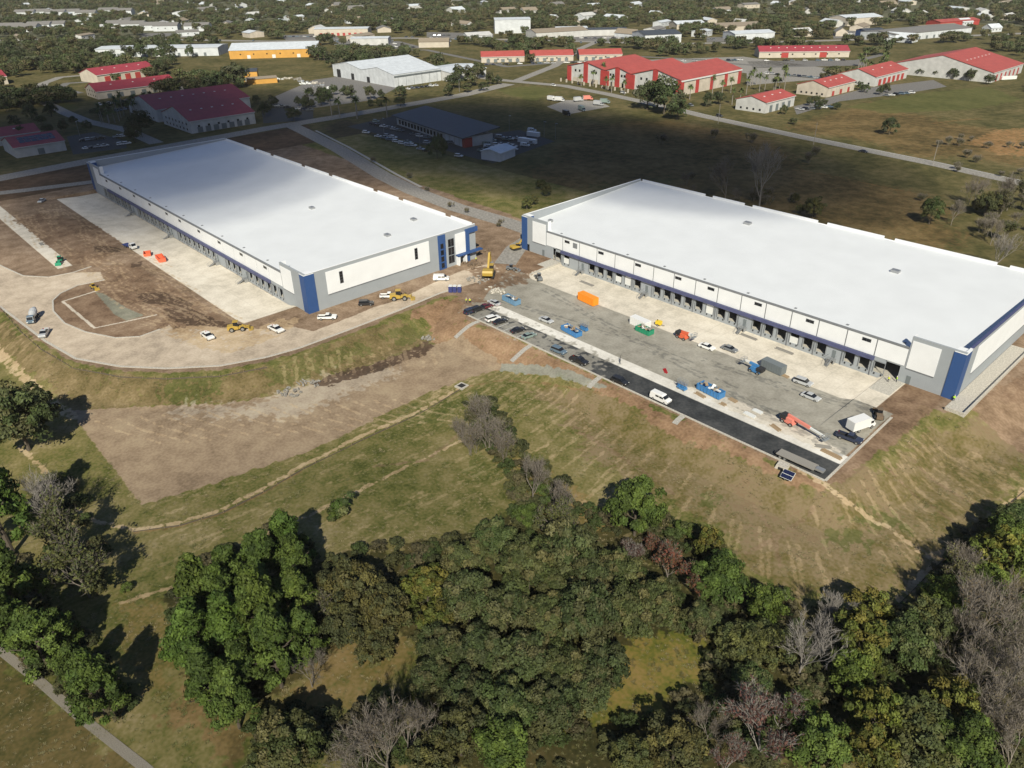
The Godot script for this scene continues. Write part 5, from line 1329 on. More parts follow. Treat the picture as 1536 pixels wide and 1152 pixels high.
func aerial_lift(called: String, label: String, at: Vector3, turn: float, m: Material, reach: float, high: float) -> Node3D:
	var o := thing(called, label, "boom lift", at, turn)
	part(o, "chassis", bx(Vector3(-1.6, 0.45, -0.95), Vector3(1.6, 0.95, 0.95)), m)
	part(o, "counterweight", bx(Vector3(-2.2, 1.0, -0.95), Vector3(-0.5, 2.0, 0.95)), mats["dark"])
	part(o, "turret", bx(Vector3(-0.5, 1.0, -0.8), Vector3(1.3, 1.75, 0.8)), m)
	boom(o, "boom", Vector3(-0.6, 2.1, 0), Vector3(reach * 0.6, lerpf(2.1, high, 0.6), 0), 0.5, m)
	boom(o, "inner_boom", Vector3(reach * 0.58, lerpf(2.1, high, 0.58), 0), Vector3(reach, high, 0), 0.36, mats["door_white"])
	var b := Shape.new()
	for e in [Vector3(0.1, 0, -0.9), Vector3(0.1, 0, 0.9), Vector3(0.95, 0, -0.9), Vector3(0.95, 0, 0.9)]:
		b.tube(Vector3(reach, high - 0.5, 0) + e, Vector3(reach, high + 0.6, 0) + e, 0.04, 0.04, 5)
	for y in [0.05, 0.6]:
		b.box(Vector3(reach + 0.06, high + y - 0.03, -0.94), Vector3(reach + 0.14, high + y + 0.03, 0.94))
		b.box(Vector3(reach + 0.9, high + y - 0.03, -0.94), Vector3(reach + 0.99, high + y + 0.03, 0.94))
		b.box(Vector3(reach + 0.1, high + y - 0.03, -0.94), Vector3(reach + 0.95, high + y + 0.03, -0.86))
		b.box(Vector3(reach + 0.1, high + y - 0.03, 0.86), Vector3(reach + 0.95, high + y + 0.03, 0.94))
	b.box(Vector3(reach + 0.06, high - 0.55, -0.94), Vector3(reach + 0.99, high - 0.48, 0.94))
	part(o, "work_platform", b.mesh(), mats["rail"])
	wheel_set(o, [1.15, -1.15], 0.95, 0.48, 0.36)
	return o

func scissor_lift(called: String, label: String, at: Vector3, turn: float, m: Material) -> Node3D:
	var o := thing(called, label, "scissor lift", at, turn)
	part(o, "chassis", bx(Vector3(-1.25, 0.25, -0.6), Vector3(1.25, 0.8, 0.6)), m)
	var s := Shape.new()
	for k in 3:
		for e in [-0.5, 0.5]:
			var y := 0.85 + k * 0.28
			s.tube(Vector3(-1.1, y, e), Vector3(1.1, y + 0.28, e), 0.06, 0.06, 4)
			s.tube(Vector3(1.1, y, e), Vector3(-1.1, y + 0.28, e), 0.06, 0.06, 4)
	part(o, "scissor_arms", s.mesh(), m)
	part(o, "deck", bx(Vector3(-1.3, 1.7, -0.62), Vector3(1.3, 1.8, 0.62)), mats["metal"])
	var r := Shape.new()
	for x in [-1.27, 0.0, 1.27]:
		for e in [-0.59, 0.59]:
			r.tube(Vector3(x, 1.8, e), Vector3(x, 2.85, e), 0.035, 0.035, 5)
	for y in [2.3, 2.85]:
		for e in [-0.59, 0.59]:
			r.tube(Vector3(-1.27, y, e), Vector3(1.27, y, e), 0.035, 0.035, 5)
		for x in [-1.27, 1.27]:
			r.tube(Vector3(x, y, -0.59), Vector3(x, y, 0.59), 0.035, 0.035, 5)
	part(o, "guard_rail", r.mesh(), mats["rail"])
	wheel_set(o, [0.85, -0.85], 0.56, 0.24, 0.18)
	return o

func container(called: String, label: String, at: Vector3, turn: float, m: Material, l: float, cat := "container") -> Node3D:
	var o := thing(called, label, cat, at, turn)
	part(o, "shell", bx(Vector3(-l / 2, 0.15, -1.2), Vector3(l / 2, 2.6, 1.2)), m)
	for i in int(l * 1.4):
		var x := -l / 2 + 0.4 + i * (l - 0.8) / (int(l * 1.4) - 1)
		for e in [-1.0, 1.0]:
			part(o, "rib", bx(Vector3(x - 0.12, 0.25, e * 1.2 - 0.05), Vector3(x + 0.12, 2.5, e * 1.2 + 0.05)), m)
	part(o, "door", bx(Vector3(l / 2, 0.2, -1.15), Vector3(l / 2 + 0.06, 2.55, -0.02)), m)
	part(o, "door", bx(Vector3(l / 2, 0.2, 0.02), Vector3(l / 2 + 0.06, 2.55, 1.15)), m)
	return o

func make_vehicles() -> void:
	var white := paint("white", 0.72, 0.72, 0.71)
	var silver := paint("silver", 0.42, 0.43, 0.44)
	var grey := paint("grey", 0.15, 0.16, 0.17)
	var black := paint("black", 0.018, 0.018, 0.02)
	var navy := paint("navy", 0.022, 0.03, 0.06)
	var wine := paint("wine", 0.10, 0.012, 0.018)
	var sage := paint("sage", 0.20, 0.26, 0.24)
	var steel := paint("steel", 0.11, 0.16, 0.21)
	var yellow := paint("yellow", 0.40, 0.27, 0.05, 0.5)
	var orange := paint("orange", 0.80, 0.26, 0.015, 0.5)
	var redorange := paint("vermilion", 0.62, 0.13, 0.06, 0.5)
	var coral := paint("coral", 0.66, 0.22, 0.17, 0.5)
	var blue := paint("blue", 0.05, 0.19, 0.42, 0.5)
	var bluegrey := paint("worn blue", 0.13, 0.25, 0.38, 0.6)
	var green := paint("green", 0.02, 0.24, 0.13, 0.5)
	var pots := paint("indigo", 0.035, 0.045, 0.16, 0.5)
	car("parked_car", "dark navy car at the far end of the black parking strip", "car", "suv", navy, on_land(35.2, -36.2, 0.03), deg_to_rad(92))
	car("parked_car", "black car between the navy car and the dark red car", "car", "suv", black, on_land(35.5, -38.7, 0.03), deg_to_rad(88))
	car("parked_car", "dark red car beside the blue dumpster end of the parking strip", "car", "sedan", wine, on_land(35.7, -42.1, 0.03), deg_to_rad(84))
	car("parked_car", "pale silver car lying along the kerb before the blue dumpster", "car", "sedan", silver, on_land(35.4, -45.8, 0.03), deg_to_rad(178))
	car("parked_car", "white car parked tightly beside a black one in the strip", "car", "suv", white, on_land(44, -37.5, 0.03), deg_to_rad(82))
	car("parked_car", "black car parked tightly beside the white car", "car", "sedan", black, on_land(47, -37.8, 0.03), deg_to_rad(84))
	car("parked_car", "black car next to the pale green car in the parking strip", "car", "sedan", black, on_land(55.1, -37.6, 0.03), deg_to_rad(80))
	car("parked_car", "pale green car at the end of the parked row", "car", "sedan", sage, on_land(60, -37.2, 0.03), deg_to_rad(84))
	car("parked_car", "steel blue car parked along the lower kerb of the strip", "car", "suv", steel, on_land(72.7, -36.6, 0.03), deg_to_rad(4))
	car("pickup_truck", "black pickup parked along the lower kerb", "pickup truck", "pickup", black, on_land(80.8, -36.2, 0.03), deg_to_rad(2))
	car("parked_car", "black car with a bright nose parked alone on the dark strip", "car", "suv", black, on_land(95.7, -35.5, 0.03), deg_to_rad(2))
	car("cargo_van", "white van parked on the dark strip past the gravel apron", "van", "van", white, on_land(108.4, -36, 0.03), deg_to_rad(0))
	car("parked_car", "silver car in the grey yard above the white concrete strip", "car", "sedan", silver, on_land(56.2, -48.4, 0.03), deg_to_rad(4))
	car("parked_car", "white car at the edge of the concrete court", "car", "sedan", white, on_land(99, -70, 0.03), deg_to_rad(2))
	car("parked_car", "dark grey car beside the white car at the court edge", "car", "sedan", grey, on_land(104.2, -73.5, 0.03), deg_to_rad(0))
	car("parked_car", "silver car with a dark roof near the loading ramp", "car", "suv", silver, on_land(128.1, -70.7, 0.03), deg_to_rad(4))
	car("parked_car", "pale silver car just below the other silver car by the ramp", "car", "sedan", silver, on_land(133.2, -65.1, 0.03), deg_to_rad(0))
	car("pickup_truck", "dark navy pickup in front of the white box truck", "pickup truck", "pickup", navy, on_land(149, -52.7, 0.03), deg_to_rad(6))
	car("pickup_truck", "white pickup on the sandy road beside the yellow loader", "pickup truck", "pickup", white, on_land(-6.4, 30.1, 0.03), deg_to_rad(0))
	car("pickup_truck", "white pickup with an open bed at the sandy road's bend", "pickup truck", "pickup", white, on_land(3.8, 13.4, 0.03), deg_to_rad(8))
	car("pickup_truck", "white pickup below the blue corner of the far warehouse", "pickup truck", "pickup", white, on_land(7.3, -2, 0.03), deg_to_rad(50))
	car("pickup_truck", "white pickup close to the yellow grading machine", "pickup truck", "pickup", white, on_land(7.2, -25, 0.03), deg_to_rad(48))
	car("cargo_van", "white van beside the end wall near the entrance", "van", "van", white, on_land(7.7, -46.4, 0.03), deg_to_rad(48))
	car("parked_car", "dark car driving along the road below the long white panel", "car", "suv", black, on_land(6.9, -16.4, 0.03), deg_to_rad(52))
	car("pickup_truck", "pale pickup following the mixer truck on the ring road", "pickup truck", "pickup", silver, on_land(-42.9, 64.4, 0.03), deg_to_rad(-28))
	car("parked_car", "small pale car on the dirt behind the far concrete court", "car", "sedan", silver, on_land(-196.3, 24.6, 0.03), deg_to_rad(-40))
	car("parked_car", "black car driving on the far road across the fields", "car", "sedan", black, on_land(27.7, -318.8, 0.03), deg_to_rad(4))
	box_truck("box_truck", "white box truck parked beside the dark pickup at the yard corner", on_land(148.7, -59.1, 0.03), deg_to_rad(72), "box", white, white)
	box_truck("mixer_truck", "concrete mixer truck with a pale drum on the ring road", on_land(-56.8, 63.8, 0.03), deg_to_rad(-28), "mixer", steel, silver)
	box_truck("flatbed_truck", "white flatbed truck in the dark gap behind the court", on_land(-104.3, 17.8, 0.03), deg_to_rad(10), "flat", white, pots)
	skip("dumpster", "worn blue dumpster by the parked cars at the yard's far corner", on_land(38.1, -50.8, 0.03), deg_to_rad(-4), bluegrey, 6.6, 1.7, true)
	skip("dumpster", "blue dumpster heaped with scrap at the white strip", on_land(66.8, -48.1, 0.03), deg_to_rad(-8), blue, 7, 1.5, true)
	skip("dumpster", "blue dumpster heaped with boards below the concrete court", on_land(115, -47.9, 0.03), deg_to_rad(-6), blue, 7.2, 1.7, true)
	skip("dumpster", "green dumpster standing against the white container", on_land(80.3, -65.3, 0.03), deg_to_rad(-4), green, 5.4, 1.5, true)
	skip("dumpster", "red open bin on the far concrete court", on_land(-83.3, 14.2, 0.03), deg_to_rad(-8), redorange, 6, 1.5, false)
	skip("dumpster", "small red bin beside the larger red one on the court", on_land(-91.9, 15.9, 0.03), deg_to_rad(-20), redorange, 3.6, 1.2, false)
	container("roll_off_box", "bright orange container standing alone in the grey yard", on_land(53.6, -70.1, 0.03), deg_to_rad(-6), orange, 7.4)
	container("storage_container", "white storage container behind the green dumpster", on_land(76.6, -67.9, 0.03), deg_to_rad(-4), white, 6.4)
	container("storage_container", "grey container with a wood-coloured end beside the blue telehandler", on_land(118.8, -71.7, 0.03), deg_to_rad(-6), mats["door_grey"], 6.4)
	excavator("yellow excavator with its boom reaching towards the entrance", on_land(16.5, -60.3, 0.03), deg_to_rad(132), yellow, 1.35)
	excavator("small dark excavator by the blue corner of the nearer warehouse", on_land(3.9, -85.2, 0.03), deg_to_rad(80), yellow, 0.8)
	loader("wheel_loader", "yellow loader standing in a puddle beside the white pickup", on_land(-4.7, 21.4, 0.03), deg_to_rad(60), yellow)
	loader("grader", "yellow grading machine on the road below the long white panel", on_land(11.1, -26.7, 0.03), deg_to_rad(52), yellow, 1.1)
	loader("skid_steer", "dark skid steer loader on the court near the ramp walls", on_land(28.8, -72.4, 0.03), deg_to_rad(150), grey, 0.8)
	loader("skid_steer", "dark brown loader at the corner of the dirt by the ramp", on_land(149.2, -67.1, 0.03), deg_to_rad(120), mats["dirt"], 0.8)
	loader("compactor", "small dark machine in the torn ground between the warehouses", on_land(18.1, -69.8, 0.03), deg_to_rad(30), grey, 0.7)
	loader("skid_steer", "small yellow machine on the island inside the ring road", on_land(-70, 41.8, 0.03), deg_to_rad(10), yellow, 0.6)
	loader("skid_steer", "green machine at the end of the far concrete strip", on_land(-105.2, 42.5, 0.03), deg_to_rad(-30), green, 0.8)
	aerial_lift("boom_lift", "coral boom lift with its long grey boom laid out", on_land(135.9, -49.3, 0.03), deg_to_rad(-10), coral, 9.5, 1.6)
	aerial_lift("boom_lift", "orange-red boom lift folded beside the concrete court", on_land(90.4, -70.3, 0.03), deg_to_rad(-4), redorange, 3.4, 2.4)
	aerial_lift("boom_lift", "blue boom lift beside the grey container", on_land(116.2, -67.4, 0.03), deg_to_rad(176), blue, 3.6, 2.3)
	scissor_lift("scissor_lift", "blue scissor lift standing behind the scrap dumpster", on_land(68, -52.3, 0.03), deg_to_rad(-5), blue)
	scissor_lift("scissor_lift", "small blue lift on the white strip near the board dumpster", on_land(108.8, -44.4, 0.03), deg_to_rad(-5), blue)
	car("parked_car", "white car on the road left of the hall's cream fence", "car", "suv", white, on_land(-249.6, -366.2, 0.03), deg_to_rad(-10))
	car("parked_car", "white car passing the cream fence of the red hall", "car", "suv", white, on_land(-185.7, -376.6, 0.03), deg_to_rad(-12))
	car("parked_car", "grey car where the road bends past the big dark trees", "car", "suv", grey, on_land(-117.9, -367.6, 0.03), deg_to_rad(-20))
	car("parked_car", "dark pickup on the road beside the smallest red workshop", "car", "suv", black, on_land(-82.3, -348.9, 0.03), deg_to_rad(-10))
	box_truck("yard_truck", "white truck at the far end of the pale machine yard", on_land(-204, -317.9, 0.03), deg_to_rad(5), "box", white, white)
	box_truck("yard_truck", "second white truck at the far end of the pale machine yard", on_land(-197.8, -319.8, 0.03), deg_to_rad(20), "box", white, white)
	box_truck("yard_truck", "dark truck at the near end of the machine yard", on_land(-158.4, -285.1, 0.03), deg_to_rad(-15), "box", black, black)
	box_truck("yard_truck", "teal truck at the shaded edge of the machine yard", on_land(-162, -304.1, 0.03), deg_to_rad(-20), "box", steel, sage)
	box_truck("yard_truck", "pale truck among the parked machines in the yard", on_land(-166.7, -326.7, 0.03), deg_to_rad(10), "box", silver, silver)
	box_truck("yard_truck", "pale teal truck beside the red machines in the yard", on_land(-168.3, -335.7, 0.03), deg_to_rad(30), "box", sage, sage)
	box_truck("yard_truck", "red truck in the middle of the machine yard", on_land(-186.4, -337.4, 0.03), deg_to_rad(60), "box", coral, coral)
	box_truck("yard_truck", "grey truck in the middle of the machine yard", on_land(-187.8, -328.9, 0.03), deg_to_rad(70), "box", silver, silver)
	container("trailer", "long white trailer parked at the edge of the dark lot", on_land(-119.6, -210.9, 0.03), deg_to_rad(12), white, 12, "trailer")
	container("trailer", "shorter white trailer behind the long one at the dark lot", on_land(-129.6, -225.6, 0.03), deg_to_rad(14), white, 8, "trailer")
	container("trailer", "white coach-like trailer beside the grey-gabled hall", on_land(-0.2, -631.5, 0.03), deg_to_rad(60), white, 14, "trailer")
	cars("small car parked in the dark lot before the blue-roofed office", "cars in the dark office lot", 20, ["suv", sage, -234.5, -184.9, "suv", silver, -192.5, -164.4, "sedan", white, -209.2, -180.1, "suv", white, -186.8, -164.7, "sedan", sage, -170.9, -163.8, "suv", white, -161.3, -160.1, "sedan", grey, -185.4, -178.5, "suv", white, -178, -177.9, "suv", steel, -172.1, -178.4, "suv", silver, -160.6, -170, "sedan", white, -154, -178.6, "suv", grey, -150.4, -179.6, "suv", white, -122.6, -162.1, "sedan", steel, -136.1, -190.7, "suv", steel, -123.8, -184.3, "suv", sage, -137.4, -200, "suv", white, -127.8, -194, "sedan", silver, -126.8, -197.2, "suv", grey, -118.3, -189.4, "suv", white, -120.5, -194, "sedan", white, -122.5, -198.9])
	cars("pale vehicle in the crowded yard behind the blue-roofed office", "vehicles in the crowded dark yard", 20, ["pickup", sage, -122.4, -178.9, "suv", white, -139.6, -197.3, "van", sage, -131.9, -191, "van", white, -126.7, -187.3, "van", silver, -138.6, -199.4, "pickup", white, -115.7, -183, "suv", white, -114.2, -182, "suv", white, -118.3, -187.4, "van", silver, -140, -208.3, "van", silver, -112.2, -185.8, "pickup", sage, -133.5, -207.3, "pickup", sage, -114.1, -190.6, "pickup", silver, -132.9, -209.4, "pickup", silver, -116.8, -196.2, "pickup", silver, -112.3, -192.8, "suv", grey, -117.8, -198.4, "pickup", silver, -130.7, -212.9, "van", white, -114.4, -204.1, "suv", white, -125.1, -214.4, "pickup", silver, -116.1, -209.9, "van", sage, -132.8, -226.8, "van", white, -139.5, -234.1])
	cars("small car in the front row of the dark office lot", "cars in the office lot's front row", 20, ["suv", white, -210.4, -161.1, "sedan", white, -196.2, -160.4, "pickup", steel, -189.4, -160, "pickup", steel, -182.7, -159.6, "suv", white, -176.1, -159.3, "suv", white, -169.7, -158.9, "suv", silver, -163.3, -158.6, "sedan", silver, -151.1, -158, "sedan", black, -145.1, -157.6])
	cars("small car near the entrance of the dark office lot", "cars at the office lot entrance", 20, ["pickup", navy, -228.6, -178.8, "pickup", black, -222.5, -178.8, "pickup", white, -216.6, -178.7, "pickup", grey, -210.7, -178.7, "pickup", silver, -205, -178.6, "pickup", grey, -199.3, -178.6])
	cars("small car parked before the crimson-roofed sheds by the crescent road", "cars before the crescent sheds", 0, ["suv", white, -439.2, -79.1, "pickup", silver, -439.5, -85.4, "pickup", grey, -439.7, -88.6, "suv", grey, -439.9, -91.8, "pickup", steel, -440.1, -95, "pickup", grey, -440.3, -98.3, "pickup", silver, -440.6, -104.8, "sedan", navy, -440.8, -108.1, "suv", white, -441, -111.5])
	cars("small car parked under palms on the lane before the shaded sheds", "cars on the shaded lane", 0, ["suv", steel, -404.3, -79.2, "suv", steel, -405.4, -82.3, "suv", silver, -406.5, -85.5, "suv", navy, -407.5, -88.7, "sedan", white, -408.6, -91.9, "suv", black, -409.7, -95.1])
	cars("small car parked in the dark lot beside the solar-panel shed", "cars by the solar shed", 90, ["sedan", black, -319.1, -30.8, "suv", silver, -318.2, -33.8, "suv", grey, -317.2, -36.8, "pickup", black, -316.3, -39.8, "pickup", silver, -313.5, -48.9, "suv", white, -312.6, -52])
	cars("small car in the solar-panel shed's front row", "cars in the solar shed's front row", 90, ["sedan", white, -294.7, -25.2, "sedan", black, -294.1, -28.1, "pickup", silver, -293.4, -31.1, "pickup", silver, -292.7, -34, "suv", white, -290.6, -43, "suv", white, -289.9, -46.1])
	cars("small car parked along the side of the white metal warehouse", "cars beside the metal warehouse", 0, ["sedan", white, -325, -277.2, "suv", grey, -324.5, -281.5, "sedan", navy, -324, -285.8, "sedan", black, -323.5, -290.1, "sedan", black, -322.9, -294.4, "suv", white, -322.4, -298.8, "sedan", white, -321.9, -303.2])
	cars("small vehicle in the shaded yard before the metal warehouse", "vehicles in the shaded yard", 80, ["suv", navy, -340.6, -165.1, "pickup", silver, -335, -166.6, "pickup", grey, -329.5, -168.2, "pickup", black, -324, -169.7, "sedan", silver, -313.1, -172.7, "suv", navy, -307.8, -174.2, "pickup", grey, -302.5, -175.7])
	cars("small car parked beside the smallest red workshop", "cars by the smallest workshop", 0, ["pickup", silver, -55.8, -404.3, "suv", black, -53.9, -408.6, "sedan", grey, -51.9, -413, "suv", grey, -49.9, -417.5, "suv", white, -47.9, -421.9, "sedan", steel, -45.9, -426.4])
	cars("small car on the pale apron before the roller doors", "cars on the workshop apron", 0, ["sedan", grey, -37.2, -494.3, "sedan", white, -35.5, -498.9, "suv", black, -33.9, -503.5, "suv", steel, -32.3, -508.2, "sedan", steel, -30.6, -512.9, "suv", white, -29, -517.6])
	cars("tiny car parked before the long crimson-roofed shed", "cars before the long crimson shed", 45, ["suv", white, -199.9, -604.4, "pickup", black, -186.9, -616.8, "suv", grey, -182.5, -620.9, "suv", silver, -173.9, -629.1, "suv", steel, -165.3, -637.3, "pickup", white, -161, -641.4, "suv", steel, -156.7, -645.5, "suv", white, -152.4, -649.6, "suv", black, -148.1, -653.6])
	cars("tiny car in the wide car park among palms", "cars in the wide palm car park", 0, ["suv", white, -157.3, -533.2, "suv", silver, -152.5, -533.7, "sedan", black, -147.6, -534.2, "suv", steel, -138.1, -535.3, "pickup", grey, -133.4, -535.8, "suv", navy, -128.7, -536.3, "suv", grey, -124.1, -536.8, "pickup", steel, -119.5, -537.3, "sedan", silver, -114.9, -537.8, "sedan", steel, -110.4, -538.2, "suv", black, -105.9, -538.7])
	cars("tiny car parked behind the big red hall", "cars behind the red hall", 0, ["suv", silver, -267.8, -540, "suv", white, -257, -552.1, "suv", silver, -249.8, -560.1, "sedan", white, -242.5, -568.2, "suv", steel, -238.9, -572.2, "suv", steel, -235.3, -576.2, "suv", navy, -228.1, -584.3, "pickup", steel, -224.5, -588.3, "pickup", white, -220.9, -592.4])
	cars("tiny car parked before the red strip sheds", "cars before the red strip sheds", 40, ["sedan", navy, -383, -412.4, "sedan", navy, -378.9, -417.3, "suv", grey, -374.9, -422.2, "pickup", black, -370.8, -427.1, "suv", white, -362.7, -437, "suv", navy, -354.6, -446.9, "pickup", steel, -350.5, -451.8, "pickup", silver, -346.5, -456.7, "sedan", silver, -342.4, -461.7, "pickup", white, -334.2, -471.6, "suv", black, -330.1, -476.5, "sedan", white, -326, -481.5, "pickup", silver, -322, -486.5, "pickup", black, -317.9, -491.4, "suv", grey, -313.8, -496.4, "sedan", steel, -309.7, -501.4, "suv", white, -305.6, -506.4])
	cars("tiny car on the distant commercial lot", "cars on the distant commercial lot", 40, ["sedan", navy, -651, -514.5, "suv", grey, -641.9, -517.5, "suv", white, -615.3, -526.6, "suv", white, -606.6, -529.5, "suv", navy, -597.9, -532.5, "suv", grey, -589.3, -535.4, "suv", steel, -580.8, -538.3, "sedan", navy, -572.4, -541.1, "suv", white, -564, -544, "sedan", white, -555.7, -546.8, "suv", steel, -539.2, -552.4, "suv", grey, -531.1, -555.2, "sedan", navy, -515, -560.6])
	cars("tiny car along the distant townhouse road", "cars along the townhouse road", -40, ["pickup", grey, -1052.3, -167.1, "suv", navy, -1044.5, -174.1, "sedan", white, -1029.1, -188.1, "pickup", grey, -1021.4, -195.1, "suv", silver, -1013.8, -202.1, "sedan", steel, -1006.1, -209.1, "pickup", white, -998.5, -216, "suv", white, -990.8, -223, "pickup", navy, -983.2, -229.9, "pickup", white, -975.6, -236.8, "suv", grey, -968, -243.8, "suv", black, -960.4, -250.7, "suv", navy, -952.8, -257.6, "sedan", navy, -945.2, -264.4, "pickup", white, -937.7, -271.3, "suv", white, -930.1, -278.2, "suv", black, -922.6, -285, "sedan", grey, -915.1, -291.9, "suv", white, -907.6, -298.7, "pickup", grey, -900.1, -305.5, "sedan", silver, -892.6, -312.3, "sedan", white, -870.2, -332.7, "sedan", steel, -862.8, -339.5])
	cars("tiny vehicle on the distant town road's left stretch", "traffic on the town road's left", -40, ["pickup", black, -1034.7, -170.8, "sedan", black, -1021.3, -180.6, "suv", silver, -994.6, -200.1, "suv", navy, -981.4, -209.7, "suv", grey, -968.3, -219.3, "suv", white, -955.2, -228.9, "suv", black, -942.2, -238.4, "sedan", steel, -929.2, -247.9, "pickup", silver, -878.2, -285.1, "suv", black, -853.1, -303.5, "sedan", navy, -840.7, -312.6, "pickup", silver, -828.3, -321.6, "suv", navy, -803.7, -339.6, "suv", steel, -767.4, -366.1])
	cars("tiny vehicle on the distant town road's middle stretch", "traffic on the town road's middle", -40, ["sedan", steel, -707.1, -424.4, "pickup", silver, -691.1, -435.1, "pickup", black, -675.2, -445.8, "suv", white, -659.5, -456.4, "pickup", white, -643.9, -467, "suv", grey, -628.5, -477.4, "sedan", white, -582.8, -508.2, "pickup", silver, -567.9, -518.3, "sedan", black, -553, -528.3, "suv", silver, -538.3, -538.3, "suv", black, -523.7, -548.1, "suv", navy, -509.2, -557.9, "suv", navy, -480.5, -577.3, "suv", grey, -466.3, -586.8, "suv", white, -452.2, -596.3, "pickup", steel, -438.3, -605.7, "suv", navy, -424.4, -615.1, "pickup", white, -410.7, -624.4, "suv", white, -397.1, -633.6, "suv", black, -370.1, -651.8])
	cars("tiny car in the town lot behind the orange store", "cars in the town lot behind the orange store", 50, ["suv", grey, -777.8, -417.6, "suv", steel, -774, -420.6, "suv", navy, -770.2, -423.6, "pickup", steel, -766.4, -426.6, "suv", grey, -762.6, -429.7, "suv", silver, -758.9, -432.7, "sedan", steel, -755.1, -435.7, "pickup", black, -751.3, -438.7, "pickup", white, -747.5, -441.7, "pickup", steel, -743.8, -444.7, "pickup", silver, -740, -447.7, "suv", steel, -736.3, -450.7, "suv", silver, -732.5, -453.7])
	cars("tiny car in the town lot beyond the metal warehouse", "cars in the town lot beyond the metal warehouse", 50, ["pickup", grey, -642.7, -545.7, "sedan", white, -638, -549.4, "sedan", white, -633.3, -553.1, "suv", navy, -628.6, -556.9, "pickup", black, -623.9, -560.6, "pickup", navy, -605.1, -575.4, "suv", white, -595.8, -582.8, "suv", steel, -591.2, -586.5, "pickup", navy, -586.5, -590.2, "sedan", white, -581.9, -593.9])
	cars("tiny car in the town lot beyond the red strips", "cars in the town lot beyond the red strips", 50, ["suv", white, -471.1, -642.5, "suv", navy, -466.8, -645.9, "sedan", grey, -462.5, -649.4, "sedan", navy, -458.2, -652.9, "pickup", grey, -453.9, -656.3, "suv", white, -449.6, -659.8, "suv", silver, -445.3, -663.2, "suv", black, -441, -666.6, "sedan", white, -436.7, -670.1, "suv", grey, -432.4, -673.5, "suv", silver, -423.9, -680.3])
	cars("tiny car in the town lot beyond the crimson strip shed", "cars in the town lot beyond the crimson strip shed", 50, ["pickup", grey, -344.7, -725.2, "suv", grey, -341.1, -728.1, "suv", steel, -326.6, -739.7, "suv", white, -323, -742.6, "sedan", white, -319.4, -745.5, "suv", silver, -315.8, -748.4, "sedan", steel, -312.2, -751.3, "suv", grey, -297.9, -762.8])
	cars("tiny car in the town lot at the far right", "cars in the town lot at the far right", 50, ["pickup", black, -261.8, -867.2, "suv", steel, -258.6, -869.8, "sedan", white, -255.3, -872.3, "suv", white, -252.1, -874.9, "suv", white, -248.9, -877.4, "suv", silver, -245.7, -880, "suv", grey, -242.5, -882.5, "pickup", white, -236, -887.6, "sedan", navy, -232.8, -890.1, "pickup", silver, -229.6, -892.6, "sedan", navy, -223.2, -897.7, "sedan", white, -220.1, -900.2])
	cars("tiny car in the distant car park behind the orange store", "cars in the distant car park", 45, ["pickup", navy, -680.4, -426.9, "suv", steel, -673.4, -429.8, "suv", white, -645.6, -440.9, "pickup", grey, -632, -446.3, "suv", white, -618.6, -451.7, "suv", white, -598.7, -459.7])
	cars("tiny car in the second row of the distant car park", "cars in the distant second row", 45, ["sedan", grey, -645.6, -410, "sedan", white, -638.1, -413.4, "suv", black, -630.8, -416.7, "suv", steel, -623.5, -420, "sedan", steel, -616.2, -423.3, "suv", white, -608.9, -426.6, "pickup", grey, -587.5, -436.4, "suv", navy, -580.5, -439.6, "suv", white, -573.4, -442.7, "suv", grey, -566.5, -445.9, "pickup", steel, -559.5, -449.1, "suv", black, -552.6, -452.2])

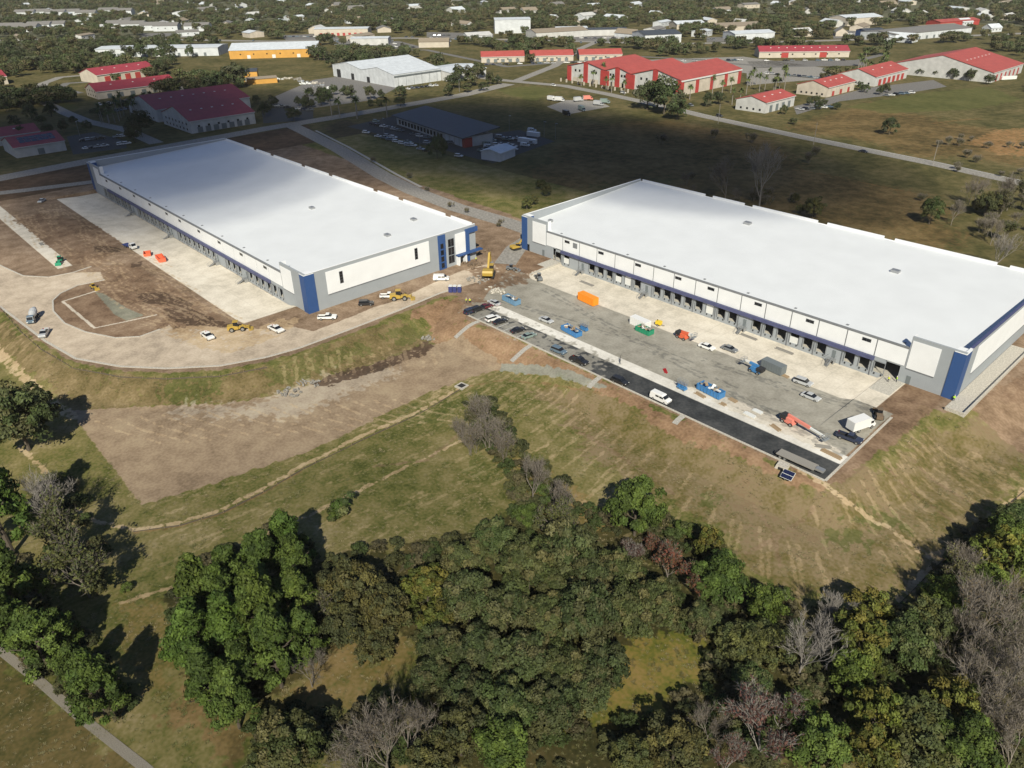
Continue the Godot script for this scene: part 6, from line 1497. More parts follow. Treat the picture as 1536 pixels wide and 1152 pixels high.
# ------------------------------------------------------------------ things standing about the site
func person(label: String, at: Vector3, turn: float, vest: Color, bend := 0.0) -> Node3D:
	# one skin drawn round tapered limbs (surface nets over a smooth field)
	var o := thing("person", label, "person", at, turn)
	var J := [
		[Vector3(0, 0.92, 0), Vector3(0, 1.2, 0), 0.15, 0.14], [Vector3(0, 1.2, 0), Vector3(0.02 + bend, 1.42, 0), 0.15, 0.16], [Vector3(0.02 + bend, 1.45, 0), Vector3(0.05 + bend, 1.56, 0), 0.06, 0.055],
		[Vector3(0.06 + bend, 1.64, 0), Vector3(0.06 + bend, 1.70, 0), 0.105, 0.11],
		[Vector3(0, 0.92, 0.1), Vector3(0.08, 0.5, 0.12), 0.095, 0.07], [Vector3(0.08, 0.5, 0.12), Vector3(0.0, 0.08, 0.13), 0.065, 0.05], [Vector3(0.0, 0.05, 0.13), Vector3(0.14, 0.04, 0.14), 0.05, 0.045],
		[Vector3(0, 0.92, -0.1), Vector3(-0.04, 0.5, -0.12), 0.095, 0.07], [Vector3(-0.04, 0.5, -0.12), Vector3(-0.16, 0.08, -0.13), 0.065, 0.05], [Vector3(-0.16, 0.05, -0.13), Vector3(-0.02, 0.04, -0.14), 0.05, 0.045],
		[Vector3(0.02 + bend, 1.4, 0.2), Vector3(0.03, 1.12, 0.27), 0.06, 0.05], [Vector3(0.03, 1.12, 0.27), Vector3(0.2, 0.95, 0.24), 0.048, 0.035], [Vector3(0.2, 0.95, 0.24), Vector3(0.28, 0.9, 0.23), 0.04, 0.03],
		[Vector3(0.02 + bend, 1.4, -0.2), Vector3(-0.03, 1.12, -0.27), 0.06, 0.05], [Vector3(-0.03, 1.12, -0.27), Vector3(0.08, 0.9, -0.26), 0.048, 0.035], [Vector3(0.08, 0.9, -0.26), Vector3(0.14, 0.84, -0.25), 0.04, 0.03]]
	var c := 0.05
	var lo := Vector3(-0.45, -0.1, -0.45)
	var n := Vector3i(19, 41, 19)
	var f := PackedFloat32Array()
	f.resize(n.x * n.y * n.z)
	for z in n.z:
		for y in n.y:
			for x in n.x:
				var p := lo + Vector3(x, y, z) * c
				var d := 9.0
				for b in J:
					var e: Vector3 = b[1] - b[0]
					var t := clampf((p - b[0]).dot(e) / e.length_squared(), 0, 1)
					var k: float = p.distance_to(b[0] + e * t) - lerpf(b[2], b[3], t)
					var h := clampf(0.5 + 0.5 * (d - k) / 0.05, 0, 1)
					d = lerpf(d, k, h) - 0.05 * h * (1 - h)
				f[(z * n.y + y) * n.x + x] = d
	var cell := {}
	for z in n.z - 1:
		for y in n.y - 1:
			for x in n.x - 1:
				var s := Vector3.ZERO
				var cnt := 0
				var cs := []
				for q in 8:
					cs.append(f[((z + (q >> 2)) * n.y + y + ((q >> 1) & 1)) * n.x + x + (q & 1)])
				for ed in [[0, 1], [2, 3], [4, 5], [6, 7], [0, 2], [1, 3], [4, 6], [5, 7], [0, 4], [1, 5], [2, 6], [3, 7]]:
					var a: float = cs[ed[0]]
					var b: float = cs[ed[1]]
					if (a < 0) != (b < 0):
						var t := a / (a - b)
						var pa := Vector3(ed[0] & 1, (ed[0] >> 1) & 1, ed[0] >> 2)
						var pb := Vector3(ed[1] & 1, (ed[1] >> 1) & 1, ed[1] >> 2)
						s += pa.lerp(pb, t)
						cnt += 1
				if cnt > 0:
					cell[Vector3i(x, y, z)] = lo + (Vector3(x, y, z) + s / cnt) * c
	var sh := Shape.new()
	sh.usecol = true
	for key in cell:
		for ax in 3:
			var d := Vector3i(int(ax == 0), int(ax == 1), int(ax == 2))
			var a: float = f[(key.z * n.y + key.y) * n.x + key.x]
			var q: Vector3i = key + d
			var b: float = f[(q.z * n.y + q.y) * n.x + q.x]
			if (a < 0) == (b < 0):
				continue
			var u := Vector3i(int(ax == 1), int(ax == 2), int(ax == 0))
			var v := Vector3i(int(ax == 2), int(ax == 0), int(ax == 1))
			if not (cell.has(key - u) and cell.has(key - v) and cell.has(key - u - v)):
				continue
			var r := [cell[key], cell[key - u], cell[key - u - v], cell[key - v]]
			if a >= 0:
				r.reverse()
			var y: float = r[0].y
			sh.tint = Color(0.03, 0.035, 0.05) if y < 0.95 else vest if y < 1.47 else Color(0.35, 0.2, 0.14) if y < 1.66 else Color(0.75, 0.75, 0.72)
			sh.quad(r[0], r[1], r[2], r[3])
	var m := mat("cloth and skin", Color.WHITE, 0.8)
	m.vertex_color_use_as_albedo = true
	part(o, "body", sh.mesh(), m)
	return o

func pole(called: String, label: String, cat: String, at: Vector3, high: float, lamp: bool, group: String) -> void:
	var o := thing(called, label, cat, at, 0.0, group)
	var s := Shape.new()
	s.tube(Vector3.ZERO, Vector3(0, high, 0), 0.16, 0.1, 7)
	part(o, "shaft", s.mesh(), mats["stone"])
	if lamp:
		part(o, "lamp_head", bx(Vector3(-0.2, high - 0.1, -0.2), Vector3(1.6, high + 0.12, 0.2)), mats["metal"])
	else:
		part(o, "cross_arm", bx(Vector3(-1.2, high - 1.0, -0.08), Vector3(1.2, high - 0.8, 0.08)), mats["bark"])

func rubble(label: String, at: Vector3, turn: float, rx: float, rz: float, n: int, m: Material, big := 0.7, called := "rubble_pile") -> void:
	var o := thing(called, label, "rubble", at, turn)
	for i in n:
		var t := Transform3D(Basis.from_euler(Vector3(rng.randf() * TAU, rng.randf() * TAU, rng.randf() * TAU)), Vector3(rng.randf_range(-rx, rx), rng.randf() * 0.4, rng.randf_range(-rz, rz)))
		var s := Shape.new()
		s.cbox(Vector3.ZERO, Vector3(rng.randf_range(0.4, 1.0), rng.randf_range(0.3, 0.7), rng.randf_range(0.4, 1.0)) * big, t)
		part(o, "slab_piece", s.mesh(), m)

func boards(label: String, at: Vector3, turn: float, n: int, l: float, m: Material, called := "board_stack") -> void:
	var o := thing(called, label, "boards", at, turn)
	for i in n:
		part(o, "board", bx(Vector3(-l / 2 + (i % 3) * 0.15, 0.04 + 0.09 * (i / 4), -0.6 + 0.32 * (i % 4)), Vector3(l / 2 + (i % 2) * 0.3, 0.12 + 0.09 * (i / 4), -0.32 + 0.32 * (i % 4))), m)

func make_site_things() -> void:
	var hivis := Color(0.42, 0.75, 0.05)
	var lime := Color(0.62, 0.72, 0.06)
	person("worker in a lime vest standing left of a colleague by the parking strip", on_land(28.3, -40.2, 0.03), deg_to_rad(20), lime)
	person("worker in a lime vest standing closest to the dark navy car", on_land(29.3, -40.9, 0.03), deg_to_rad(-40), lime)
	person("worker in a green vest at the foot of the blue warehouse corner", on_land(158.9, -87.1, 0.03), deg_to_rad(100), hivis)
	person("worker in a yellow vest at the head of the loading ramp", on_land(143.6, -85.2, 0.03), deg_to_rad(60), lime)
	person("worker in a green vest beside the service door past the ramp", on_land(145.1, -86.6, 0.03), deg_to_rad(200), hivis)
	person("worker with a white helmet under the entrance canopy", on_land(2.6, -66.5, 0.03), deg_to_rad(10), lime)
	for i in 3:
		var t := thing("portable_toilet", ["indigo portable toilet at the left end of the three", "indigo portable toilet in the middle of the three", "indigo portable toilet at the right end of the three"][i], "portable toilet", on_land([Vector2(17.9, -42.2), Vector2(18.9, -43.2), Vector2(20, -44.3)][i].x, [Vector2(17.9, -42.2), Vector2(18.9, -43.2), Vector2(20, -44.3)][i].y), deg_to_rad(40), "portable toilets on the road edge")
		part(t, "cabin", bx(Vector3(-0.6, 0.1, -0.6), Vector3(0.6, 2.2, 0.6)), paint("indigo", 0.035, 0.045, 0.16, 0.5))
		part(t, "door", bx(Vector3(0.6, 0.2, -0.45), Vector3(0.64, 2.05, 0.45)), paint("indigo door", 0.05, 0.07, 0.22, 0.5))
		var rs := Shape.new()
		rs.prism(PackedVector2Array([Vector2(-0.65, 2.2), Vector2(0.65, 2.2), Vector2(0.4, 2.42), Vector2(-0.4, 2.42)]), -0.65, 0.65)
		part(t, "roof", rs.mesh(), mats["door_white"])
	var fb := thing("flatbed_trailer", "long grey flatbed trailer on the dark strip near its end", "trailer", on_land(145.4, -36, 0.03), deg_to_rad(1))
	part(fb, "deck", bx(Vector3(-4.6, 0.95, -1.25), Vector3(4.2, 1.12, 1.25)), mats["stone"])
	for i in 6:
		part(fb, "cross_beam", bx(Vector3(-4.4 + i * 1.6, 0.8, -1.2), Vector3(-4.2 + i * 1.6, 0.948, 1.2)), mats["dark"])
	part(fb, "frame", bx(Vector3(-5.4, 0.6, -0.5), Vector3(5.4, 0.78, 0.5)), mats["dark"])
	part(fb, "gooseneck", bx(Vector3(4.2, 0.8, -0.6), Vector3(6.0, 1.3, 0.6)), mats["metal"])
	wheel_set(fb, [-3.6, -2.5], 1.0, 0.45, 0.3)
	var lt := thing("solar_panel_trailer", "small trailer with two dark panels on the slope below the kerb", "trailer", on_land(146.1, -30.3, 0.1), deg_to_rad(4))
	part(lt, "chassis", bx(Vector3(-1.2, 0.3, -0.7), Vector3(1.2, 0.9, 0.7)), mats["dark"])
	for k in 2:
		var s := Shape.new()
		s.cbox(Vector3.ZERO, Vector3(2.4, 0.08, 0.95), Transform3D(Basis(Vector3.RIGHT, 0.5), Vector3(0.3, 1.5 - k * 0.5, -0.1 + k * 0.95)))
		var pn := part(lt, "panel", s.mesh(), mats["solar"])
		var e := Shape.new()
		e.cbox(Vector3.ZERO, Vector3(2.55, 0.06, 1.08), Transform3D(Basis(Vector3.RIGHT, 0.5), Vector3(0.3, 1.46 - k * 0.5, -0.12 + k * 0.95)))
		part(pn, "frame", e.mesh(), mats["door_white"])
	wheel_set(lt, [0.0], 0.8, 0.32, 0.2)
	var cv := thing("culvert_headwall", "pale concrete culvert block just below the trailer's kerb", "culvert", on_land(143.7, -32.7, 0.0), deg_to_rad(10))
	var cs := Shape.new()
	cs.prism(PackedVector2Array([Vector2(-1.5, -0.8), Vector2(1.5, -0.8), Vector2(1.1, 0.7), Vector2(-1.1, 0.7)]), -1.2, 1.2, Transform3D.IDENTITY, 0.3, -0.8, 0.7)
	part(cv, "block", cs.mesh(), mats["kerb"])
	part(cv, "pipe_mouth", bx(Vector3(-0.5, -0.4, 1.05), Vector3(0.5, 0.4, 1.21)), mats["dark"])
	var dn := thing("storm_drain", "square concrete storm drain with a black grate on the grass", "drain", on_land(61.6, -10.2, 0.0), deg_to_rad(8))
	part(dn, "frame", bx(Vector3(-1.4, -0.3, -1.4), Vector3(1.4, 0.28, 1.4)), mats["kerb"])
	for i in 7:
		part(dn, "grate_bar", bx(Vector3(-0.85, 0.285, -0.85 + i * 0.26), Vector3(0.85, 0.33, -0.71 + i * 0.26)), mats["rubber"])
	part(dn, "opening", bx(Vector3(-0.9, 0.2, -0.9), Vector3(0.9, 0.284, 0.9)), mats["dark"])
	rubble("grey broken slabs heaped at the corner of the basin bank", on_land(32.4, 25.6, 0.1), deg_to_rad(25), 3.4, 2.2, 34, mats["stone"], 0.8, "rubble_pile")
	rubble("second heap of broken concrete slabs up the basin bank", on_land(32.1, 19.6, 0.1), deg_to_rad(35), 3, 1.5, 24, mats["stone"], 0.8, "rubble_pile")
	rubble("pale stones round the pipe outlet at the top of the basin", on_land(33.3, -20.9, 0.1), deg_to_rad(30), 2, 1.2, 20, mats["stone"], 0.8, "rubble_pile")
	rubble("torn concrete lumps on the ground between the warehouses", on_land(16.6, -55, 0.1), deg_to_rad(10), 4, 2.6, 26, mats["stone"], 0.8, "rubble_pile")
	rubble("white broken kerb pieces near the blue dumpster", on_land(27.3, -53.4, 0.1), deg_to_rad(-10), 3.6, 2.2, 30, mats["kerb"], 0.9, "rubble_pile")
	rubble("heap of brown spoil stones beside the end wall", on_land(8.1, -28.8, 0.1), deg_to_rad(50), 2, 1.2, 14, mats["dirt"], 0.8, "rubble_pile")
	rubble("dark spoil heap behind the small machine between buildings", on_land(2.5, -62.1, 0.1), deg_to_rad(20), 5, 3, 26, mats["dirt"], 1.2, "rubble_pile")
	rubble("spoil heap by the excavator's bucket", on_land(-5.1, -73.8, 0.1), deg_to_rad(20), 4, 3, 26, mats["dirt"], 1.2, "rubble_pile")
	boards("stack of pale boards at the corner of the black strip", on_land(148.8, -44.5, 0.03), deg_to_rad(-4), 10, 4.6, mats["wood"], "board_stack")
	boards("grey planks beside the pallets at the strip's end", on_land(146.1, -45.9, 0.03), deg_to_rad(30), 6, 3.4, mats["stone"], "board_stack")
	boards("white sheet stack on the white strip", on_land(127.4, -45.9, 0.03), deg_to_rad(-6), 12, 3, mats["door_white"], "board_stack")
	boards("second white sheet stack beside the first one", on_land(127.9, -48.6, 0.03), deg_to_rad(-4), 12, 2.4, mats["door_white"], "board_stack")
	boards("loose boards in front of the coral boom lift", on_land(134.6, -45.4, 0.03), deg_to_rad(-20), 5, 3, mats["wood"], "board_stack")
	boards("brown boards on the white strip by the board dumpster", on_land(113.6, -45.3, 0.03), deg_to_rad(-10), 6, 3.2, mats["wood"], "board_stack")
	boards("grey steel plates laid on the court before the docks", on_land(103.2, -84.7, 0.03), deg_to_rad(-2), 5, 5.5, mats["stone"], "steel_plate_stack")
	boards("second stack of grey steel plates on the court", on_land(115, -84.1, 0.03), deg_to_rad(-2), 5, 5.5, mats["stone"], "steel_plate_stack")
	boards("pale timber bundle on the far concrete strip", on_land(-132.9, 41.6, 0.03), deg_to_rad(-2), 8, 4, mats["stone"], "board_stack")
	boards("grey steel plate pile on the court near the skid steer", on_land(42.8, -81.4, 0.03), deg_to_rad(-2), 5, 6, mats["stone"], "steel_plate_stack")
	boards("pallet planks by the dark storm gap on the lot", on_land(120.8, -49, 0.03), deg_to_rad(-8), 8, 2.2, mats["wood"], "board_stack")
	boards("red beam lying on the grey yard above the strip", on_land(99.8, -49.1, 0.03), deg_to_rad(-40), 3, 2.6, mats["tail_red"], "board_stack")
	boards("yellow pallets at the kerb near the boards", on_land(120.1, -45.6, 0.03), deg_to_rad(-8), 6, 1.6, mats["wood"], "board_stack")
	boards("pallet stack in front of the grey container", on_land(122.3, -71.3, 0.03), deg_to_rad(-8), 8, 2.6, mats["wood"], "board_stack")
	var gn := thing("generator", "small yellow generator on wheels at the edge of the court", "generator", on_land(80.2, -72.3, 0.03), deg_to_rad(8))
	part(gn, "housing", bx(Vector3(-0.9, 0.5, -0.6), Vector3(0.9, 1.6, 0.6)), paint("generator yellow", 0.7, 0.5, 0.03, 0.5))
	part(gn, "tow_bar", bx(Vector3(0.9, 0.5, -0.06), Vector3(2.0, 0.6, 0.06)), mats["dark"])
	part(gn, "exhaust", bx(Vector3(-0.6, 1.6, -0.1), Vector3(-0.4, 1.95, 0.1)), mats["dark"])
	wheel_set(gn, [0.0], 0.66, 0.34, 0.2)
	var sb := thing("sign_board", "dark board on a stand on the white concrete strip", "sign", on_land(88.6, -44.1, 0.06), deg_to_rad(-50))
	part(sb, "board", bx(Vector3(-1.2, 0.5, -0.05), Vector3(1.2, 1.6, 0.05)), mats["dark"])
	for e in [-0.9, 0.9]:
		part(sb, "leg", bx(Vector3(e - 0.05, 0, -0.3), Vector3(e + 0.05, 0.5, 0.3)), mats["metal"])
	pole("utility_pole", "pale utility pole on the verge across from the smallest workshop", "utility pole", on_land(-0.2, -317.7), 12, false, "utility poles along the field road")
	pole("utility_pole", "pale utility pole beside the field with the sandy patch", "utility pole", on_land(64.1, -317.6), 12, false, "utility poles along the field road")
	pole("utility_pole", "pale utility pole by the road at the big dark trees", "utility pole", on_land(-70.3, -329.5), 12, false, "utility poles along the field road")
	pole("utility_pole", "pale utility pole at the far end of the field road", "utility pole", on_land(107.4, -311.4), 12, false, "utility poles along the field road")
	pole("street_lamp", "tall lamp post at the field side of the dark lot", "lamp post", on_land(-114.6, -228.9), 9, true, "tall lamp posts round the dark lots")
	pole("street_lamp", "lamp post between the two white trailers and the field", "lamp post", on_land(-123.1, -228.1), 9, true, "tall lamp posts round the dark lots")
	pole("street_lamp", "lamp post behind the blue-roofed office", "lamp post", on_land(-151.8, -226.7), 9, true, "tall lamp posts round the dark lots")
	pole("street_lamp", "lamp post at the tree group right of the white warehouse", "lamp post", on_land(-284.7, -297.1), 9, true, "tall lamp posts round the dark lots")
	pole("street_lamp", "lamp post in the middle of the dark office lot", "lamp post", on_land(-155.1, -160.6), 9, true, "tall lamp posts round the dark lots")
	pole("street_lamp", "lamp post at the entrance of the dark office lot", "lamp post", on_land(-202.6, -168.9), 9, true, "tall lamp posts round the dark lots")
	pole("street_lamp", "lamp post beside the solar-panel shed's lot", "lamp post", on_land(-334, -33.3), 9, true, "tall lamp posts round the dark lots")
	fence_line("low dark silt fence following the meadow's inner trail", [Vector2(57.5, 76.2), Vector2(62.5, 68.3), Vector2(64.8, 59.7), Vector2(64.4, 50.1), Vector2(62.9, 39.2), Vector2(62.6, 22.4), Vector2(62.9, 1.8), Vector2(62.6, -8.8)])
	fence_line("low dark silt fence along the top of the ring road bank", [Vector2(-84.1, 69), Vector2(-51.4, 69.1), Vector2(-33.6, 67.9), Vector2(-15.2, 64.8), Vector2(-1.1, 57.2), Vector2(8.9, 48.5), Vector2(17.6, 37.5), Vector2(22, 26.1)])
	fence_line("low silt fence along the trail at the right-hand woods", [Vector2(181.7, -67.9), Vector2(179.5, -48.5), Vector2(178.3, -37.4), Vector2(177.4, -25.4), Vector2(176.9, -17.9)])

# ------------------------------------------------------------------ plants
func leaf_mat(key: String, tex_tint: Color, trans: float) -> StandardMaterial3D:
	var m := mat(key, Color.WHITE, 0.7, 0.0, 0.35)
	m.vertex_color_use_as_albedo = true
	m.albedo_color = tex_tint
	m.backlight_enabled = true
	m.backlight = Color(trans, trans, trans)
	m.cull_mode = BaseMaterial3D.CULL_DISABLED
	return m

class Leaves:
	var v := PackedVector3Array()
	var n := PackedVector3Array()
	var c := PackedColorArray()
	func leaf(p: Vector3, nn: Vector3, s: float, col: Color, r: RandomNumberGenerator) -> void:
		var t := nn.cross(Vector3(r.randf() - 0.5, r.randf() - 0.5, r.randf() - 0.5)).normalized()
		var b := nn.cross(t)
		var l := s * (0.7 + 0.6 * r.randf())
		var w := s * (0.32 + 0.3 * r.randf())
		var tip := p + t * l - nn * l * 0.18
		var tail := p - t * l * 0.8 - nn * l * 0.12
		var q := p + b * w
		var e := p - b * w
		for k in [tail, q, tip, tail, tip, e]:
			v.push_back(k)
			c.push_back(col)
			n.push_back(nn)
	func blade(a: Vector3, b: Vector3, d: Vector3, col: Color) -> void:
		var nn := (d - a).cross(b - a).normalized()
		if nn.y < 0:
			var k := b
			b = d
			d = k
			nn = -nn
		for p in [a, b, d]:
			v.push_back(p)
			c.push_back(col)
			n.push_back(nn)
	func mesh() -> ArrayMesh:
		var m := ArrayMesh.new()
		var ar := []
		ar.resize(Mesh.ARRAY_MAX)
		ar[Mesh.ARRAY_VERTEX] = v
		ar[Mesh.ARRAY_NORMAL] = n
		ar[Mesh.ARRAY_COLOR] = c
		m.add_surface_from_arrays(Mesh.PRIMITIVE_TRIANGLES, ar)
		return m

func ball(r: RandomNumberGenerator) -> Vector3:
	var z := r.randf_range(-1, 1)
	var a := r.randf() * TAU
	var s := sqrt(1 - z * z)
	return Vector3(s * cos(a), z, s * sin(a))

# lobed crown: rx wide, ry high, its middle at height cy
func crown(rx: float, ry: float, cy: float, lobes: int, leaves: int, size: float, cols: Array, r: RandomNumberGenerator, rough := 0.45, lobe_r := 0.34, taper := 0.0) -> ArrayMesh:
	var L := Leaves.new()
	for i in lobes:
		var d := ball(r)
		if d.y < -0.72:
			d.y = -d.y * 0.6
		var k := r.randf_range(0.5, 0.95)
		if i == 0:
			k = 0.0
		var th := 1.0 - taper * (0.35 + d.y * k)
		var cen := Vector3(d.x * rx * k * th, cy + d.y * ry * k, d.z * rx * k * th)
		var lr := rx * lobe_r * r.randf_range(0.6, 1.25) * (1.5 if i == 0 else 1.0)
		var base: Color = cols[r.randi() % cols.size()]
		var shade := r.randf_range(0.72, 1.3)
		for j in leaves:
			var e := ball(r)
			if e.y < -0.5:
				e.y = -e.y
			var rad := lr * r.randf_range(0.6, 1.12)
			var p := cen + Vector3(e.x, e.y * 0.85, e.z) * rad
			var nn := (e + ball(r) * rough + d * 0.25 + Vector3(0, 0.15, 0)).normalized()
			var t := r.randf_range(0.75, 1.25) * shade
			L.leaf(p, nn, size * r.randf_range(0.7, 1.3), Color(base.r * t, base.g * t, base.b * t * r.randf_range(0.85, 1.1)), r)
	return L.mesh()

func limb(s: Shape, a: Vector3, dir: Vector3, l: float, w: float, depth: int, r: RandomNumberGenerator, spread: float, tips: Array, up := 0.25) -> void:
	var b := a + dir * l
	var mid := a + dir * l * 0.5 + ball(r) * l * 0.06
	s.tube(a, mid, w, w * 0.85, 4 if depth > 1 else 3, false)
	s.tube(mid, b, w * 0.85, w * 0.66, 4 if depth > 1 else 3, false)
	tips.append(b)
	if depth == 0:
		for i in 3:
			var e := (dir + ball(r) * 0.7 + Vector3(0, 0.15, 0)).normalized()
			var q := (mid if i == 2 else b)
			var sd := e.cross(ball(r)).normalized() * 0.03
			s.tri(q - sd, q + sd, q + e * r.randf_range(0.6, 1.3))
		return
	var n := 3 if depth > 1 else 4
	for i in n:
		var nd := (dir + ball(r) * spread + Vector3(0, up, 0)).normalized()
		limb(s, b if i < 2 else mid, nd, l * r.randf_range(0.6, 0.85), w * 0.6, depth - 1, r, spread, tips, up)

func bare_tree(called: String, high: float, spread: float, barkm: String, r: RandomNumberGenerator, leafcols: Array, leaf_n: int, leaf_s: float, leafm: Material, stems := 1) -> Node3D:
	var o := Node3D.new()
	o.name = called
	var trunk := Shape.new()
	var tips := []
	var branches := Shape.new()
	for k in stems:
		var lean := Vector3(r.randf_range(-0.2, 0.2), 1, r.randf_range(-0.2, 0.2)).normalized() if stems > 1 else Vector3(0.04, 1, -0.03).normalized()
		var st := Vector3(r.randf_range(-0.8, 0.8), -0.5, r.randf_range(-0.8, 0.8)) if stems > 1 else Vector3(0, -0.5, 0)
		var w := high * 0.016 / sqrt(stems)
		trunk.tube(st, st + lean * high * 0.3, w, w * 0.75, 7, false)
		for i in 4:
			var d := (lean + ball(r) * spread).normalized()
			d.y = absf(d.y)
			limb(branches, st + lean * high * (0.18 + 0.04 * i), d, high * 0.25, w * 0.55, 4 if stems == 1 else 2, r, spread, tips)
	part(o, "trunk", trunk.mesh(), mats[barkm])
	part(o, "branches", branches.mesh(), mats[barkm])
	if leaf_n > 0:
		var L := Leaves.new()
		for i in leaf_n:
			var p: Vector3 = tips[r.randi() % tips.size()] + ball(r) * high * 0.05
			var base: Color = leafcols[r.randi() % leafcols.size()]
			var t := r.randf_range(0.7, 1.3)
			L.leaf(p, (ball(r) + Vector3(0, 0.5, 0)).normalized(), leaf_s * r.randf_range(0.7, 1.3), Color(base.r * t, base.g * t, base.b * t), r)
		part(o, "crown", L.mesh(), leafm)
	return o

func leafy_tree(called: String, high: float, cr: ArrayMesh, cm: Material, r: RandomNumberGenerator, thick := 0.028) -> Node3D:
	var o := Node3D.new()
	o.name = called
	var s := Shape.new()
	var w := high * thick
	s.tube(Vector3(0, -0.6, 0), Vector3(0.1, high * 0.35, 0.05), w, w * 0.75, 7, false)
	s.tube(Vector3(0.1, high * 0.35, 0.05), Vector3(-0.1, high * 0.7, 0.1), w * 0.75, w * 0.35, 6, false)
	for i in 5:
		var a := TAU * i / 5.0 + r.randf()
		s.tube(Vector3(0.05, high * (0.3 + 0.05 * i), 0.05), Vector3(cos(a) * high * 0.28, high * (0.52 + 0.05 * i), sin(a) * high * 0.28), w * 0.45, w * 0.15, 5, false)
	part(o, "trunk", s.mesh(), mats["bark"])
	part(o, "crown", cr, cm)
	return o

func palm_tree(r: RandomNumberGenerator, high: float) -> Node3D:
	var o := Node3D.new()
	o.name = "palm_tree"
	var s := Shape.new()
	s.tube(Vector3(0, -0.3, 0), Vector3(0.15, high, 0.1), 0.24, 0.17, 6, false)
	part(o, "trunk", s.mesh(), mats["pale_bark"])
	var L := Leaves.new()
	for i in 34:
		var a := r.randf() * TAU
		var el := r.randf_range(-0.6, 1.1)
		var d := Vector3(cos(a) * cos(el), sin(el), sin(a) * cos(el))
		var side := Vector3(-sin(a), 0, cos(a))
		var p := Vector3(0.15, high, 0.1)
		var len := r.randf_range(1.7, 2.5)
		for k in 5:
			var q := p + d * len * 0.22
			d = (d + Vector3(0, -0.22, 0)).normalized()
			var wd := 0.42 * (1.0 - absf(k - 1.6) / 4.5)
			var col := Color(0.10, 0.125, 0.045) * r.randf_range(0.8, 1.3)
			L.blade(p - side * wd, p + side * wd, q + side * wd * 0.9, col)
			L.blade(p - side * wd, q + side * wd * 0.9, q - side * wd * 0.9, col)
			p = q
	part(o, "crown", L.mesh(), mats["leaf"])
	return o

var proto := {}
func plant(kind: String, x: float, z: float, s: float, label: String, group := "") -> void:
	var o := copy_of(proto[kind], label, on_land(x, z), rng.randf() * TAU, group, s * rng.randf_range(0.94, 1.04))
	o.scale.y *= rng.randf_range(0.88, 1.28)
	if o.has_node("crown"):
		o.get_node("crown").material_override = tints[rng.randi() % tints.size()]

var tints := []
const ORDINAL := ["first", "second", "third", "fourth", "fifth", "sixth", "seventh", "eighth", "ninth", "tenth", "eleventh", "twelfth", "thirteenth"]
# trees that look alike are told apart by their row, counted from the back, and their place in it
func ranked(label: String, group: String, rows: Array) -> void:
	for k in rows.size():
		var where := "," if rows.size() == 1 else " in the back row," if k == 0 else " in the front row," if k == rows.size() - 1 else " in the %s row," % ORDINAL[k]
		for i in range(0, rows[k].size(), 4):
			plant(rows[k][i], rows[k][i + 1], rows[k][i + 2], rows[k][i + 3], label + where + " " + ORDINAL[i / 4] + " from the left", group)

func plants(label: String, group: String, a: Array) -> void:
	for i in range(0, a.size(), 4):
		plant(a[i], a[i + 1], a[i + 2], a[i + 3], label, group)

func fence_line(label: String, pts: Array) -> void:
	var o := thing("silt_fence", label, "fence")
	for i in pts.size() - 1:
		var a: Vector2 = pts[i]
		var b: Vector2 = pts[i + 1]
		var n := maxi(1, int(a.distance_to(b) / 3.0))
		for k in n:
			var p := a.lerp(b, float(k) / n)
			var q := a.lerp(b, float(k + 1) / n)
			var s := Shape.new()
			var d := (q - p).normalized().orthogonal() * 0.03
			var e := [on_land(p.x - d.x, p.y - d.y), on_land(p.x + d.x, p.y + d.y), on_land(q.x + d.x, q.y + d.y), on_land(q.x - d.x, q.y - d.y)]
			var u := Vector3(0, 0.34 * (0.55 + 0.45 * absf(sin(k * 2.7 + i))), 0)
			s.quad(e[0], e[1], e[1] + u, e[0] + u)
			s.quad(e[2], e[3], e[3] + u, e[2] + u)
			s.quad(e[1], e[2], e[2] + u, e[1] + u)
			s.quad(e[3], e[0], e[0] + u, e[3] + u)
			s.quad(e[1] + u, e[2] + u, e[3] + u, e[0] + u)
			part(o, "fabric", s.mesh(), mats["bark"])
			part(o, "stake", bx(Vector3(-0.04, -0.2, -0.04), Vector3(0.04, 0.8, 0.04)), mats["wood"], on_land(p.x, p.y))

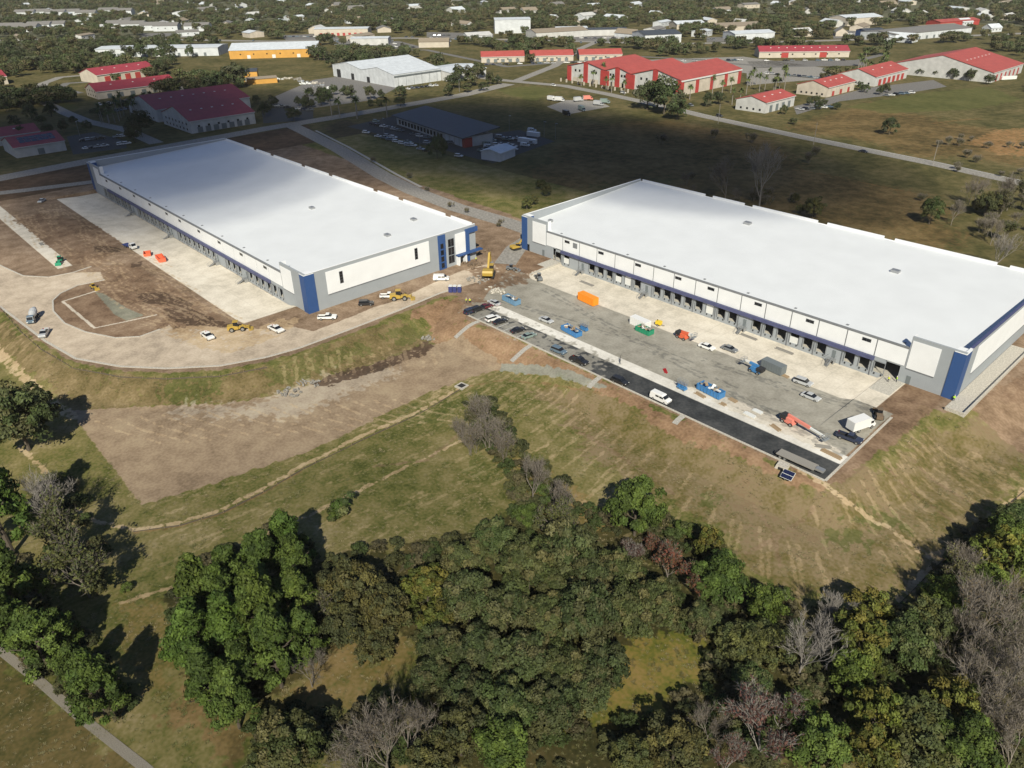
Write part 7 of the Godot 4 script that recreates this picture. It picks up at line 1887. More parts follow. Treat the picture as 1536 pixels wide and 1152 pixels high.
func make_trees() -> void:
	var r := RandomNumberGenerator.new()
	r.seed = 90210
	leaf_mat("leaf", Color.WHITE, 0.35)
	var leaf: Material = mats["leaf"]
	var OAK := [Color(0.075, 0.093, 0.036), Color(0.093, 0.103, 0.043), Color(0.061, 0.080, 0.029), Color(0.113, 0.110, 0.049)]
	var OLIVE := [Color(0.098, 0.094, 0.039), Color(0.114, 0.107, 0.039), Color(0.081, 0.088, 0.039)]
	var BRIGHT := [Color(0.081, 0.118, 0.025), Color(0.102, 0.143, 0.031), Color(0.065, 0.099, 0.023)]
	var YEL := [Color(0.115, 0.124, 0.027), Color(0.092, 0.108, 0.024), Color(0.155, 0.135, 0.032)]
	var FAR := [Color(0.071, 0.086, 0.041), Color(0.085, 0.094, 0.050), Color(0.059, 0.076, 0.033), Color(0.095, 0.095, 0.059)]
	var RED := [Color(0.156, 0.054, 0.036), Color(0.120, 0.060, 0.034), Color(0.072, 0.066, 0.030), Color(0.180, 0.072, 0.042)]
	var MAR := [Color(0.12, 0.05, 0.045), Color(0.15, 0.075, 0.06), Color(0.09, 0.045, 0.04)]
	var TAN := [Color(0.14, 0.11, 0.07), Color(0.11, 0.09, 0.055)]
	proto = {}
	for i in 4:
		proto["oak%d" % i] = leafy_tree("oak_tree", 11, crown(6.0, 4.6, 6.2, 76, 150, 0.33, OAK, r, 0.9, 0.21, 0.15), leaf, r)
		proto["green%d" % i] = leafy_tree("green_tree", 12, crown(4.4, 6.6, 6.8, 84, 130, 0.30, BRIGHT, r, 0.9, 0.2, 0.5), leaf, r)
	for i in 3:
		proto["round%d" % i] = leafy_tree("broad_tree", 9, crown(4.8, 4.3, 5.0, 70, 130, 0.30, BRIGHT, r, 0.9, 0.21, 0.1), leaf, r)
		proto["olive%d" % i] = leafy_tree("olive_tree", 10, crown(5.4, 4.9, 5.4, 76, 100, 0.30, OLIVE, r, 1.0, 0.2), leaf, r)
		proto["bare%d" % i] = bare_tree("bare_tree", 11, 0.58, "twig", r, TAN, 700, 0.14, leaf)
		proto["pale%d" % i] = bare_tree("dead_tree", 12, 0.5, "pale_bark", r, [], 0, 0.2, leaf)
		proto["sparse%d" % i] = bare_tree("sparse_tree", 11, 0.6, "twig", r, OLIVE, 2600, 0.3, leaf)
	for i in 2:
		proto["yel%d" % i] = leafy_tree("yellow_tree", 8, crown(4.2, 4.4, 4.7, 56, 90, 0.30, YEL, r, 1.0, 0.21), leaf, r)
		proto["red%d" % i] = bare_tree("red_tree", 10, 0.6, "twig", r, RED, 2400, 0.3, leaf)
		proto["mar%d" % i] = bare_tree("maroon_tree", 11, 0.6, "pale_bark", r, MAR, 1300, 0.24, leaf)
		proto["bush%d" % i] = leafy_tree("bush", 2.6, crown(2.0, 1.5, 1.5, 14, 130, 0.26, BRIGHT + OAK, r, 0.6, 0.42), leaf, r)
		proto["stalk%d" % i] = bare_tree("bare_shrub", 8, 0.42, "twig", r, TAN + OLIVE, 420, 0.16, leaf, 7)
		proto["scrub%d" % i] = bare_tree("scrub", 4.5, 0.55, "twig", r, OLIVE, 700, 0.2, leaf, 5)
		proto["palm%d" % i] = palm_tree(r, 6.5 + i * 2.0)
	for i in 4:
		proto["far%d" % i] = leafy_tree("round_tree", 10, crown(5.6, 4.8, 5.2, 34, 70, 0.5, FAR, r, 0.9, 0.27), leaf, r)
	for q in [[1.0, 1.0, 1.0], [0.84, 0.86, 0.82], [0.72, 0.76, 0.74], [0.98, 0.93, 0.84], [0.86, 0.96, 0.82], [0.78, 0.78, 0.76]]:
		tints.append(leaf_mat("leaf tone %d" % tints.size(), lin(q[0], q[1], q[2]), 0.35))
	for key in proto:
		proto[key].set_meta("category", "bush" if key.begins_with("bush") or key.begins_with("scrub") or key.begins_with("stalk") else "tree")
	plants("big dark oak at the left frame edge below the sandy trail", "", ["oak0", 10.7, 83.8, 1.62])
	plants("bare pale tree beside the sandy gully on the left", "", ["pale0", 48.7, 88.3, 1.32])
	plants("thin olive tree with half its leaves beside the left gully", "", ["sparse0", 70.7, 88.9, 1.42])
	plants("thin olive tree right below the bare pale one", "", ["sparse1", 58.3, 88.9, 1.17])
	plants("small bush on the trail corner left of the green clump", "", ["bush0", 73.9, 83, 0.62])
	plants("grey bare tree at the right edge of the bright green clump", "", ["bare0", 117.8, 68.8, 0.72])
	plants("thin olive tree between the green clump and the oaks", "", ["sparse2", 109.1, 61.5, 0.85])
	plants("yellow-green tree left of the dark oak mass, upper one of two", "", ["yel0", 117.6, 44.5, 1.15])
	plants("yellow-green tree left of the dark oak mass, lower one of two", "", ["yel1", 123.6, 47, 0.95])
	plants("olive tree at the lower edge of the central woods, beside the bare tree", "", ["olive2", 144.1, 58.8, 0.88])
	plants("green tree at the bottom of the central woods", "", ["round0", 149.9, 55.8, 0.95])
	plants("olive tree cut by the bottom frame edge next to the wide bare tree", "", ["olive0", 144.2, 63.9, 0.75])
	plants("wide grey bare tree at the bottom frame edge", "", ["bare1", 139.6, 68.8, 1.24])
	plants("grey bare tree against the wide bare one, on its right", "", ["bare2", 139.5, 64.9, 0.92])
	plants("grey bare tree against the wide bare one, on its left", "", ["bare0", 137.3, 71.5, 0.92])
	plants("grey-green oak alone in the straw meadow at the bottom", "", ["oak0", 128.6, 78.2, 0.87])
	plants("olive tree half hidden behind the lone bottom oak", "", ["olive1", 127.5, 81.8, 0.71])
	plants("round grey-green bush alone beside the meadow trail", "", ["bush1", 82.4, 40.6, 1.40])
	plants("small bush just below the round one on the meadow", "", ["bush0", 83.6, 44, 0.70])
	plants("brown leafless shrub thicket by the storm drain, its upper clump", "", ["stalk0", 80, -1.5, 1.31])
	plants("brown leafless shrub thicket by the storm drain, its widest clump", "", ["stalk1", 88.9, 3, 1.56])
	plants("brown leafless shrub thicket by the storm drain, its lower clump", "", ["stalk0", 86.3, 7.1, 1.15])
	plants("brown leafless shrubs right of the thicket by the storm drain", "", ["stalk1", 93.8, 3.9, 1.03])
	plants("thin leafless shrubs on the left of the drain thicket", "", ["stalk0", 79.6, 5.2, 0.86])
	plants("small bright green tree among grey bare ones above the woods", "", ["round1", 113.3, 15.2, 0.66])
	plants("grey bare tree right above the small bright green tree", "", ["bare1", 108.9, 9, 0.88])
	plants("grey bare tree right of the small bright green tree", "", ["bare2", 116.9, 11.1, 0.85])
	plants("thin olive tree at the top corner of the oak mass", "", ["sparse0", 123.7, 15.2, 0.87])
	plants("glossy dark green tree standing free above the red bushes", "", ["round2", 131.5, 2.2, 1.18])
	plants("pinkish leafless tree right of the oak mass", "", ["mar0", 136.5, 10.8, 0.69])
	plants("small red-topped tree below the free glossy tree", "", ["red0", 138.3, 4.2, 0.64])
	plants("brown tree tipped with red beside the pinkish one", "", ["red1", 143.8, 7.9, 0.93])
	plants("rust-red tree left of the bright green round tree", "", ["red0", 150.9, 7.8, 0.61])
	plants("bright green round tree at the right end of the central woods", "", ["round0", 152.9, 4.6, 1.15])
	plants("yellow-green bush above the bright green round tree", "", ["yel0", 146, -1.9, 0.69])
	plants("small bush on the bank above the yellow-green bush", "", ["bush1", 139.7, -5.1, 0.93])
	plants("dark small bush left of the bank's small bush", "", ["bush0", 137.5, -4.7, 0.80])
	plants("dark oak between the straw glade and the deep shadow", "", ["oak1", 155.6, 13.1, 0.64])
	plants("olive tree directly left of the pale dead tree", "", ["olive2", 166.6, 10.6, 0.82])
	plants("olive tree right of the deep shadow by the straw glade", "", ["olive0", 162.9, 13.8, 0.86])
	plants("dark oak above the maroon leafless tree", "", ["oak2", 168.4, 18.6, 0.65])
	plants("pale dead tree with a full fan of twigs in the right-hand woods", "", ["pale1", 172, 10.1, 1.16])
	plants("white dead tree at the slope edge behind the full dead one", "", ["pale2", 170.5, -2.1, 0.79])
	plants("little bush at the slope edge between two green trees", "", ["bush1", 162.1, -3, 0.88])
	plants("yellow-green tree at the slope edge right of the white dead tree", "", ["yel1", 174.9, -6.1, 1.02])
	plants("tall yellow-green tree right of the pale dead tree", "", ["yel0", 177.6, 1.6, 1.15])
	plants("dark oak beside the deep shadow of the right-hand woods", "", ["oak3", 182.9, -4, 0.82])
	plants("olive tree where the trail meets the right-hand woods", "", ["olive1", 182.2, -12.9, 0.86])
	plants("large maroon leafless tree at the bottom of the frame", "", ["mar1", 175.4, 27.6, 1.18])
	plants("smaller maroon tree against the large one's crown", "", ["mar0", 175, 21.2, 0.73])
	plants("purple-grey bare tree left of the large maroon one", "", ["bare0", 168.4, 30.5, 0.68])
	plants("olive tree at the bottom frame edge left of the purple-grey one", "", ["olive2", 166.7, 37, 0.84])
	plants("olive tree at the bottom edge below the straw glade", "", ["olive0", 163.1, 42, 0.65])
	plants("maroon twiggy tree cut by the bottom frame edge", "", ["mar1", 173.2, 33.5, 0.61])
	plants("tree with yellow and orange leaves in the lower right", "", ["yel1", 184.7, 12.1, 1.03])
	plants("yellow-leaved tree cut by the bottom frame edge", "", ["yel0", 186.4, 18.2, 0.95])
	plants("big mixed green tree in the lower right corner woods", "", ["olive1", 190.5, 10.3, 1.09])
	plants("yellow-tipped tree above the big mixed green tree", "", ["yel1", 191.8, 2.2, 0.97])
	plants("green tree at the bottom of the right corner", "", ["round0", 196.1, 7.6, 1.02])
	plants("dark oak cut by the bottom edge in the lower right", "", ["oak0", 190.2, 15.4, 0.60])
	plants("leafless tree at the trail fork on the right", "", ["bare1", 182.3, -29.6, 0.94])
	plants("yellow-green tree above the leafless thicket on the right", "", ["yel0", 186, -36.1, 1.24])
	plants("dark tree at the right frame edge beside the trail", "", ["oak1", 185.2, -49.7, 0.92])
	plants("thin tree right where the trail forks", "", ["sparse1", 182, -26.1, 0.76])
	plants("dark green tree alone in the brown field behind the nearer warehouse", "", ["oak2", 100.1, -221.6, 0.76])
	plants("round tree tight behind the nearer warehouse's back wall", "", ["olive2", 63.7, -196.5, 0.81])
	plants("tall white dead tree behind the nearer warehouse", "", ["pale0", 40.5, -194.2, 1.78])
	plants("broad grey bare tree behind the nearer warehouse", "", ["bare2", 25.1, -191.4, 1.70])
	plants("white dead tree by the back wall near the right frame edge", "", ["pale1", 136.2, -184, 1.18])
	plants("dark scrub patch at the end of the field path", "", ["scrub0", 85.4, -251.4, 0.97])
	plants("single round tree standing in the sunlit field", "", ["far0", 19, -370, 0.86])
	plants("dark scrub near the road left of the black car", "", ["scrub1", 18.5, -277.8, 1.22])
	plants("second scrub near the road left of the black car", "", ["scrub0", 13, -295.8, 1.27])
	plants("scrub on the shaded field below the workshop road", "", ["scrub1", -47.7, -291.6, 1.34])
	plants("small scrub in the middle of the shaded field", "", ["scrub0", -61.6, -260.4, 1.29])
	plants("dark scrub behind the warehouse's far corner", "", ["scrub1", -5, -210.3, 1.09])
	plants("scrub at the light edge of the shaded field", "", ["scrub0", -27.7, -298.5, 1.33])
	plants("big dark round tree behind the shaded crimson sheds", "", ["far1", -440.6, -188.2, 1.83])
	plants("tall dark tree before the shaded sheds' gables", "", ["far2", -311, -62.2, 1.49])
	plants("dark tree below the tall one before the shaded sheds", "", ["far3", -291.9, -51.8, 0.96])
	plants("dark round tree before the blue-roofed office", "", ["far0", -128.4, -152, 1.04])
	plants("left one of three big dark trees before the red hall", "", ["far1", -132.9, -338.1, 1.70])
	plants("middle one of three big dark trees before the red hall", "", ["far2", -114.3, -332.4, 1.98])
	plants("lowest of three big dark trees before the red hall", "", ["far3", -96.6, -322.6, 1.36])
	plants("round tree in the small plot left of the smallest workshop", "", ["far0", -108.3, -375.2, 0.79])
	plants("second round tree in the small plot left of the smallest workshop", "", ["far1", -107.8, -385.8, 0.80])
	plants("first round tree along the grey-gabled hall", "", ["far2", -59.5, -607, 0.81])
	plants("second round tree along the grey-gabled hall", "", ["far3", -46.2, -608.5, 0.80])
	plants("third round tree along the grey-gabled hall", "", ["far0", -32.8, -605.9, 0.80])
	plants("fourth round tree along the grey-gabled hall", "", ["far1", -19.8, -603.3, 0.79])
	plants("round tree at the front corner of the grey-gabled hall", "", ["far2", -2.8, -596, 0.78])
	ranked("green tree of the lower left edge row", "green trees along the lower left edge", [["green0", 47.3, 96.3, 1.62, "green1", 70.3, 99.8, 1.39, "green3", 79.5, 101.7, 1.11, "green2", 83.5, 99.3, 1.19, "green0", 82.9, 96.1, 0.86, "green2", 92.3, 96, 0.72, "green1", 100.3, 95.5, 1.15]])
	ranked("bright green tree of the left clump", "bright green trees in the clump above the lower left meadow", [["green3", 95, 76.3, 1.14, "green1", 97, 73.7, 1.08, "green0", 93.1, 69.9, 1.16, "green2", 99.3, 68, 1.08, "green1", 93.5, 64, 1.17, "green2", 91.8, 57.7, 1.14, "green0", 97.2, 59.7, 1.00, "green2", 104.7, 63.7, 1.11],
		["green3", 102.7, 80.7, 1.20, "green3", 111.6, 82.2, 1.14, "green0", 105, 75.8, 1.19, "green3", 116.6, 81, 0.88, "green0", 113.5, 77.7, 1.14, "green1", 106.2, 70.5, 1.19, "green1", 114.2, 72.4, 1.09, "green2", 113.3, 66.8, 1.01]])
	ranked("olive tree beside the left clump", "olive trees on the upper edge of the central woods", [["olive1", 104.2, 55.9, 0.69, "olive2", 114.4, 59.1, 0.87, "olive0", 109.8, 53.5, 1.07, "olive0", 120.5, 58.2, 0.68, "olive1", 117.7, 53.8, 0.91]])
	ranked("dark oak of the central woods", "dark oaks packed in the central woods", [["oak1", 117.2, 34.7, 0.90, "oak3", 125.1, 41.1, 0.86, "oak2", 117.6, 28, 0.80, "oak3", 128, 29.1, 0.96, "oak3", 134, 27, 0.83, "oak0", 129.8, 20.8, 1.02, "oak1", 137.2, 22.2, 0.88, "oak2", 138.6, 16.7, 0.89],
		["oak0", 128.9, 50.2, 0.75, "oak1", 135.8, 47.3, 0.87, "oak0", 132.1, 38.3, 0.91, "oak2", 141.2, 43.4, 0.90, "oak1", 138.3, 34.7, 0.94, "oak2", 143.3, 29.9, 0.94, "oak3", 146.8, 23.5, 0.92, "oak1", 148.4, 17.6, 0.94],
		["oak1", 132.1, 55.5, 0.70, "oak2", 139.9, 53.6, 0.81, "oak3", 145.8, 50.7, 0.83, "oak0", 150.2, 45.6, 0.77, "oak3", 146.4, 39.6, 0.86, "oak2", 152.2, 39.2, 0.65, "oak0", 149.9, 33.9, 0.84]])
	ranked("green tree of the right-hand woods", "green trees on the near edge of the right-hand woods", [["round1", 161.7, 3.9, 0.79, "round1", 176.5, 18.8, 0.77, "round2", 181.6, 22.2, 0.92, "round2", 178.7, 7.1, 0.81, "round0", 182.5, -21.1, 0.82, "round2", 186.2, -30.4, 0.80, "round1", 184.5, -44.6, 0.91]])
	ranked("grey leafless tree at the right edge", "grey leafless trees along the right frame edge", [["bare2", 187, -14.3, 0.77, "bare0", 190.9, -6.8, 1.02, "bare1", 188.4, -14.5, 1.24, "bare1", 187.2, -23.5, 0.91, "bare0", 193.5, -6.6, 0.92, "bare2", 193.9, -11.4, 1.17, "bare1", 192, -24.2, 1.06, "bare0", 195.3, -17.4, 0.97],
		["bare2", 193.4, -2.4, 0.77, "bare0", 196, 0.8, 0.67, "bare0", 196.4, -0.9, 1.16, "bare2", 198.5, 2.2, 0.80, "bare1", 196.2, -9.4, 0.94, "bare2", 200.9, 2.8, 1.01, "bare1", 199.3, -5.8, 0.92]])
	ranked("thicket scrub beyond the nearer warehouse", "scrub thickets in the field at the right", [["bare0", 101.4, -259.6, 0.78, "bare0", 104.3, -257.2, 0.98, "scrub0", 111.9, -262, 2.03, "bare1", 115.7, -255.4, 0.75, "sparse2", 113.9, -264.1, 0.77, "bare2", 115.8, -261.5, 1.09, "scrub0", 116.4, -278.8, 1.45, "sparse1", 118.8, -268.5, 1.15],
		["bare2", 107, -225.6, 0.76, "scrub1", 102.4, -246.2, 1.19, "olive0", 107.5, -251.1, 0.61, "olive2", 111.8, -247.3, 0.99, "olive1", 113.9, -257, 0.76, "sparse0", 116.5, -249.4, 0.95, "bare1", 125.1, -242.2, 0.64, "scrub1", 121.1, -265.2, 1.68],
		["scrub1", 119.5, -223.8, 1.72, "bare0", 121.7, -220.9, 0.75, "scrub0", 118.3, -233.8, 1.30, "bare1", 125.7, -212.8, 0.82, "sparse2", 128.2, -219.2, 0.87, "scrub1", 133.3, -237.4, 1.32]])
	ranked("low scrub by the far sandy patch", "weeds and scrub between the field and the sandy patch", [["scrub1", 51.8, -357, 1.03, "scrub1", 53.8, -366.2, 1.21, "scrub0", 58.2, -368.8, 1.13, "scrub1", 53.4, -383.1, 0.85, "scrub1", 59.1, -384.5, 0.83, "scrub0", 70.8, -372.3, 1.07, "scrub0", 84.2, -384.5, 1.14],
		["scrub1", 77.9, -310.5, 0.94, "scrub0", 76.1, -315.8, 0.84, "scrub1", 70.9, -343.6, 1.17, "scrub0", 78.3, -336.8, 1.11, "scrub1", 95.8, -317.3, 0.78, "scrub0", 78.7, -381.7, 0.89, "scrub0", 101.3, -326.3, 0.96]])
	ranked("palm before the big red hall", "palms before the red hall's gables", [["palm0", -233.1, -381.1, 1.32, "palm1", -225.9, -387.3, 1.32, "palm1", -228.7, -402.6, 1.35, "palm0", -205.6, -379.8, 1.28, "palm1", -194.6, -373.3, 1.26, "palm1", -127.3, -431.7, 1.28],
		["palm0", -181.5, -373.2, 1.24, "palm0", -133.9, -388.8, 1.21, "palm1", -131.2, -413.2, 1.25, "palm0", -128.9, -422.7, 1.26, "palm1", -99.8, -390.8, 1.18, "palm0", -102.7, -405.4, 1.21]])
	ranked("palm in the wide far car park", "palms in the wide car park", [["palm0", -114.3, -612.2, 1.44, "palm1", -113.4, -620.9, 1.56, "palm0", -97.9, -598.3, 1.38, "palm1", -92.7, -607, 1.32, "palm0", -105.3, -640.8, 1.52, "palm1", -89, -606, 1.39, "palm0", -92.7, -614.5, 1.48],
		["palm0", -130.5, -514, 1.28, "palm0", -128, -512, 1.24, "palm1", -105, -593.9, 1.32, "palm1", -98.6, -582.5, 1.51, "palm0", -97.8, -589.7, 1.32, "palm1", -85.3, -584.2, 1.20, "palm0", -85.5, -599.4, 1.28],
		["palm0", -133.3, -468.8, 1.31, "palm1", -134.6, -473.6, 1.20, "palm0", -133.2, -477.1, 1.01, "palm0", -139.4, -506.4, 1.04, "palm0", -111.1, -473.8, 1.07, "palm1", -128.7, -508.6, 1.03, "palm1", -103.6, -467.9, 1.20],
		["palm1", -115.1, -433.3, 1.16, "palm1", -115, -451.4, 1.26, "palm1", -114.6, -458.4, 1.07, "palm0", -103, -450.9, 1.25, "palm1", -99.6, -447, 1.18]])
	ranked("street tree before the crescent sheds", "street trees before the sheds", [["far3", -429.6, -99.7, 0.61, "palm1", -379.7, -85.4, 1.36, "far0", -427.1, -105, 0.61, "palm1", -389.9, -94.9, 1.39, "palm0", -398.1, -98.6, 1.41, "far1", -418.3, -105.4, 0.60, "palm0", -400.7, -103.1, 1.41, "palm1", -389.7, -100, 1.39],
		["far0", -414.7, -77.4, 0.59, "palm0", -376.8, -72.7, 1.34, "far1", -413.3, -84.7, 0.59, "palm1", -383.7, -77.2, 1.36, "far2", -409.6, -86.9, 0.59, "palm0", -383.2, -81.3, 1.36, "palm1", -367.1, -78.5, 1.33, "palm0", -374.4, -81.7, 1.35],
		["far2", -397.2, -62.4, 0.57, "palm0", -366.9, -56.8, 1.31, "palm1", -371.7, -59.2, 1.33, "far3", -392.5, -65.3, 0.57, "palm1", -367, -61.7, 1.32, "palm0", -357.6, -58.7, 1.30, "palm0", -363.1, -64.1, 1.31, "palm1", -366.3, -68, 1.32]])
	ranked("small tree between the red workshops", "trees round the small workshops", [["far3", -59.2, -423.2, 0.54, "far0", -60.8, -435.4, 0.55, "far3", -63.7, -507.2, 0.61, "far0", -55.5, -498.5, 0.60, "far2", -43.9, -497.1, 0.59, "far3", -44.1, -508.5, 0.60],
		["far0", -56.9, -384, 0.51, "far1", -36.2, -359.7, 0.48, "far2", -47.9, -413.8, 0.53, "far1", -52.3, -429.5, 0.54, "far1", -39.2, -421.6, 0.53]])
	ranked("tree right of the metal warehouse", "trees in the belt right of the white metal warehouse", [["far2", -275.8, -278.8, 0.84, "far1", -300.9, -304.7, 1.19, "far2", -322.7, -329.8, 1.45, "far1", -279.1, -300.1, 0.77, "far3", -300.8, -322.1, 1.31, "far0", -325.9, -351.6, 1.28, "far0", -274.1, -312.9, 0.77, "far3", -294.6, -338.1, 0.81, "far2", -289.6, -343.2, 0.61]])
	ranked("shaded tree before the metal warehouse", "shaded trees before the white metal warehouse", [["palm0", -319.1, -184.1, 1.48, "far0", -355.5, -206.5, 0.59, "far1", -335.7, -208.2, 0.84, "far2", -347.3, -222.6, 0.62, "far2", -340.2, -227.3, 0.74, "far3", -322.7, -222.2, 0.88, "far0", -304.7, -254.8, 0.91],
		["far2", -340.9, -204.5, 0.58, "far3", -314.7, -192.1, 0.75, "far2", -341.4, -208.4, 0.66, "far1", -325.2, -204.5, 0.70, "palm0", -263.1, -189, 1.55, "far1", -308.7, -230.7, 0.87, "far3", -307.5, -239.5, 0.55],
		["far2", -324.3, -179.2, 0.53, "far3", -318.5, -182.5, 0.68, "palm0", -266, -177.3, 1.48, "far0", -285.8, -215.9, 0.54, "far0", -280, -218.5, 0.57, "palm1", -242.5, -199.2, 1.53, "far1", -268.4, -228.9, 0.81],
		["far1", -321.8, -155.1, 0.62, "far0", -314.8, -179.1, 0.66, "far3", -312.7, -183.1, 0.55, "palm1", -272.2, -174.9, 1.34, "palm1", -253.6, -182.8, 1.58]])
	ranked("belt tree before the long white store", "tree belt behind the crescent sheds", [["far2", -830.2, -199.8, 1.28, "far1", -829.8, -220, 1.61, "far2", -831.8, -239.3, 1.29, "far3", -767.7, -228.3, 1.21, "far1", -789.7, -247.9, 1.38, "far0", -752.5, -237.5, 1.64, "far3", -752.2, -248.7, 1.54, "far2", -744.1, -260.2, 1.37],
		["far3", -764.7, -169.4, 1.27, "far0", -792.9, -179.2, 1.37, "far0", -777.7, -179, 1.13, "far1", -772.3, -179.9, 1.20, "far3", -794.3, -192.8, 1.34, "far1", -776.5, -189.3, 1.68, "far3", -773.8, -190.8, 1.44, "far2", -711.9, -233.6, 1.28],
		["far2", -819.2, -107.5, 1.13, "far2", -791, -106.4, 1.67, "far3", -692.2, -189.9, 1.56, "far1", -701.8, -205.7, 1.49, "far0", -690.7, -214.7, 1.19, "far2", -668.6, -213.3, 1.24, "far1", -678, -227.2, 1.41, "far2", -666.7, -244.3, 1.07],
		["far0", -730.3, -95.2, 1.46, "far3", -736.6, -98.9, 1.50, "far0", -788.6, -114.6, 1.21, "far0", -743.7, -106.7, 1.04, "far3", -759.1, -116.5, 1.46, "far0", -722.9, -130.4, 1.38, "far3", -651.7, -160.1, 1.49, "far0", -626.1, -207.7, 1.11],
		["far0", -699.9, -84.4, 1.22, "far1", -720.2, -90.4, 1.08, "far2", -713, -92.8, 1.01, "far1", -699.4, -101, 1.51, "far1", -703.7, -104, 1.35, "far3", -696.6, -108, 1.13, "far3", -655.6, -125.1, 1.25, "far0", -698.4, -139.8, 1.09],
		["far1", -662.2, -111.8, 1.07, "far2", -635.9, -120.4, 1.39, "far2", -629.8, -139.9, 1.25, "far1", -564.1, -172.2, 1.33]])
	ranked("tree behind the metal warehouse", "trees behind the white metal warehouse", [["far1", -561, -330.1, 1.14, "far2", -541.1, -324.1, 1.39, "far2", -505.7, -359.6, 1.05, "far0", -501.1, -373.4, 1.11, "far2", -505.9, -379.3, 1.40, "far1", -506.1, -385.5, 1.23, "far3", -496.6, -399.9, 1.24],
		["far3", -533.5, -326.2, 1.00, "far1", -522.9, -340.5, 0.91, "far2", -496.5, -325.7, 1.19, "far0", -498.9, -343, 0.92, "far1", -495, -345.1, 1.39, "far3", -485.4, -340.7, 1.36, "far1", -470.3, -376.5, 1.15],
		["far3", -482.2, -303.3, 1.17, "far0", -497.2, -324.2, 1.16, "far0", -496.9, -331.4, 0.91, "far0", -455.1, -322.5, 1.14, "far2", -468.2, -339.6, 1.23, "far3", -459.6, -339.8, 1.22]])
	ranked("young tree along the access road", "young trees along the access road", [["scrub0", -146.4, -123.3, 0.80, "scrub0", -106.5, -117.7, 0.74, "scrub1", -81.9, -109.2, 0.69, "scrub0", -54.6, -101.3, 0.64, "scrub1", -43.1, -100.7, 0.63, "scrub1", -19.7, -97.8, 0.59, "scrub0", -22.7, -102, 0.60]])
	ranked("shaded tree by the left roads", "shaded trees by the road at the left", [["far3", -462.9, -22.9, 0.69, "far1", -450, -33.6, 0.71, "far0", -416.6, -27.4, 0.80, "far2", -417.4, -40.2, 0.86, "far0", -354, -161.9, 0.59, "far2", -306.4, -142.9, 0.83, "far3", -337.8, -165.9, 0.83, "far1", -276.2, -148.8, 0.83],
		["far3", -398.4, -12.9, 0.81, "far0", -349.1, -4.8, 0.78, "far1", -394.7, -27.7, 0.67, "far1", -357.8, -21.8, 0.67, "far3", -355.4, -30.8, 0.63, "far0", -376.6, -42.8, 0.55, "far2", -347, -42, 0.54]])
	ranked("scrub behind the nearer warehouse wall", "dark scrub behind the nearer warehouse", [["bare2", -3, -200.4, 0.44, "bare1", -1.1, -199.9, 0.43, "bare2", 9, -189.1, 0.44, "bare0", 16, -202.9, 0.52, "bare2", 28.4, -195.6, 0.58, "bare0", 33.9, -200.5, 0.54, "olive0", 30.8, -208.8, 0.41, "scrub1", 36.7, -208.9, 1.03],
		["scrub0", 30.2, -192.9, 0.80, "scrub1", 33.6, -201.3, 1.18, "bare1", 37.4, -199, 0.54, "olive1", 35.5, -203.8, 0.52, "scrub0", 41.3, -198.4, 1.06, "scrub1", 45.4, -213, 1.00, "olive0", 48, -210.1, 0.42, "olive2", 57.2, -197.1, 0.41]])
	ranked("small tree past the nearer warehouse's far corner", "small trees past the far corner", [["olive0", -29, -122.6, 0.48, "olive2", -31.8, -129.4, 0.48, "olive1", -46.2, -148.7, 0.52, "olive1", -36.8, -142.8, 0.50]])
	ranked("brush between the drain thicket and the woods", "brush on the tongue between the drain thicket and the woods", [["scrub0", 75.9, -2, 0.61, "sparse0", 77.1, -1.1, 0.42, "olive2", 84.2, 1.6, 0.49, "olive0", 86.8, 0.2, 0.31, "bush1", 85.7, -0.9, 0.93, "sparse1", 86.1, -2.4, 0.37],
		["bush0", 89.8, 2.5, 1.18, "sparse0", 89.6, 2.3, 0.43, "sparse2", 93, 4, 0.28, "scrub1", 88.6, -0.3, 0.90, "olive2", 94.2, 1.8, 0.36, "olive0", 104.1, 1, 0.40],
		["scrub1", 106.7, 3.8, 0.85, "bush0", 109.3, 5.7, 0.79, "bush1", 112.3, 8.1, 0.86, "olive1", 108.4, 3.9, 0.28, "scrub0", 113.7, 6.2, 0.79, "bush0", 112.8, 5.2, 0.98]])
	# the wide tree belts beyond the district, too many to count
	var mid := []
	var t := MultiMesh.new()
	t.transform_format = MultiMesh.TRANSFORM_3D
	t.use_colors = true
	t.mesh = crown(5.6, 4.6, 5.0, 18, 42, 0.8, FAR, r, 0.8, 0.36)
	var xf := []
	var cl := []
	var tries := 0
	var clump := FastNoiseLite.new()
	clump.seed = 8
	clump.frequency = 1.0 / 130.0
	while xf.size() < 15000 and tries < 90000:
		tries += 1
		# a wedge in front of the camera, from about 700 m to 3.3 km
		var d := 690.0 + 2700.0 * pow(r.randf(), 1.5)
		var a := r.randf_range(-0.70, 0.70)
		var fw := Vector2(-0.7354, -0.6777).rotated(a)
		var p := Vector2(202.0, 100.5) + fw * d
		if clump.get_noise_2d(p.x, p.y) < (-0.12 if d > 950 else 0.08) - (d - 700.0) / 6000.0:
			continue
		if blocked(p, 7.0):
			continue
		var s := r.randf_range(0.6, 1.25)
		xf.append(Transform3D(Basis(Vector3.UP, r.randf() * TAU).scaled(Vector3(s, s * r.randf_range(0.85, 1.2), s)), Vector3(p.x, 0, p.y)))
		var b := r.randf_range(0.75, 1.3)
		cl.append(Color(b * r.randf_range(0.9, 1.25), b, b * 0.9))
	t.instance_count = xf.size()
	for i in xf.size():
		t.set_instance_transform(i, xf[i])
		t.set_instance_color(i, cl[i])
	var mi := MultiMeshInstance3D.new()
	mi.name = "distant_woods"
	mi.multimesh = t
	mi.material_override = leaf
	mi.set_meta("kind", "stuff")
	mi.set_meta("label", "hazy green woods spreading between far houses to the horizon")
	mi.set_meta("category", "woods")
	add_child(mi)
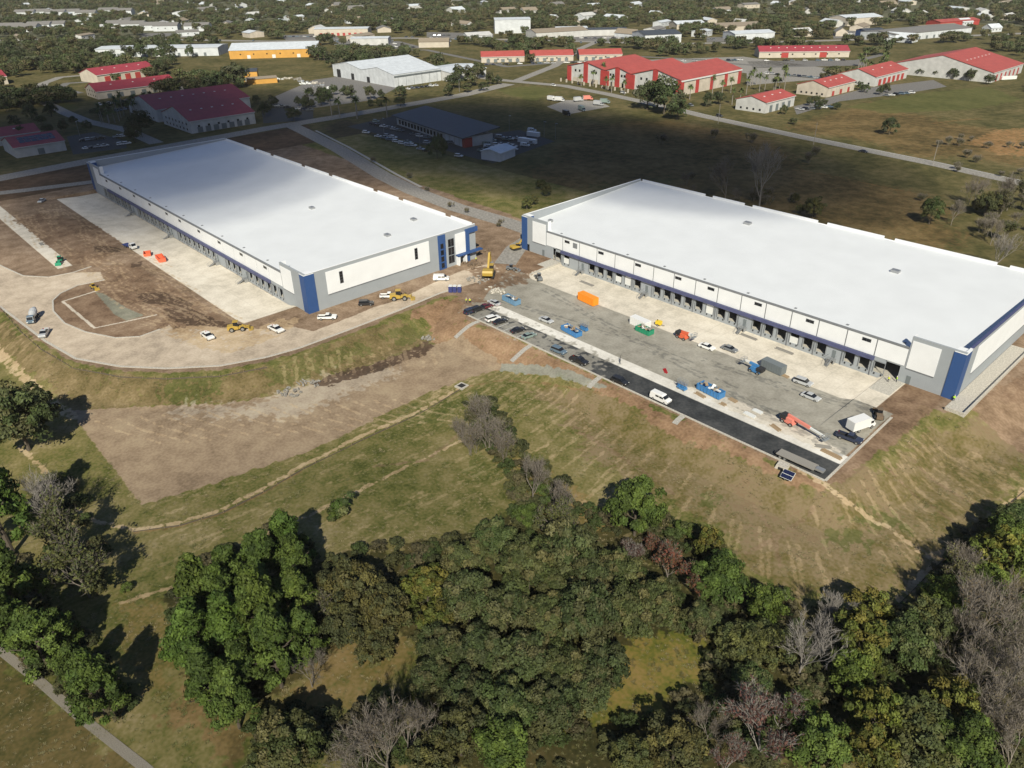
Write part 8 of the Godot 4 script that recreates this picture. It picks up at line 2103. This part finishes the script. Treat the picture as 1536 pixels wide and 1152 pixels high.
	var um := MultiMesh.new()
	um.transform_format = MultiMesh.TRANSFORM_3D
	um.use_colors = true
	um.mesh = crown(1.5, 1.2, 0.8, 12, 40, 0.24, [Color(1, 1, 1)], r, 0.9, 0.4)
	var areas: Array[PackedVector2Array] = [poly([77.3, 75.7, 77.5, 53.1, 92.3, 52.2, 106.6, 26.1, 110.1, 10.2, 120.7, 0.5, 133.7, -5.6, 148.9, -6.8, 160.4, -2.1, 180.2, 24, 142.1, 63.8, 123, 49.2, 111.6, 61.1, 116.7, 71.7, 110.7, 81.5, 91.9, 81.6]), poly([160.5, -4.2, 174.4, -9.6, 179, -20.8, 178.2, -45, 184.2, -64, 204.3, -1.3, 174.8, 29.6, 160.2, 10.5]), poly([50.3, 106.2, 70.5, 103.9, 83.3, 100.8, 101.2, 95.9, 101, 91.7, 82, 91.9, 61.1, 95, 38.3, 96.7]), poly([19.1, 83.8, 36.8, 79, 60.4, 82.5, 71, 87.2, 61.9, 91.6, 40.8, 91]), poly([66.2, -5.8, 73.1, -11.5, 89.6, -3.2, 108.3, -0, 121.3, 5.4, 116.2, 16.1, 106.5, 13.7, 91.5, 5.2, 78.7, 2.5]), poly([117.8, 79.3, 118.9, 73, 127, 68.1, 128.8, 59, 135.7, 58.9, 143.5, 63.6, 125.1, 82.9])]
	var glade := poly([147.3, 23.9, 150.8, 17, 157, 13.8, 161.8, 20.8, 160.3, 29.7, 157.5, 37.8, 151.1, 46.2, 149.8, 37.1])
	var uf := []
	var uc := []
	for k in areas.size():
		var lo := areas[k][0]
		var hi := areas[k][0]
		for p in areas[k]:
			lo = lo.min(p)
			hi = hi.max(p)
		var n: int = [750, 700, 170, 70, 130, 150][k]
		while n > 0:
			var p := Vector2(r.randf_range(lo.x, hi.x), r.randf_range(lo.y, hi.y))
			if not Geometry2D.is_point_in_polygon(p, areas[k]):
				continue
			n -= 1
			if Geometry2D.is_point_in_polygon(p, glade):
				continue
			if k < 2 and clump.get_noise_2d(p.x * 6.0, p.y * 6.0) < -0.12:
				continue
			var s := r.randf_range(0.5, 1.5)
			uf.append(Transform3D(Basis(Vector3.UP, r.randf() * TAU).scaled(Vector3(s, s * r.randf_range(0.6, 1.1), s)), on_land(p.x, p.y)))
			var g: Color = [Color(0.055, 0.062, 0.024), Color(0.075, 0.078, 0.03), Color(0.10, 0.088, 0.045), Color(0.05, 0.07, 0.02)][r.randi() % 4]
			uc.append(g * r.randf_range(0.75, 1.2))
	um.instance_count = uf.size()
	for i in uf.size():
		um.set_instance_transform(i, uf[i])
		um.set_instance_color(i, uc[i])
	var ui := MultiMeshInstance3D.new()
	ui.name = "undergrowth"
	ui.multimesh = um
	ui.material_override = leaf
	ui.set_meta("kind", "stuff")
	ui.set_meta("label", "low tangled undergrowth filling the gaps under the woods")
	ui.set_meta("category", "undergrowth")
	add_child(ui)
	for key in proto:
		proto[key].free()

var keep_out: Array[Rect2] = []
func blocked(p: Vector2, grow: float) -> bool:
	if keep_out.is_empty():
		for c in get_children():
			if c is Node3D and c.has_meta("category") and c.get_meta("category") in ["building", "house", "hall", "store", "warehouse", "office", "shelter"]:
				for m in c.get_children():
					if m is MeshInstance3D and String(m.name).begins_with("wall"):
						var b: AABB = c.transform * m.get_aabb()
						keep_out.append(Rect2(b.position.x, b.position.z, b.size.x, b.size.z))
	for q in keep_out:
		if q.grow(grow).has_point(p):
			return true
	for e in clear_areas:
		if Geometry2D.is_point_in_polygon(p, e):
			return true
	return false

var clear_areas: Array[PackedVector2Array] = [PackedVector2Array([Vector2(-679.7, -223.6), Vector2(-538.3, -316.2), Vector2(-449, -366.8), Vector2(-372.2, -310.5), Vector2(-416.8, -251.6), Vector2(-520.1, -160.6)]), PackedVector2Array([Vector2(-401.7, -395), Vector2(-313.6, -458.7), Vector2(-298.5, -559.2), Vector2(-246.8, -658.3), Vector2(-100.3, -598.8), Vector2(-122.1, -454.8), Vector2(-199.3, -365.4), Vector2(-304.3, -314)]), PackedVector2Array([Vector2(-156.8, -691.9), Vector2(-25.9, -801.9), Vector2(46.3, -548.8), Vector2(-47.5, -464.1)]), PackedVector2Array([Vector2(-726.6, -435.9), Vector2(-593.9, -523.1), Vector2(-383.6, -447.9), Vector2(-536.4, -387.3)]), PackedVector2Array([Vector2(-800, -337.8), Vector2(-699, -419.5), Vector2(-533, -320.8), Vector2(-613.6, -252.2)]), PackedVector2Array([Vector2(-1095.8, -129.4), Vector2(-1075.3, -156.4), Vector2(-943, -283.3), Vector2(-767, -383.8), Vector2(-665.3, -515.1), Vector2(-515.5, -605.1), Vector2(-366.1, -671.1), Vector2(-265.7, -787.4), Vector2(-169.8, -919.2), Vector2(-86.3, -1063.6), Vector2(-67.7, -995.7), Vector2(-147.2, -861.3), Vector2(-238.4, -737.6), Vector2(-333.5, -627.7), Vector2(-472.6, -562.9), Vector2(-611.6, -476.3), Vector2(-708, -353.1), Vector2(-870.1, -257.2), Vector2(-993.5, -137.9), Vector2(-1012.9, -112.7)]), PackedVector2Array([Vector2(-992.6, -310.1), Vector2(-939.7, -363.2), Vector2(-869.3, -342.2), Vector2(-922.9, -288.9)]), PackedVector2Array([Vector2(-806.8, -423.6), Vector2(-772.4, -483.4), Vector2(-699.3, -448), Vector2(-739.3, -396.4)]), PackedVector2Array([Vector2(-686, -573.5), Vector2(-602, -617.5), Vector2(-553.9, -574.4), Vector2(-631.7, -531.8)]), PackedVector2Array([Vector2(-509.4, -669.6), Vector2(-425, -696.8), Vector2(-393.6, -657.5), Vector2(-462.8, -619.5)]), PackedVector2Array([Vector2(-363.4, -745.9), Vector2(-316.9, -802.2), Vector2(-290.8, -758.2), Vector2(-335.3, -704.7)]), PackedVector2Array([Vector2(-286.3, -907.7), Vector2(-243.4, -962.6), Vector2(-204, -873.2), Vector2(-243.6, -823.1)])]

# ------------------------------------------------------------------ rough grass and weeds
func make_grass() -> void:
	var r := RandomNumberGenerator.new()
	r.seed = 777
	var L := Leaves.new()
	for i in 16:
		var a := r.randf() * TAU
		var p := Vector3(cos(a), 0, sin(a)) * r.randf() * 0.28
		var d := (Vector3(cos(a + r.randf() - 0.5), 0, sin(a + r.randf() - 0.5)) * r.randf_range(0.1, 0.5) + Vector3.UP * r.randf_range(0.25, 0.55))
		var s := Vector3(-sin(a), 0, cos(a)) * 0.05
		L.blade(p - s, p + s, p + d, Color.WHITE)
	var mesh := L.mesh()
	var clump := FastNoiseLite.new()
	clump.seed = 21
	clump.frequency = 1.0 / 9.0
	clump.fractal_octaves = 3
	var bare: Array[PackedVector2Array] = [poly([0.4, 71.2, 8.4, 61.4, 25.7, 41.1, 31, 29.2, 32.4, 18.3, 34.8, 0.3, 36.3, -17.8, 41.5, -26.5, 59.2, -25.3, 63.1, -24.7, 59.7, -13.6, 56.8, -1.8, 57.3, 15.8, 57.4, 36.9, 53.7, 55.4, 49.8, 71.2, 29.8, 71.4]), poly([22.6, -20.3, 19.5, -31, 22.6, -42.4, 38.1, -32.1, 51.8, -33.4, 72.5, -34.6, 90.5, -33.7, 112.8, -32.6, 132.7, -33.5, 144.9, -32.4, 153, -34.5, 153.7, -31.8, 146.6, -29.8, 133.9, -29.2, 116.3, -28.2, 98.4, -29.8, 82.4, -29.6, 64.4, -24.3, 56.7, -13.7, 45.6, -10.5, 38.6, -18.9, 26, -25.9]), poly([149.3, -61, 144.7, -87.8, 156.9, -88.3, 156.2, -79.9, 156.2, -55.9, 155.4, -36.2, 152.9, -34.1, 151.9, -41.1]), poly([162.9, -86.8, 163.2, -97, 167.4, -118.5, 179.5, -81.5, 171.2, -84.6])]
	var mm := MultiMesh.new()
	mm.transform_format = MultiMesh.TRANSFORM_3D
	mm.use_colors = true
	mm.mesh = mesh
	var xf := []
	var cl := []
	var tries := 0
	while xf.size() < 30000 and tries < 200000:
		tries += 1
		var p := Vector2(r.randf_range(-30, 262), r.randf_range(-80, 136))
		var q := clump.get_noise_2d(p.x, p.y)
		if q < r.randf_range(-0.9, 0.6):
			continue
		if outside_by(p.x, p.y) < 2.0:
			continue
		var hit := false
		for b in bare:
			if Geometry2D.is_point_in_polygon(p, b):
				hit = true
				break
		if hit:
			continue
		var s := r.randf_range(0.3, 0.75) * (1.0 + maxf(q, 0.0) * 0.5)
		xf.append(Transform3D(Basis(Vector3.UP, r.randf() * TAU).scaled(Vector3(s * 1.5, s * 0.6, s * 1.5)), on_land(p.x, p.y, -0.02)))
		var dry := clampf(0.68 + clump.get_noise_2d(p.x * 0.3 + 400.0, p.y * 0.3) * 1.3 + r.randf_range(-0.25, 0.25), 0, 1)
		var c := Color(0.13, 0.14, 0.05).lerp(Color(0.25, 0.21, 0.115), dry)
		var k := r.randf_range(0.8, 1.2)
		cl.append(Color(c.r * k, c.g * k, c.b * k))
	mm.instance_count = xf.size()
	for i in xf.size():
		mm.set_instance_transform(i, xf[i])
		mm.set_instance_color(i, cl[i])
	var mi := MultiMeshInstance3D.new()
	mi.name = "grass"
	mi.multimesh = mm
	mi.material_override = leaf_mat("grass blades", Color.WHITE, 0.6)
	mi.set_meta("kind", "stuff")
	mi.set_meta("label", "rough olive and straw grass over the slopes and meadow")
	mi.set_meta("category", "grass")
	add_child(mi)

# ------------------------------------------------------------------ fair-weather clouds above, whose shadows drift over the far warehouse and fields, plus an added dimming veil
func make_clouds(to_sun: Vector3) -> void:
	var high := 620.0
	# [shaded ground centre x, z, half widths, optical thickness]
	for q in [[-350.0, -62.0, 150.0, 140.0, 5.5], [-184.0, -34.0, 92.0, 88.0, 2.6], [-165.0, -205.0, 135.0, 105.0, 5.5], [-35.0, -235.0, 120.0, 95.0, 4.2], [128.0, 66.0, 130.0, 95.0, 0.35]]:  # last entry: thin unseen veil, added only to dim the foreground woods
		var o := thing("cloud", "small white fair-weather cloud drifting high over the " + {-350.0: "crimson sheds", -184.0: "far end of the left warehouse", -165.0: "dark office lot", -35.0: "shaded field", 128.0: "lower woods, added to dim them"}[q[0]], "cloud", Vector3(q[0], 0, q[1]) + to_sun * (high / to_sun.y))
		for k in 3:
			var f := FogVolume.new()
			f.name = "cloud_puff" if k == 0 else "cloud_puff_%03d" % k
			f.shape = RenderingServer.FOG_VOLUME_SHAPE_ELLIPSOID
			var w := 0.55 + 0.28 * k
			f.size = Vector3(q[2] * 2 * w, 44.0, q[3] * 2 * w)
			f.position = Vector3(0, 46.0 * k, 0) - to_sun * 0.0
			var m := FogMaterial.new()
			m.albedo = Color(1, 1, 1)
			m.density = q[4] / 3.0 / (44.0 / to_sun.y)
			f.material = m
			# keep every puff on the same line towards the sun
			f.position = to_sun * (46.0 * k / to_sun.y)
			o.add_child(f)
